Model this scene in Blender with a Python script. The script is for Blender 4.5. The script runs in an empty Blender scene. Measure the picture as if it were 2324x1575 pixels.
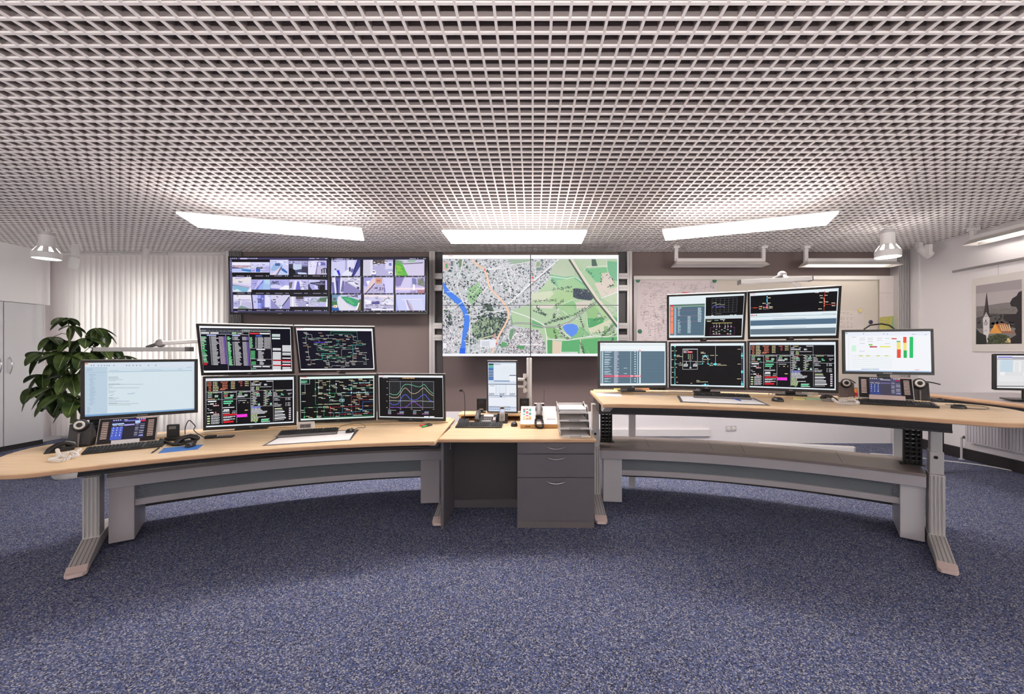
LAMP_E = 17.0; UP_E = 5.0; EXPO = 0.83; SKY_E = 4.0; TOR_E = 290.0; REAR_E = 1.2
import bpy, bmesh, math, random
import numpy as np
from mathutils import Matrix, Vector, Euler
SC = bpy.context.scene
COL = SC.collection
R_ = math.radians
# ---- camera model of the place: camera at (0, 0, 1.43) looking along +Y, level
F, CX, CY, H = 943.0, 1209.0, 796.0, 1.43
def at(px, py, d):                       # point at depth d behind a picture position
    return Vector(((px - CX) / F * d, d, H - (py - CY) / F * d))
def on(px, py, z):                       # point on the level surface of height z
    d = (H - z) * F / (py - CY)
    return Vector(((px - CX) / F * d, d, z))
CL, CR = (-.59, -.33), (.385, -.30)      # centres of the two console arcs
def pol(s, th, r, z=0.):                 # s=-1 left console, s=1 right console
    c = CL if s < 0 else CR
    return Vector((c[0] + s * r * math.sin(R_(th)), c[1] + r * math.cos(R_(th)), z))
def s2l(v):
    v = v / 255.
    return v / 12.92 if v <= .04045 else ((v + .055) / 1.055) ** 2.4
def lin(c): return tuple(s2l(x) for x in c) + (1.,)

# ---------------------------------------------------------------- mesh builder
class MB:
    def __init__(s, M=None):
        s.v, s.f, s.m, s.M = [], [], [], M
    def add(s, pts, faces, mi=0, M=None):
        o = len(s.v)
        T = M if M is not None else s.M
        for p in pts:
            p = Vector(p)
            s.v.append(tuple(T @ p) if T is not None else tuple(p))
        for f in faces:
            s.f.append(tuple(o + i for i in f)); s.m.append(mi)
        return s
    def box(s, x0, x1, y0, y1, z0, z1, mi=0, M=None):
        return s.add([(x0,y0,z0),(x1,y0,z0),(x1,y1,z0),(x0,y1,z0),(x0,y0,z1),(x1,y0,z1),(x1,y1,z1),(x0,y1,z1)],
              [(0,3,2,1),(4,5,6,7),(0,1,5,4),(1,2,6,5),(2,3,7,6),(3,0,4,7)], mi, M)
    def cbox(s, c, d, mi=0, M=None):
        return s.box(c[0]-d[0]/2, c[0]+d[0]/2, c[1]-d[1]/2, c[1]+d[1]/2, c[2]-d[2]/2, c[2]+d[2]/2, mi, M)
    def prism(s, poly, z0, z1, mi=0, M=None):
        n = len(poly)
        return s.add([(p[0],p[1],z0) for p in poly] + [(p[0],p[1],z1) for p in poly],
            [tuple(range(n))[::-1], tuple(range(n, 2*n))] + [(i,(i+1)%n,n+(i+1)%n,n+i) for i in range(n)], mi, M)
    def xprism(s, poly, x0, x1, mi=0, M=None):    # profile (y, z) extruded along x
        n = len(poly)
        return s.add([(x0,p[0],p[1]) for p in poly] + [(x1,p[0],p[1]) for p in poly],
            [tuple(range(n)), tuple(range(n, 2*n))[::-1]] + [(i,n+i,n+(i+1)%n,(i+1)%n) for i in range(n)], mi, M)
    def face(s, pts, mi=0, M=None): return s.add(pts, [tuple(range(len(pts)))], mi, M)
    def tube(s, pts, r, n=8, mi=0, M=None):
        pts = [Vector(p) for p in pts]; vs, fs = [], []
        ref = None
        for i, p in enumerate(pts):
            t = (pts[min(i+1,len(pts)-1)] - pts[max(i-1,0)]).normalized()
            if ref is None: ref = t.orthogonal().normalized()
            ref = (ref - t * ref.dot(t))
            ref = ref.normalized() if ref.length > 1e-6 else t.orthogonal().normalized()
            b = t.cross(ref)
            rr = r[i] if isinstance(r, (list, tuple)) else r
            for k in range(n):
                a = 2*math.pi*k/n
                vs.append(p + (ref*math.cos(a) + b*math.sin(a))*rr)
        for i in range(len(pts)-1):
            for k in range(n):
                fs.append((i*n+k, i*n+(k+1)%n, (i+1)*n+(k+1)%n, (i+1)*n+k))
        fs.append(tuple(range(n))[::-1]); fs.append(tuple(range((len(pts)-1)*n, len(pts)*n)))
        return s.add(vs, fs, mi, M)
    def lathe(s, prof, n=20, c=(0,0,0), mi=0, M=None, caps=True):
        vs, fs = [], []
        for r, z in prof:
            for k in range(n):
                a = 2*math.pi*k/n
                vs.append((c[0]+r*math.cos(a), c[1]+r*math.sin(a), c[2]+z))
        for i in range(len(prof)-1):
            for k in range(n):
                fs.append((i*n+k, i*n+(k+1)%n, (i+1)*n+(k+1)%n, (i+1)*n+k))
        if caps: fs.append(tuple(range(n))[::-1]); fs.append(tuple(range((len(prof)-1)*n, len(prof)*n)))
        return s.add(vs, fs, mi, M)
    def ell(s, c, r, n=14, m=9, mi=0, M=None):
        pr = [(math.sin(math.pi*i/m), -math.cos(math.pi*i/m)) for i in range(m+1)]
        T = Matrix.Translation(c) @ Matrix.Diagonal((r[0], r[1], r[2], 1))
        if M is not None: T = M @ T
        elif s.M is not None: T = s.M @ T
        return s.lathe([(max(a,.002), b) for a, b in pr], n, (0,0,0), mi, T)
    def arc(s, sd, r0, r1, a0, a1, z0, z1, n=40, mi=0):
        A = [a0 + (a1-a0)*i/n for i in range(n+1)]
        vs, fs = [], []
        for a in A:
            for r, z in ((r0,z0),(r1,z0),(r1,z1),(r0,z1)): vs.append(pol(sd, a, r, z))
        for i in range(n):
            for k in range(4): fs.append((i*4+k, i*4+(k+1)%4, i*4+4+(k+1)%4, i*4+4+k))
        fs += [(0,1,2,3), (n*4+3,n*4+2,n*4+1,n*4)]
        return s.add(vs, fs, mi)
    def build(s, name, mats, parent=None, origin=None, bevel=0., smooth=False, seg=2):
        me = bpy.data.meshes.new(name)
        o = Vector(origin) if origin is not None else Vector((0,0,0))
        me.from_pydata([tuple(Vector(p) - o) for p in s.v], [], s.f)
        for m in (mats if isinstance(mats, (list, tuple)) else [mats]): me.materials.append(m)
        me.polygons.foreach_set('material_index', s.m)
        bm = bmesh.new(); bm.from_mesh(me)
        bmesh.ops.recalc_face_normals(bm, faces=bm.faces)
        bm.to_mesh(me); bm.free()
        if smooth:
            me.polygons.foreach_set('use_smooth', [True]*len(me.polygons))
        ob = bpy.data.objects.new(name, me); COL.objects.link(ob)
        if parent is not None: ob.parent = parent
        elif origin is not None: ob.location = o
        if bevel:
            b = ob.modifiers.new('bevel', 'BEVEL'); b.width = bevel; b.segments = seg; b.limit_method = 'ANGLE'; b.angle_limit = R_(40)
        if smooth:
            try:
                bm = bmesh.new(); bm.from_mesh(me)
                for e in bm.edges:
                    if len(e.link_faces) == 2 and e.calc_face_angle(0) > R_(38): e.smooth = False
                bm.to_mesh(me); bm.free()
            except Exception: pass
        return ob

def tag(o, label, cat, group=None):
    o['label'] = label; o['category'] = cat
    if group: o['group'] = group
    return o
def thing(name, label, cat, loc=(0,0,0), rz=0., group=None, pitch=0.):
    o = bpy.data.objects.new(name, None); COL.objects.link(o)
    o.empty_display_size = .1
    o.location = loc; o.rotation_euler = (pitch, 0, rz)
    return tag(o, label, cat, group)
def struct(o):
    o['kind'] = 'structure'; return o
def dup(root, loc, rz, label=None):
    r = root.copy(); COL.objects.link(r); r.location = loc; r.rotation_euler = (root.rotation_euler[0], 0, rz)
    if label: r['label'] = label
    for ch in list(root.children):
        c = ch.copy(); COL.objects.link(c); c.parent = r
        for g in list(ch.children):
            d = g.copy(); COL.objects.link(d); d.parent = c
    return r

# ---------------------------------------------------------------- materials
MATS = {}
def mat(name, rgb, rough=.5, metal=0., spec=.5, bump=0., bscale=200., var=0., vscale=8., emit=None, es=1.):
    if name in MATS: return MATS[name]
    m = bpy.data.materials.new(name); m.use_nodes = True
    nt = m.node_tree; b = nt.nodes['Principled BSDF']
    b.inputs['Base Color'].default_value = lin(rgb)
    b.inputs['Roughness'].default_value = rough
    b.inputs['Metallic'].default_value = metal
    b.inputs['Specular IOR Level'].default_value = spec
    tc = nt.nodes.new('ShaderNodeTexCoord')
    if var:
        n = nt.nodes.new('ShaderNodeTexNoise'); n.inputs['Scale'].default_value = vscale; n.inputs['Detail'].default_value = 3
        nt.links.new(tc.outputs['Object'], n.inputs['Vector'])
        mx = nt.nodes.new('ShaderNodeMix'); mx.data_type = 'RGBA'
        mx.inputs['A'].default_value = lin([max(0, x*(1-var)) for x in rgb]); mx.inputs['B'].default_value = lin([min(255, x*(1+var)) for x in rgb])
        nt.links.new(n.outputs['Fac'], mx.inputs['Factor']); nt.links.new(mx.outputs['Result'], b.inputs['Base Color'])
    if bump:
        n = nt.nodes.new('ShaderNodeTexNoise'); n.inputs['Scale'].default_value = bscale
        nt.links.new(tc.outputs['Object'], n.inputs['Vector'])
        bp = nt.nodes.new('ShaderNodeBump'); bp.inputs['Strength'].default_value = bump; bp.inputs['Distance'].default_value = .002
        nt.links.new(n.outputs['Fac'], bp.inputs['Height']); nt.links.new(bp.outputs['Normal'], b.inputs['Normal'])
    if emit:
        b.inputs['Emission Color'].default_value = lin(emit); b.inputs['Emission Strength'].default_value = es
    MATS[name] = m
    return m

def mat_carpet():
    m = bpy.data.materials.new('blue speckled carpet'); m.use_nodes = True
    nt = m.node_tree; b = nt.nodes['Principled BSDF']; L = nt.links
    tc = nt.nodes.new('ShaderNodeTexCoord')
    v = nt.nodes.new('ShaderNodeTexVoronoi'); v.inputs['Scale'].default_value = 185
    L.new(tc.outputs['Object'], v.inputs['Vector'])
    sx = nt.nodes.new('ShaderNodeSeparateColor'); L.new(v.outputs['Color'], sx.inputs['Color'])
    cr = nt.nodes.new('ShaderNodeValToRGB'); e = cr.color_ramp
    e.interpolation = 'CONSTANT'
    stops = [(0,(46,49,64)),(.15,(71,83,126)),(.35,(90,100,137)),(.52,(120,121,135)),(.70,(75,78,95)),(.80,(170,169,175)),(.93,(96,110,155))]
    e.elements[0].position, e.elements[0].color = 0, lin(stops[0][1])
    e.elements[1].position, e.elements[1].color = stops[1][0], lin(stops[1][1])
    for p, c in stops[2:]:
        x = e.elements.new(p); x.color = lin(c)
    L.new(sx.outputs['Red'], cr.inputs['Fac'])
    n = nt.nodes.new('ShaderNodeTexNoise'); n.inputs['Scale'].default_value = 1.3; n.inputs['Detail'].default_value = 4
    L.new(tc.outputs['Object'], n.inputs['Vector'])
    hs = nt.nodes.new('ShaderNodeHueSaturation')
    mr = nt.nodes.new('ShaderNodeMapRange'); mr.inputs['To Min'].default_value = .9; mr.inputs['To Max'].default_value = 1.1
    L.new(n.outputs['Fac'], mr.inputs['Value']); L.new(mr.outputs['Result'], hs.inputs['Value'])
    L.new(cr.outputs['Color'], hs.inputs['Color']); L.new(hs.outputs['Color'], b.inputs['Base Color'])
    bp = nt.nodes.new('ShaderNodeBump'); bp.inputs['Strength'].default_value = .8; bp.inputs['Distance'].default_value = .003
    L.new(v.outputs['Distance'], bp.inputs['Height']); L.new(bp.outputs['Normal'], b.inputs['Normal'])
    b.inputs['Roughness'].default_value = .95; b.inputs['Specular IOR Level'].default_value = .15
    return m
def mat_wood(name, a, c, sc=1.):
    m = bpy.data.materials.new(name); m.use_nodes = True
    nt = m.node_tree; b = nt.nodes['Principled BSDF']; L = nt.links
    tc = nt.nodes.new('ShaderNodeTexCoord'); mp = nt.nodes.new('ShaderNodeMapping')
    mp.inputs['Scale'].default_value = (3*sc, 26*sc, 20*sc); L.new(tc.outputs['Object'], mp.inputs['Vector'])
    n = nt.nodes.new('ShaderNodeTexNoise'); n.inputs['Scale'].default_value = 1.; n.inputs['Detail'].default_value = 6; n.inputs['Distortion'].default_value = .6
    L.new(mp.outputs['Vector'], n.inputs['Vector'])
    cr = nt.nodes.new('ShaderNodeValToRGB'); cr.color_ramp.elements[0].color = lin(a); cr.color_ramp.elements[1].color = lin(c)
    cr.color_ramp.elements[0].position = .3; cr.color_ramp.elements[1].position = .7
    L.new(n.outputs['Fac'], cr.inputs['Fac']); L.new(cr.outputs['Color'], b.inputs['Base Color'])
    b.inputs['Roughness'].default_value = .38
    return m
def mat_perf():
    m = bpy.data.materials.new('perforated steel'); m.use_nodes = True
    nt = m.node_tree; b = nt.nodes['Principled BSDF']; L = nt.links
    uv = nt.nodes.new('ShaderNodeUVMap')
    sp = nt.nodes.new('ShaderNodeSeparateXYZ'); L.new(uv.outputs['UV'], sp.inputs['Vector'])
    def mth(op, a, k=None):
        x = nt.nodes.new('ShaderNodeMath'); x.operation = op
        for i, q in enumerate((a, k)):
            if q is None: continue
            if isinstance(q, (int, float)): x.inputs[i].default_value = q
            else: L.new(q, x.inputs[i])
        return x.outputs[0]
    v = mth('MULTIPLY', sp.outputs['Y'], 105.); row = mth('FLOOR', v)
    u = mth('ADD', mth('MULTIPLY', sp.outputs['X'], 95.), mth('MULTIPLY', row, .5))
    fu = mth('SUBTRACT', mth('FRACT', u), .5); fv = mth('SUBTRACT', mth('FRACT', v), .5)
    d = mth('SQRT', mth('ADD', mth('MULTIPLY', fu, fu), mth('MULTIPLY', fv, fv)))
    hole = mth('LESS_THAN', d, .3)
    b.inputs['Base Color'].default_value = lin((128,134,142)); b.inputs['Roughness'].default_value = .5
    tr = nt.nodes.new('ShaderNodeBsdfTransparent'); mx = nt.nodes.new('ShaderNodeMixShader')
    L.new(hole, mx.inputs['Fac']); L.new(b.outputs[0], mx.inputs[1]); L.new(tr.outputs[0], mx.inputs[2])
    L.new(mx.outputs[0], nt.nodes['Material Output'].inputs['Surface'])
    return m
def mat_screen(name, strength):
    m = bpy.data.materials.new(name); m.use_nodes = True
    nt = m.node_tree; b = nt.nodes['Principled BSDF']
    a = nt.nodes.new('ShaderNodeAttribute'); a.attribute_name = 'col'
    b.inputs['Base Color'].default_value = (.008,.008,.009,1); b.inputs['Roughness'].default_value = .3; b.inputs['Specular IOR Level'].default_value = .12
    nt.links.new(a.outputs['Color'], b.inputs['Emission Color']); b.inputs['Emission Strength'].default_value = strength
    m.cycles.emission_sampling = 'NONE'
    return m
def mat_print():
    m = bpy.data.materials.new('printed paper'); m.use_nodes = True
    nt = m.node_tree; b = nt.nodes['Principled BSDF']
    a = nt.nodes.new('ShaderNodeAttribute'); a.attribute_name = 'col'
    nt.links.new(a.outputs['Color'], b.inputs['Base Color']); b.inputs['Roughness'].default_value = .6
    return m
def mat_trans(name, rgb, fac=.45):
    m = bpy.data.materials.new(name); m.use_nodes = True
    nt = m.node_tree; L = nt.links
    b = nt.nodes['Principled BSDF']; b.inputs['Base Color'].default_value = lin(rgb); b.inputs['Roughness'].default_value = .8
    t = nt.nodes.new('ShaderNodeBsdfTranslucent'); t.inputs['Color'].default_value = lin(rgb)
    mx = nt.nodes.new('ShaderNodeMixShader'); mx.inputs['Fac'].default_value = fac
    L.new(b.outputs[0], mx.inputs[1]); L.new(t.outputs[0], mx.inputs[2]); L.new(mx.outputs[0], nt.nodes['Material Output'].inputs['Surface'])
    return m
def mat_glass(name):
    m = bpy.data.materials.new(name); m.use_nodes = True
    nt = m.node_tree; L = nt.links
    g = nt.nodes.new('ShaderNodeBsdfGlossy'); g.inputs['Roughness'].default_value = .02
    t = nt.nodes.new('ShaderNodeBsdfTransparent'); t.inputs['Color'].default_value = (.9,.95,.92,1)
    mx = nt.nodes.new('ShaderNodeMixShader'); mx.inputs['Fac'].default_value = .06
    L.new(t.outputs[0], mx.inputs[1]); L.new(g.outputs[0], mx.inputs[2]); L.new(mx.outputs[0], nt.nodes['Material Output'].inputs['Surface'])
    return m
def mat_leaf():
    m = bpy.data.materials.new('glossy leaf'); m.use_nodes = True
    nt = m.node_tree; b = nt.nodes['Principled BSDF']; L = nt.links
    tc = nt.nodes.new('ShaderNodeTexCoord'); n = nt.nodes.new('ShaderNodeTexNoise'); n.inputs['Scale'].default_value = 9
    L.new(tc.outputs['Object'], n.inputs['Vector'])
    cr = nt.nodes.new('ShaderNodeValToRGB'); cr.color_ramp.elements[0].color = lin((38,56,30)); cr.color_ramp.elements[1].color = lin((86,104,52))
    cr.color_ramp.elements[0].position = .35; cr.color_ramp.elements[1].position = .75
    L.new(n.outputs['Fac'], cr.inputs['Fac']); L.new(cr.outputs['Color'], b.inputs['Base Color']); b.inputs['Roughness'].default_value = .33
    return m

M_carpet = mat_carpet(); M_wood = mat_wood('maple laminate', (222,188,146), (236,208,170)); M_edge = mat('maple edge', (206,164,128), .4, var=.05)
M_wood2 = mat_wood('oak', (190,140,84), (214,168,108), 2.)
M_perf = mat_perf(); M_leaf = mat_leaf(); M_print = mat_print(); M_glass = mat_glass('window glass'); M_slat = mat_trans('white blind fabric', (232,224,224), .42)
M_wall = mat('white wall paint', (240,235,236), .85, bump=.15, bscale=300); M_panel = mat('brown grey wall panel', (122,106,102), .6, var=.02, vscale=2)
M_grid = mat('white ceiling grid', (250,244,242), .45); M_web = mat('shaded ceiling grid web', (160,150,147), .55); M_slab = mat('dark ceiling void', (84,74,72), .95)
M_alu = mat('silver aluminium', (202,198,196), .4, .25); M_alu2 = mat('grey aluminium', (150,146,146), .42, .5)
M_sil = mat('silver grey paint', (178,172,176), .45); M_sil2 = mat('light grey paint', (206,202,206), .4); M_beige = mat('beige cap', (212,190,184), .5)
M_dark = mat('dark grey laminate', (98,94,99), .45, var=.02); M_dark2 = mat('anthracite laminate', (78,74,76), .45)
M_lid = mat('warm grey laminate', (128,116,112), .4, var=.02, vscale=3)
M_apron = mat('black brown steel', (62,59,62), .45); M_blk = mat('black plastic', (34,32,33), .35); M_blk2 = mat('matt black plastic', (26,25,26), .6)
M_bez = mat('charcoal bezel plastic', (42,38,37), .42); M_gry = mat('mid grey plastic', (120,114,114), .5); M_wht = mat('white plastic', (232,228,226), .4)
M_wht2 = mat('off white enamel', (226,220,214), .3); M_paper = mat('white paper', (238,234,234), .7); M_chrome = mat('chrome', (220,220,222), .15, 1.)
M_red = mat('red plastic', (206,44,44), .4); M_green = mat('green plastic', (40,170,90), .4); M_blue = mat('blue print', (42,112,196), .5); M_org = mat('orange plastic', (240,150,60), .4)
M_yel = mat('pale yellow paper', (244,232,160), .7); M_grn2 = mat('pale green paper', (170,220,180), .7); M_logo = mat('logo silver', (196,192,190), .3, emit=(196,192,190), es=.05)
M_stem = mat('plant stem', (96,104,58), .6, var=.2); M_soil = mat('dark soil', (52,42,36), .95); M_wb = mat('whiteboard enamel', (214,206,198), .35)
M_scr = mat_screen('screen picture', 2**-EXPO); M_scr2 = mat_screen('bright screen picture', 1.04*2**-EXPO)
M_bstrip = mat('black base strip', (42,38,40), .6)
# ---------------------------------------------------------------- flat pictures (screens, prints) as coloured polygons
class CV:
    """picture drawn in its own pixel frame; corners TL TR BR BL of that frame map to the rectangle W x H (local x, z; facing -y)"""
    def __init__(s, W, Hh, corners, seed=1):
        s.W, s.H = W, Hh; s.v, s.f, s.c = [], [], []; s.z = 0.; s.rnd = random.Random(seed)
        A, B = [], []
        for (x, y), (u, v) in zip(corners, ((0,0),(1,0),(1,1),(0,1))):
            A.append([x,y,1,0,0,0,-u*x,-u*y]); B.append(u)
            A.append([0,0,0,x,y,1,-v*x,-v*y]); B.append(v)
        s.h = np.linalg.solve(np.array(A, float), np.array(B, float))
    def uv(s, x, y):
        h = s.h; w = h[6]*x + h[7]*y + 1
        return (min(max((h[0]*x+h[1]*y+h[2])/w, 0), 1), min(max((h[3]*x+h[4]*y+h[5])/w, 0), 1))
    mute = 0.
    def lay(s): s.z -= 2e-5
    def poly(s, pts, col, raw=False, lay=True):
        if lay: s.lay()
        o = len(s.v)
        for p in pts:
            u, v = p if raw else s.uv(*p)
            s.v.append(((u-.5)*s.W, s.z, (.5-v)*s.H))
        s.f.append(tuple(range(o, o+len(pts)))); s.c.append(lin([v+(sum(col)/3-v)*s.mute for v in col]))
    def bg(s, col): s.poly([(0,0),(1,0),(1,1),(0,1)], col, True)
    def r(s, x0, y0, x1, y1, col, lay=True): s.poly([(x0,y0),(x1,y0),(x1,y1),(x0,y1)], col, False, lay)
    def band(s, v0, v1, col, u0=0., u1=1.): s.poly([(u0,v0),(u1,v0),(u1,v1),(u0,v1)], col, True)
    def ln(s, pts, w, col):
        s.lay()
        for (x0,y0),(x1,y1) in zip(pts[:-1], pts[1:]):
            dx, dy = x1-x0, y1-y0; l = math.hypot(dx,dy) or 1
            nx, ny = -dy/l*w/2, dx/l*w/2; ex, ey = dx/l*w/2, dy/l*w/2
            s.poly([(x0-ex+nx,y0-ey+ny),(x1+ex+nx,y1+ey+ny),(x1+ex-nx,y1+ey-ny),(x0-ex-nx,y0-ey-ny)], col, False, False)
    def road(s, pts, w, col):            # smooth poly line with mitred joins
        P = [Vector((a,b)) for a,b in pts]
        Lf, Rt = [], []
        for i, p in enumerate(P):
            t = (P[min(i+1,len(P)-1)] - P[max(i-1,0)]).normalized(); n = Vector((-t.y, t.x))
            ww = w[i] if isinstance(w, (list,tuple)) else w
            Lf.append(p + n*ww/2); Rt.append(p - n*ww/2)
        s.lay()
        for i in range(len(P)-1): s.poly([tuple(Lf[i]),tuple(Lf[i+1]),tuple(Rt[i+1]),tuple(Rt[i])], col, False, False)
    def tx(s, x0, y, x1, h, col, ws=None):    # a line of small words
        s.lay(); x = x0; q = s.rnd
        while x < x1 - h*.3:
            w = min(q.uniform(1.2, 4.2)*h, x1-x)
            s.r(x, y-h/2, x+w, y+h/2, col, False); x += w + h*.45
    def disc(s, x, y, r, col, n=10):
        s.poly([(x+r*math.cos(2*math.pi*k/n), y+r*math.sin(2*math.pi*k/n)) for k in range(n)], col)
    def build(s, name, parent, m, loc=(0,0,0)):
        me = bpy.data.meshes.new(name); me.from_pydata(s.v, [], s.f); me.materials.append(m)
        a = me.color_attributes.new('col', 'FLOAT_COLOR', 'CORNER')
        d = []
        for f, c in zip(s.f, s.c): d += list(c)*len(f)
        a.data.foreach_set('color', d)
        o = bpy.data.objects.new(name, me); COL.objects.link(o)
        if parent: o.parent = parent
        o.location = loc
        return o
GLY = {'1':'010110010010111','2':'110001010100111','3':'110001010001110','4':'101101111001001','5':'111100110001110','6':'011100110101010','7':'111001010010010',
       '8':'010101010101010','9':'010101011001110','0':'010101101101010','*':'000101010101000','#':'101111101111101'}
def glyph(cv, ch, x, y, h, col, skew=0.):
    p = h/5.; cv.lay()
    for i, b in enumerate(GLY[ch]):
        if b == '1':
            cx, cy = x + (i%3)*p - (i//3)*p*skew, y + (i//3)*p
            cv.r(cx, cy, cx+p, cy+p, col, False)
WH = (245,246,250); W2 = (225,235,240); BKS = (9,9,14); GRN = (60,190,130); LG = (205,205,210); RED = (225,40,60); CYA = (80,225,225); TAN = (220,200,150); SAL = (225,130,105)

def scr_table(W, Hh):      # alarm table with columns
    c = CV(W, Hh, [(195,200),(2125,218),(2155,1118),(300,1180)], 5)
    c.bg(WH); c.r(215,245,2118,1120,(14,14,30)); c.poly([(300,1140),(2150,1090),(2150,1118),(300,1180)], WH)
    c.poly([(222,250),(2118,265),(2145,1085),(300,1140)], (12,12,26))
    c.r(230,278,1115,325,(120,124,130)); c.tx(345,300,1100,20,(16,16,30)); c.r(235,335,410,360,WH); c.r(435,335,610,360,WH); c.tx(640,350,860,8,(140,140,190)); c.r(890,330,990,365,(150,200,160)); c.tx(1010,350,1110,16,WH)
    c.r(1130,278,1280,325,(120,130,125)); c.tx(1290,305,1690,18,(150,160,150)); c.r(1262,336,1470,364,(220,60,70)); c.r(1480,338,1690,362,WH)
    c.ln([(225,372),(1250,378)],6,LG); c.ln([(760,375),(822,1118)],7,(190,190,215)); c.ln([(1248,330),(1300,1100),(1745,1090),(1700,280),(1110,275),(1128,370)],6,LG)
    c.ln([(1275,658),(1722,660)],5,LG); c.ln([(1290,880),(1735,880)],5,LG); c.ln([(1295,1010),(1740,1008)],4,LG)
    for x0,x1,y,cl in ((360,560,396,(190,200,255)),(900,1065,395,(190,200,255)),(1395,1525,397,(90,120,230)),(1410,1590,680,WH),(1425,1600,902,WH)): c.r(x0,y-10,x1,y+10,cl)
    q = c.rnd
    for i in range(23):
        y = 430+i*26.2; k = (y-430)*.105
        c.r(240+k, y-8, 240+k+q.uniform(45,110), y+8, RED if i >= 21 else q.choice([(200,225,205),(120,205,150),(90,200,130)]))
        c.r(410+k*.9, y-6, 432+k*.9, y+6, LG); c.r(445+k*.9, y-7, 445+k*.9+q.uniform(90,165), y+7, LG)
        if i < 22:
            for j in range(7):
                c.r(612+k*.85+j*20, y-8, 627+k*.85+j*20, y+8, (215,190,215) if j < 5 else (150,120,225), j == 0)
        if i not in (3,):
            c.r(790+k*.75, y-9, 790+k*.75+q.uniform(40,90), y+9, q.choice([(110,215,140),(150,220,170)])); c.r(900+k*.6, y-6, 925+k*.6, y+6, LG)
            c.r(935+k*.7, y-7, 935+k*.7+q.uniform(80,135), y+7, LG)
            for j in range(6): c.r(1110+k*.6+j*22, y-8, 1126+k*.6+j*22, y+8, (210,205,215) if j < 4 else (150,120,225), j == 0)
    for i in range(9):
        y = 432+i*25.5
        c.r(1272, y-7, 1310+q.uniform(0,30), y+7, (140,215,160)); c.r(1390, y-6, 1420, y+6, LG); c.r(1438, y-7, 1438+q.uniform(70,130), y+7, LG)
        for j in range(6): c.r(1575+j*22, y-8, 1590+j*22, y+8, (215,210,215), j == 0)
    for i in range(7): c.r(1295, 705+i*25, 1385, 722+i*25, (90,180,120)); c.r(1448, 705+i*25, 1448+q.uniform(60,130), 718+i*25, LG)
    for i in range(3): c.r(1310, 928+i*25, 1400, 945+i*25, (90,180,120)); c.r(1480, 925+i*25, 1480+q.uniform(60,100), 940+i*25, LG)
    c.r(1340,1022,1515,1042,WH); c.r(1535,1020,1695,1040,WH); c.r(1320,1060,1410,1075,(120,190,150))
    for y in (365,395,440): c.r(1740,y-11,1910,y+11+ (8 if y==440 else 0),(225,240,240))
    for i, y in enumerate(range(655,1090,27)):
        if y in (709,): continue
        c.r(1755,y-11,1925,y+8,WH)
    for y in list(range(595,720,27))+[748,780,850,930,980,1045,1075]: c.r(1955,y-11,2130,y+8,WH)
    for y in (898,1000): c.r(1760,y-12,2130,y+12,(180,30,50))
    return c
def netlines(c, segs, w): 
    for col, pts in segs: c.ln(pts, w, col)
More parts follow.
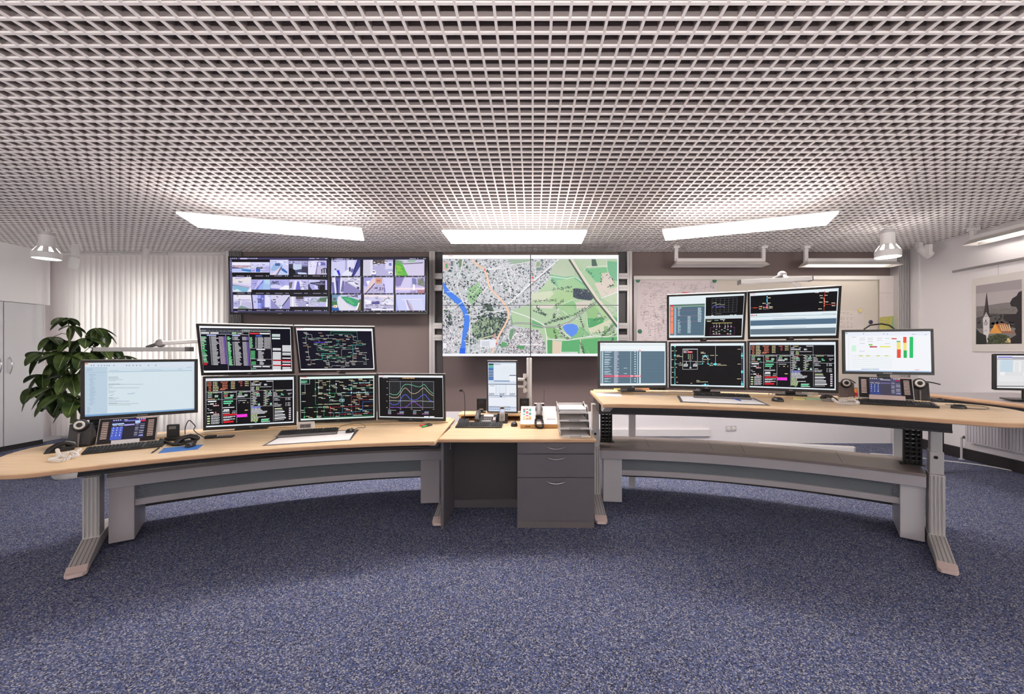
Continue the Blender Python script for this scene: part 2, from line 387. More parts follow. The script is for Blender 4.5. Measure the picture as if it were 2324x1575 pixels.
def scr_net_dark(W, Hh):
    c = CV(W, Hh, [(232,272),(2058,283),(2112,1262),(350,1290)], 6)
    c.bg(WH); c.poly([(250,335),(2035,345),(2088,1238),(350,1262)], (15,15,32)); c.r(240,280,350,300,(235,150,160)); c.disc(385,282,10,(60,60,70))
    g, t = (60,150,110), (90,190,180); gr=(150,160,160)
    for col, pts in ((gr,[(480,420),(480,490),(465,490),(475,670),(510,675),(545,1000),(590,1040)]),(gr,[(480,432),(605,435),(620,522),(1190,530)]),(gr,[(520,490),(525,550),(780,560),(790,610)]),
        (g,[(1060,440),(1060,360),(1690,360),(1715,670)]),(g,[(1130,412),(1570,420),(1570,455)]),(LG,[(950,445),(1135,445)]),(gr,[(1000,450),(1000,520)]),(gr,[(1540,455),(1600,455),(1605,560),(1680,575),(1680,670)]),
        ((110,50,230),[(670,620),(950,620)]),(g,[(730,630),(745,820),(1100,822),(1105,880)]),(g,[(920,630),(920,715),(1150,715)]),(g,[(760,640),(890,740),(1550,740)]),(t,[(835,890),(1190,890)]),(t,[(850,900),(860,1030),(640,1040)]),
        (t,[(1140,790),(1145,885)]),(gr,[(820,785),(1140,790)]),(gr,[(1320,940),(1320,790),(1650,775),(1650,690)]),(t,[(1540,680),(1840,680)]),(t,[(1590,690),(1600,910)]),(g,[(880,900),(885,1000),(1400,1000)]),(g,[(1015,900),(1020,970),(1540,970),(1550,915),(1610,915)]),
        (gr,[(1590,920),(1595,1080)]),(gr,[(1600,1075),(1850,1075),(1860,1100),(1910,1100),(1900,915),(1830,910)]),(gr,[(985,920),(990,1050),(1020,1060),(1030,1210),(1090,1215),(1100,1175),(1390,1180),(1410,1210)]),(gr,[(1060,1080),(1400,1075)]),(gr,[(1350,1045),(1420,1050),(1420,1180)]),(g,[(1240,580),(1240,680)]),(t,[(1190,660),(1290,660)]),(t,[(1190,580),(1290,580)]),((190,120,110),[(590,1060),(600,1150)])):
        c.ln(pts, 8 if col != (110,50,230) else 14, col)
    q = c.rnd
    for x,y in ((455,385),(430,520),(440,630),(450,705),(550,730),(500,850),(525,970),(510,1035),(550,1150),(660,1135),(770,515),(920,535),(810,395),(850,460),(1300,435),(1150,540),(1240,550),(1330,540),(1375,580),(1385,655),(1470,535),(1440,455),(1500,490),(700,660),(800,700),(870,660),(950,660),(810,740),(860,775),(1060,715),(1180,690),(1220,745),(1320,700),(1380,745),(1520,695),(960,810),(1070,835),(1180,830),(750,890),(820,930),(910,930),(1060,930),(1220,920),(1290,970),(1500,950),(1525,860),(1650,880),(1710,820),(1770,890),(1790,860),(1890,860),(1640,945),(1640,985),(1860,980),(1930,1020),(1560,1065),(1650,1065),(1600,1110),(1610,1140),(1890,1135),(740,1025),(650,1045),(930,1058),(1150,1005),(1260,1048),(1380,1005),(1210,1092),(1340,1085),(1470,1095),(1455,1138),(1470,1180),(960,1215),(1350,1210),(1240,1175),(1000,1140),(990,1105),(1630,480),(1640,620),(1750,580),(1780,630),(1860,650),(1690,755),(580,530),(630,560),(490,415),(1000,965),(970,605),(1050,600)):
        c.tx(x-45, y, x+45, 11, q.choice([(205,205,205),(200,200,195),(150,195,165),(200,170,140)]))
        if q.random() < .5: c.tx(x-30, y+17, x+40, 9, (170,170,165))
    return c
PROC_ROWS = None
def scr_process(W, Hh):    # process overview with columns
    c = CV(W, Hh, [(205,185),(2190,165),(2203,1275),(225,1210)], 7)
    c.bg((228,238,246)); c.poly([(215,240),(2165,235),(2178,1245),(222,1182)], BKS); q = c.rnd
    c.tx(225,205,345,16,(240,190,200))
    for pts in ([(1145,255),(1165,1175)],[(1670,255),(1690,1190)],[(535,470),(545,1155)],[(840,470),(852,1165)],[(220,468),(2165,470)],[(225,640),(1155,642)],[(1155,832),(1675,835)],[(1680,652),(2170,658)]): c.ln(pts,6,(190,192,200))
    for i in range(6):
        y = 268+i*35; c.tx(235+ (0 if i<3 else 30), y, 322, 16, SAL); c.tx(350, y, 440 if i<3 else 465, 16, (222,214,170))
        if i < 5: c.tx(505 if i in (0,4) else 540, y, 650, 16, SAL); c.tx(720, y, 805, 16, TAN)
        if i < 3: c.tx(880 if i==0 else 920, y+i*7, 965, 16, (225,110,110)); c.tx(1020, y+i*7, 1105, 16, TAN)
    c.tx(490,430,600,14,SAL)
    c.tx(1210,268,1330,18,TAN); 
    for x in range(1515,1670,24): c.r(x,255,x+15,272,WH)
    for y,x1 in ((300,1250),(330,1380),(350,1380),(392,1235),(420,1225),(445,1230)): c.tx(1165,y,x1,16,LG)
    for y in (392,420,445): c.tx(1270,y,1345,15,(190,205,150))
    c.tx(1360,390,1640,12,LG); c.tx(1460,330,1530,18,LG); c.tx(1460,350,1530,18,LG); c.tx(1350,300,1400,14,LG)
    for X in (250,570,900,1735,): c.tx(X,490,X+190,15,(200,215,160))
    for X in (395,700,1010,2005):
        for k in range(6): c.r(X+k*24,482,X+k*24+15,498,(215,215,235))
    for X,cl in ((240,LG),(560,(230,130,130)),(865,LG)):
        for i in range(3): c.tx(X+10,520+i*32,X+95,15,cl if i!=0 else (150,220,180)); c.tx(X+150,550+i*16,X+220,14,(170,205,180))
    c.r(590,600,760,622,(110,215,165)); c.r(570,672,768,700,(110,215,165)); c.r(570,716,732,742,(110,215,165)); c.tx(245,622,395,14,(190,160,120)); c.disc(470,622,12,(60,190,130)); c.tx(865,580,1025,16,LG); c.tx(860,602,1025,16,LG)
    c.r(255,660,425,684,WH); c.r(300,716,372,738,WH); c.tx(360,765,475,20,(240,190,195)); c.r(300,898,372,920,WH); c.tx(365,945,480,18,(240,190,195)); c.disc(413,725,12,(240,170,160)); c.disc(415,908,12,(225,170,160))
    c.tx(247,730,285,14,LG); c.tx(247,822,285,14,LG); c.tx(247,912,285,14,LG); c.tx(265,853,340,12,LG); c.disc(687,770,12,WH)
    for i in range(4): c.r(247,970+i*51,300,995+i*51,(205,225,175)); c.tx(325,972+i*51,500,14,LG); c.tx(325,994+i*51,480,13,LG)
    c.r(555,810,800,830,LG); c.r(575,858,692,884,WH); c.tx(560,902,695,16,WH); c.tx(560,942,700,15,LG); c.tx(760,905,835,12,LG); c.tx(750,942,830,14,LG)
    c.r(565,962,850,995,(215,36,48)); c.r(570,1112,785,1150,(215,36,48)); c.tx(570,1020,835,18,LG); c.tx(570,1036,740,15,LG); c.tx(570,1075,820,18,LG); c.tx(570,1092,700,13,LG)
    c.poly([(850,985),(1078,985),(1085,1052),(850,1048)], (240,60,215)); c.tx(880,683,1060,14,LG); c.tx(985,730,1040,16,TAN); c.disc(897,728,8,LG); c.r(1085,718,1098,745,LG); c.tx(1025,902,1095,18,(215,205,150))
    for i,y in enumerate((480,508,535,562,595,622,648,678,700,725,752,778,808)):
        for X in (1170,1450):
            a = (i%2)*30; c.tx(X+a, y, X+a+q.uniform(60,130), 14, q.choice([LG,(205,220,180),LG]))
            if i in (2,3,4): c.tx(X+110,y,X+195,18,(120,215,165) if i==3 else LG)
            if i in (10,11): c.r(X+155,y+12,X+200,y+32,(90,200,150) if i==10 else WH)
    c.poly([(1285,500),(1315,485),(1340,500),(1315,515)], (230,60,110)); c.disc(1607,502,16,(190,235,225))
    for i,(x1,cl) in enumerate(((1400,(120,130,235)),(1380,(160,165,225)),(1385,LG),(1400,LG),(1430,LG),(1540,LG),(1540,LG),(1490,LG))): c.tx(1175,842+i*22,x1,16,cl)
    for i,x1 in enumerate((1310,1305,1510,1335,1330,1320)): c.tx(1175,1022+i*27,x1,17,(205,225,165) if i!=2 else LG)
    c.r(1400,1128,1595,1144,(190,235,210)); c.r(1400,1148,1570,1175,(70,190,130)); c.r(1400,1182,1610,1198,(190,235,210)); c.tx(1255,1185,1310,16,(120,220,160))
    for y,x1 in ((525,1755),(558,1780),(590,1780),(620,1855)): c.tx(1690,y,x1,15,LG)
    c.r(1870,550,1910,572,(90,210,160)); c.r(1875,582,1945,600,(110,210,160)); c.tx(2040,560,2150,13,LG); c.tx(2055,592,2100,11,LG)
    for y,x1 in ((678,1800),(710,1855),(785,1800),(820,1885),(852,1875)): c.tx(1705,y,x1,15,LG); c.tx(1985,y,2015,14,LG); c.tx(2040,y,2110,15,LG)
    for i,(x1,cl) in enumerate(((1905,(215,230,180)),(1925,LG),(1960,WH),(1925,LG),(1975,WH),(1980,WH),(2000,WH),(1955,LG))): c.r(1718,900+i*38+ (6 if i%2 else 0),x1,922+i*38-(4 if i%2 else 0),cl)
    for i in range(6): c.r(2075,905+i*50,2125,935+i*50,(215,205,215))
    return c
def scr_net_grid(W, Hh):
    c = CV(W, Hh, [(200,205),(1965,180),(1980,1195),(228,1262)], 8)
    c.bg((222,245,238)); c.poly([(215,262),(1945,238),(1960,1170),(230,1222)], (10,11,16)); q = c.rnd; c.tx(230,215,380,20,(235,120,130))
    G, Cn, Rd, Bl, Gy = (50,150,105), (60,140,165), (165,60,62), (70,110,190), (150,170,160)
    for col, pts in ((G,[(565,265),(575,850),(590,880),(780,870),(1180,855),(1190,790)]),(Gy,[(640,262),(645,610)]),(G,[(905,260),(905,605)]),(Gy,[(1060,370),(1065,600)]),(Gy,[(320,380),(325,620),(240,628)]),
        (Gy,[(640,606),(900,606)]),(G,[(860,606),(1190,600)]),(G,[(1030,600),(1030,700),(910,705)]),(Gy,[(1185,600),(1185,750)]),(Cn,[(1220,660),(1220,1060)]),(Gy,[(1220,660),(1425,660)]),(Bl,[(1420,350),(1425,660)]),
        (G,[(1250,485),(1940,468)]),(Cn,[(1200,600),(1940,580)]),(Cn,[(1420,350),(1860,345)]),(G,[(1855,240),(1860,350)]),(Rd,[(1620,350),(1625,405),(1940,405)]),(Rd,[(1425,690),(1940,678)]),(Rd,[(1425,690),(1435,1030),(1280,1030),(1285,1200)]),
        (Rd,[(1450,770),(1910,762)]),(Rd,[(1610,765),(1615,870)]),(Rd,[(920,945),(1940,910)]),(Rd,[(930,945),(935,1205)]),(Rd,[(1530,870),(1535,1120)]),(Bl,[(1700,1060),(1700,815),(1940,810)]),(Cn,[(1000,1200),(1005,1085),(1640,1050),(1640,1015),(1940,1010)]),
        (Cn,[(1135,1200),(1140,1075)]),(Cn,[(1465,1185),(1465,1060)]),(Rd,[(1150,1120),(1940,1090)]),(Rd,[(1080,1130),(1080,1200)]),(G,[(315,1185),(315,955),(780,938),(775,1150),(800,1180),(1400,1165),(1940,1140)]),(G,[(615,940),(620,1180)]),(Gy,[(900,795),(1150,785)])):
        c.ln(pts, 8, col)
    c.ln([(1150,750),(1255,750),(1255,802),(1150,802),(1150,750)],9,(205,225,230)); c.r(1175,760,1195,792,(70,190,140)); c.r(1210,760,1230,792,(190,230,240)); c.ln([(215,380),(430,378),(430,262)],10,(165,170,175)); c.r(215,290,380,360,(40,110,80)); c.tx(220,310,370,16,(140,230,190)); c.tx(220,345,330,14,(190,220,200))
    for x,y in ((690,300),(770,350),(790,400),(700,450),(700,480),(985,410),(1010,440),(1090,310),(1180,335),(1050,470),(1200,410),(1260,440),(880,318),(880,520),(620,340),(550,665),(300,590),(295,800),(690,595),(680,625),(820,635),(890,660),(690,705),(760,728),(980,690),(960,765),(1020,790),(1150,645),(1240,590),(1130,610),(1410,285),(1460,310),(1640,255),(1640,280),(1740,300),(1680,355),(1790,355),(1520,365),(1500,420),(1500,450),(1400,405),(1395,520),(1700,505),(1720,530),(1600,480),(1700,470),(1900,480),(1510,600),(1590,585),(1690,595),(1780,580),(1800,610),(1800,640),(1600,630),(1600,655),(1330,665),(1310,500),(1735,690),(1600,700),(1640,735),(1900,760),(1520,770),(1480,810),(1520,840),(1400,885),(1570,880),(1220,910),(1790,915),(1580,970),(1640,995),(1300,980),(1350,1005),(980,975),(1050,1005),(840,925),(850,955),(690,940),(460,950),(690,870),(830,870),(940,870),(1040,865),(1110,865),(270,1015),(295,1062),(590,1052),(760,1035),(940,1075),(1095,1075),(1100,1165),(390,1162),(460,1190),(680,1160),(660,1190),(1750,1035),(1800,1060),(1770,1100),(1380,1110),(1530,1138),(1635,1135),(1830,425),(1880,395),(1920,290)):
        c.tx(x-48,y,x+48,13,q.choice([(215,215,205),(225,215,180),(200,215,205),(225,210,165)]))
    for x,y,cl in ((570,500,(110,220,165)),(905,430,(110,220,165)),(905,600,(80,220,160)),(1060,380,WH),(1250,485,WH),(1420,480,(150,240,220)),(1425,590,(210,220,250)),(1625,350,(90,200,200)),(1855,345,(130,220,220)),(910,705,(150,240,230)),(315,1180,(90,220,150)),(620,1165,(110,220,150)),(775,938,(140,220,190)),(1435,1030,(250,160,160)),(930,945,(230,90,90)),(1600,585,(160,220,230)),(1760,580,(130,210,190)),(640,460,(220,230,230))):
        c.r(x-12,y-18,x+12,y+18,cl)
    return c
def scr_chart(W, Hh):
    c = CV(W, Hh, [(197,190),(1822,190),(1850,1305),(222,1282)], 9)
    c.bg((238,242,246)); c.poly([(212,240),(1812,240),(1840,1280),(232,1260)], (13,12,15)); c.tx(205,205,340,18,(240,170,180)); c.tx(305,255,435,12,LG); c.tx(800,260,1105,20,(225,170,100)); c.tx(475,297,720,10,(110,110,115))
    x0,x1,y0,y1 = 470,1590,345,1025
    for i in range(25):
        x = x0+(x1-x0)*i/24; c.ln([(x,y0),(x+14,y1)], 7 if i%6==0 else 3, (170,172,190) if i%6==0 else (92,96,100))
    for i in range(21):
        y = y0+(y1-y0)*i/20; c.ln([(x0+14*(i/20.),y),(x1+14*(i/20.),y)], 7 if i in (0,20) else 3, (180,180,190) if i in (0,20) else (92,96,100))
    def cur(col, pts, w=9):
        P = [Vector(p).to_2d() for p in pts]; out = []
        for i in range(len(P)-1):
            a,b,cc,d = P[max(i-1,0)],P[i],P[i+1],P[min(i+2,len(P)-1)]
            for k in range(6):
                t = k/6.; out.append(tuple(.5*((2*b)+(cc-a)*t+(2*a-5*b+4*cc-d)*t*t+(3*b-a-3*cc+d)*t**3) + Vector((0,c.rnd.uniform(-4,4)))))
        out.append(tuple(P[-1])); c.ln(out,w,col)
    cur((130,215,175),[(480,655),(560,690),(650,690),(700,660),(760,570),(810,480),(860,430),(940,420),(1010,430),(1090,450),(1160,475),(1260,475),(1345,420),(1410,480),(1490,580),(1585,655)])
    cur((225,205,170),[(480,740),(560,770),(650,768),(700,745),(760,660),(810,570),(865,515),(930,550),(1000,630),(1070,655),(1130,655),(1200,620),(1290,540),(1355,510),(1430,590),(1500,660),(1580,710)])
    cur((100,110,235),[(480,905),(560,950),(640,950),(710,915),(770,800),(820,720),(880,690),(940,730),(1000,800),(1070,825),(1150,820),(1230,770),(1310,700),(1375,685),(1430,750),(1500,830),(1595,880)],12)
    cur((205,205,200),[(480,850),(700,850),(900,850),(1100,858),(1300,852),(1595,865)]); cur((150,80,215),[(480,1028),(760,1028),(870,1020),(950,970),(1040,890),(1130,890),(1200,940),(1310,1020)],11)
    for i in range(5): c.tx(460+i*280,1065,500+i*280,20,(150,150,150)); c.tx(400,350+i*170,435,18,(160,160,160))
    for X in (445,1080):
        c.tx(X,1098,X+200,10,LG)
        for i in range(5): c.tx(X,1128+i*17,X+80,11,[(170,190,190),(110,180,190),(150,150,190),(190,150,140),(170,130,190)][i]); c.tx(X+290+(0 if i<3 else -60),1128+i*17,X+400,11,[(130,140,220),(200,200,210),(90,190,170),(220,120,120),(130,110,220)][i])
    c.r(1360,1248,1480,1272,WH); c.r(1500,1248,1620,1272,WH)
    return c
def scr_mail(W, Hh):
    c = CV(W, Hh, [(168,185),(2175,165),(2180,1055),(170,1175)], 10); q = c.rnd
    c.bg((206,222,233)); c.r(175,190,2170,262,(214,224,236)); c.poly([(170,190),(225,188),(225,212),(170,214)],(235,140,70)); c.poly([(175,262),(575,258),(575,1140),(175,1165)],(186,206,222)); c.poly([(590,365),(2135,340),(2140,1045),(590,1120)],(212,226,233))
    c.ln([(590,352),(2125,330)],7,(130,165,190)); c.ln([(205,365),(570,358)],4,(150,170,195)); c.poly([(170,1140),(2180,1030),(2180,1055),(170,1175)],(120,160,200))
    for x in (285,330,415,470,525,575,615,700,930,980,1050,1115,1180,1330,1465,): c.r(x-10,226,x+10,242,(110,130,150))
    for y in (295,310,328): c.tx(205,y,310,5,(140,160,180))
    for i in range(32): c.tx(240+(i%5)*8,395+i*18,300+q.uniform(0,80),5,(135,158,182))
    for i in range(7): c.tx(210,1000+i*20,245+q.uniform(0,30),5,(120,145,170))
    for y,x1,cl in ((447,775,(80,90,110)),(470,790,(120,130,145)),(495,860,(150,160,175)),(515,735,(150,160,175)),(575,820,(110,120,135)),(580,1230,(130,140,150)),(603,690,(150,160,170)),(628,670,(150,160,170)),(645,1160,(130,140,150)),(680,620,(150,155,165)),(708,730,(110,120,130)),(735,700,(140,150,160)),(828,680,(120,130,140)),(834,790,(130,140,150)),(860,740,(130,140,150)),(890,985,(130,130,170)),(925,760,(110,120,130)),(935,1150,(130,140,150)),(960,1010,(130,140,150))): c.tx(600,y,x1,6,cl)
    c.ln([(630,780),(660,785),(690,765)],5,(80,100,120)); c.ln([(945,757),(1010,757),(1080,740)],6,(90,140,180)); c.tx(620,325,790,5,(140,155,170)); c.tx(1220,318,1590,5,(150,165,180)); c.tx(1880,303,1950,6,(130,145,170)); c.tx(2040,268,2120,6,(130,145,170))
    return c
def scr_list(W, Hh):
    c = CV(W, Hh, [(235,258),(1855,258),(1862,1312),(243,1318)], 11); q = c.rnd
    c.bg((236,243,246)); c.r(250,465,1838,1265,(96,122,140)); c.ln([(245,310),(1850,310)],6,(130,150,170)); c.tx(240,285,350,14,(240,190,200)); c.tx(280,435,1180,6,(170,185,195))
    for i in range(40): c.r(255,467+i*20,1830,472+i*20,(60,80,98))
    c.r(275,470,315,1262,(176,200,210)); c.r(585,470,600,1262,(170,190,200)); c.r(988,470,998,1262,(200,220,225)); c.r(1152,470,1172,1262,(180,205,215)); c.r(1205,475,1242,1262,(218,236,240)); c.r(1190,430,1240,462,(240,160,170))
    for i in range(13):
        y = 482+i*60
        for k in range(q.choice([2,2,3])): c.tx(345,y+k*15,430+q.uniform(0,110),12,(190,210,220))
        c.r(1085,y-10,1115,y+18,(205,225,230))
    for i in range(40): c.r(600,473+i*20,640+q.uniform(10,70),487+i*20,(176,184,204))
    c.r(340,1062,1250,1105,(218,90,118)); c.tx(600,1080,690,26,(245,190,200)); c.tx(990,1080,1050,26,(250,210,215)); c.tx(1090,1080,1240,24,(250,210,215))
    for y in (886,1022): c.r(820,y-6,905,y+6,(200,220,230))
    return c
def scr_multi(W, Hh):
    c = CV(W, Hh, [(198,262),(2092,195),(2035,1285),(205,1312)], 12); q = c.rnd
    c.bg((228,240,244)); c.poly([(215,480),(1105,440),(1085,1245),(225,1252)],(92,118,136)); c.poly([(215,470),(1105,440),(1104,470),(215,495)],(100,125,110)); c.poly([(225,515),(1104,488),(1104,500),(225,530)],(180,215,160))
    for i in range(30):
        y = 545+i*24; c.poly([(320,y),(1095,y-30+i*1.0),(1095,y-24+i*1.0),(320,y+5)],(62,82,100))
    for a,b in ((535,618),(630,755),(768,905),(918,1210)): c.r(235,a,310,b,(248,140,108))
    c.r(240,480,318,520,(235,40,90)); c.r(330,535,385,1245,(150,180,196)); c.tx(420,545,530,16,(190,205,215))
    for i in range(28):
        y = 560+i*23; 
        if i not in (9,10,11,12): c.tx(425,y,455+q.uniform(0,50),13,(185,205,215))
        if i > 8: c.tx(672,y,740+q.uniform(0,20),15,(185,205,215))
        if i < 16: c.tx(930,y-10,1010+q.uniform(0,20),15,(190,210,218))
    for y in (615,750,895): c.ln([(390,y+8),(920,y-6)],8,(150,110,140))
    c.poly([(1130,285),(2080,240),(2055,725),(1125,755)],(16,16,18)); c.poly([(1120,830),(2035,810),(2020,1250),(1105,1270)],(17,14,17)); c.poly([(1115,765),(2060,735),(2055,800),(1115,825)],(205,215,220))
    for i in range(7): c.ln([(1285+i*105,318-i*5),(1280+i*103,660-i*3)],5,(110,112,118))
    for i in range(7): c.ln([(1285,318+i*57),(1920-i*3,290+i*60)],4 if i%6 else 7,(90,92,98))
    c.ln([(1290,430),(1350,420),(1380,412),(1392,462),(1430,465),(1470,450),(1520,468),(1570,475),(1600,455)],9,(190,190,150)); c.ln([(1285,550),(1320,510),(1340,490),(1380,470),(1392,535),(1440,528),(1480,515),(1560,515),(1600,545)],11,(120,120,215))
    c.tx(1270,700,1310,16,(120,120,120)); c.r(1360,690,1520,710,(90,90,92)); c.r(1270,735,1325,755,WH); c.r(1735,720,1800,740,(200,210,215)); c.r(1840,715,1895,735,(200,210,215)); c.tx(1145,860,1290,16,(120,130,100)); c.tx(1160,890,1255,16,WH); c.tx(1350,862,1450,20,(130,160,150)); c.tx(1490,845,1610,14,WH); c.disc(1575,878,12,WH)
    c.ln([(1295,935),(1780,925)],14,(200,190,120))
    for i,x in enumerate((1330,1400,1470,1610,1680,1755)): c.ln([(x,940),(x,1060)],7,(150,110,170) if i in (0,5) else (190,190,180)); c.disc(x+8,1015,14,(220,190,220)); 
    for x in (1330,1400,1470,1680,1745): c.poly([(x-28,1215),(x,1175),(x+28,1215)],(190,180,165))
    for x,y in ((1320,1140),(1395,1095),(1395,1160),(1465,1135),(1535,1100),(1605,1060),(1680,1095),(1605,1135)): c.tx(x-22,y,x+22,14,LG)
    c.r(1730,1115,1765,1150,(150,215,235)); c.ln([(1320,1045),(1245,1050),(1240,1230),(1840,1230),(1850,1035),(1770,1030)],6,(120,70,120))
    return c
def scr_two(W, Hh):
    c = CV(W, Hh, [(210,245),(2165,158),(2100,1200),(215,1215)], 13)
    c.bg((226,238,244)); c.poly([(222,308),(2140,225),(2115,660),(222,705)],(15,15,19)); c.poly([(220,858),(2115,820),(2105,940),(220,975)],(84,112,136)); c.poly([(220,1048),(2100,1025),(2090,1160),(220,1170)],(104,120,134))
    c.ln([(220,775),(2110,738)],7,(130,145,160)); c.ln([(220,845),(2110,812)],4,(160,170,185)); c.tx(225,260,330,18,(240,170,180)); c.tx(225,742,330,22,(220,110,120)); c.disc(355,740,13,(60,70,80)); c.tx(390,735,940,7,(150,160,170)); c.tx(720,818,1450,7,(120,130,140)); c.tx(720,1015,1450,7,(140,140,150)); c.tx(1800,720,2100,8,(140,150,160))
    c.ln([(592,280),(590,490)],12,(60,140,165)); c.r(582,320,604,340,(190,235,245)); c.r(580,370,604,450,(90,200,230)); c.ln([(220,575),(590,562)],6,(190,90,60)); c.tx(285,572,365,16,(240,90,60)); c.disc(590,565,22,(250,150,110)); c.disc(592,530,16,(240,90,190)); c.disc(592,505,12,(245,190,235)); c.disc(522,567,12,(245,190,225)); c.disc(555,565,11,(235,130,190)); c.ln([(515,535),(515,605),(630,598),(635,495),(560,498)],4,LG)
    for x,y in ((645,353),(525,474),(635,470),(452,543),(448,597),(680,550),(680,580)): c.tx(x-35,y,x+35,15,(225,215,175))
    c.ln([(1862,215),(1840,670)],9,(210,60,50)); c.ln([(1850,520),(2115,512)],9,(190,60,50))
    for y in (390,420,450,495,545): c.disc(1850,y,15,(245,140,100))
    for x,y in ((1690,250),(1910,243),(1785,318),(1895,313),(1800,370),(1775,465),(1898,460),(2045,485),(2050,545),(1758,612)): c.tx(x-38,y,x+38,16,(225,205,190))
    return c
def scr_station(W, Hh):
    c = CV(W, Hh, [(240,208),(2085,208),(2088,1328),(245,1272)], 14)
    c.bg((226,240,246)); c.poly([(255,270),(2065,272),(2068,1290),(258,1245)],(17,16,19)); c.tx(250,225,400,20,(240,200,205))
    T = (95,190,200)
    c.ln([(345,270),(352,1240)],12,(70,150,155)); c.poly([(315,268),(380,268),(350,310)],(110,230,220))
    for y in (510,): c.poly([(320,y),(348,y-28),(376,y),(348,y+28)],(110,235,230))
    for y in (700,745,880,930,965,1010,1110,1160,1210,1235): c.disc(350,y,13,(110,225,225))
    c.ln([(2028,275),(2032,1290)],8,(110,140,190))
    for y in (285,465,490,590,905,965,1185,1215,1275): c.disc(2030,y,13,(130,225,235))
    for y in (530,935,1245): c.disc(2030,y,26,(110,235,240))
    c.ln([(545,355),(915,355),(915,865),(545,865),(545,355)],9,(190,190,195)); c.r(545,345,918,365,(200,200,205)); c.r(655,408,790,455,(205,40,60)); c.tx(565,420,650,18,(240,180,190)); c.tx(680,425,780,18,(245,215,220)); c.tx(565,390,690,12,LG); c.tx(570,440,650,14,LG)
    for i in range(4):
        for x,cl in ((690,(150,190,150)),(735,(190,150,140)),(788,(120,130,125))): c.r(x-14,485+i*33,x+14,505+i*33,cl)
    c.ln([(565,660),(900,668)],10,(180,182,190)); c.ln([(638,670),(638,720)],14,LG); c.ln([(738,672),(738,810)],9,(150,170,185)); c.ln([(880,670),(880,720)],12,LG); c.disc(740,825,26,(170,175,180)); c.poly([(570,735),(600,720),(680,735),(668,795),(565,795)],(195,198,200)); c.poly([(808,735),(838,720),(905,735),(905,795),(800,795)],(195,198,200)); c.r(580,745,650,765,(120,125,130)); c.r(825,745,890,765,(120,125,130))
    c.ln([(345,725),(545,725)],7,LG); c.ln([(915,737),(1045,737),(1045,515),(1180,515),(1175,737),(1365,738)],8,(150,200,210)); c.ln([(1365,270),(1365,738)],8,(190,200,210)); c.disc(1108,525,26,(110,225,235)); c.disc(1072,552,16,WH); c.disc(1142,552,16,WH); c.disc(1045,598,13,WH); c.disc(1172,598,13,WH); c.disc(1045,720,15,CYA); c.disc(1172,720,15,CYA); c.disc(1195,738,14,CYA); c.disc(1365,740,34,(110,230,240)); c.disc(1330,740,18,(110,230,240)); c.disc(375,725,12,CYA)
    for x,y,l in ((280,397,40),(380,397,15),(430,510,40),(465,540,80),(280,615,40),(380,615,15),(485,695,15),(495,760,45),(285,815,35),(385,815,15),(300,940,20),(290,1065,40),(395,1065,20),(1040,435,40),(1055,460,60),(1285,515,50),(1398,515,18),(1110,615,45),(1205,615,18),(980,675,45),(1075,675,15),(1270,710,18),(1260,770,45),(1455,735,45),(1525,765,120),(1960,365,40),(1960,740,40),(1955,1112,50),(930,1150,40),(1040,1185,145),(765,1218,22),(737,632,25)): c.tx(x-l,y,x+l,14,(222,212,176))
    c.tx(390,1190,430,16,(240,170,180)); c.ln([(1030,1253),(1190,1255)],10,(70,120,160)); c.disc(1110,1253,26,(110,235,245)); c.disc(1180,1255,12,(120,200,220)); c.disc(1050,1252,12,(100,160,190))
    return c
def scr_sheet(W, Hh):
    c = CV(W, Hh, [(137,190),(1670,150),(1690,925),(155,900)], 15); q = c.rnd
    c.bg((240,242,247)); c.poly([(137,190),(1670,150),(1672,230),(140,255)],(232,235,246)); c.poly([(155,880),(1690,905),(1690,925),(155,900)],(170,195,228)); c.r(140,203,180,215,(60,150,100)); c.r(165,905,220,920,(60,130,190))
    for x in (460,815,880,1340,1375,1580): c.r(x-10,208,x+10,222,(150,160,180))
    for i in range(7): c.ln([(262,610+i*36),(965,625+i*36)],3,(190,210,195))
    for i in range(9): c.ln([(262+i*65,610),(262+i*65,705)],2,(205,215,210))
    for i in range(24): c.tx(190,265+i*26,222,5,(200,205,215))
    for x,y in ((440,295),(440,330),(440,390),(580,295),(580,325),(580,360),(745,295),(745,330),(885,295),(885,392),(435,535),(290,280)): c.tx(x-45,y,x+45,8,(176,178,190))
    c.r(255,430,330,540,(205,240,215)); c.r(552,402,618,430,(140,200,70)); c.r(570,442,700,465,(190,40,60)); c.r(575,447,615,462,(130,30,50)); c.r(750,438,935,462,(230,228,90)); c.r(958,290,1050,310,(212,44,52))
    for x in (415,540,720,870): c.r(x-38,608,x+38,628,(228,230,150)); c.tx(x-30,618,x+30,7,(150,150,110))
    c.r(1050,342,1117,360,(30,160,70)); c.r(1052,365,1120,498,(240,222,120)); c.r(1056,498,1126,655,(232,70,40)); c.r(1168,265,1228,375,(235,84,44)); c.r(1170,268,1226,284,(220,50,40)); c.r(1172,375,1230,515,(240,224,120)); c.r(1176,515,1236,655,(10,180,90)); c.r(1284,262,1350,655,(8,190,100))
    for i in range(18): c.r(1360,272+i*21,1395,275+i*21,(235,205,205)); c.r(1240,272+i*21,1260,275+i*21,(225,210,220))
    c.r(425,858,735,868,(110,140,200)); c.r(560,858,640,868,(120,190,160)); c.r(1380,874,1465,882,(225,120,130)); c.tx(170,885,420,6,(180,180,190)); c.tx(1290,912,1630,8,(120,150,190))
    return c
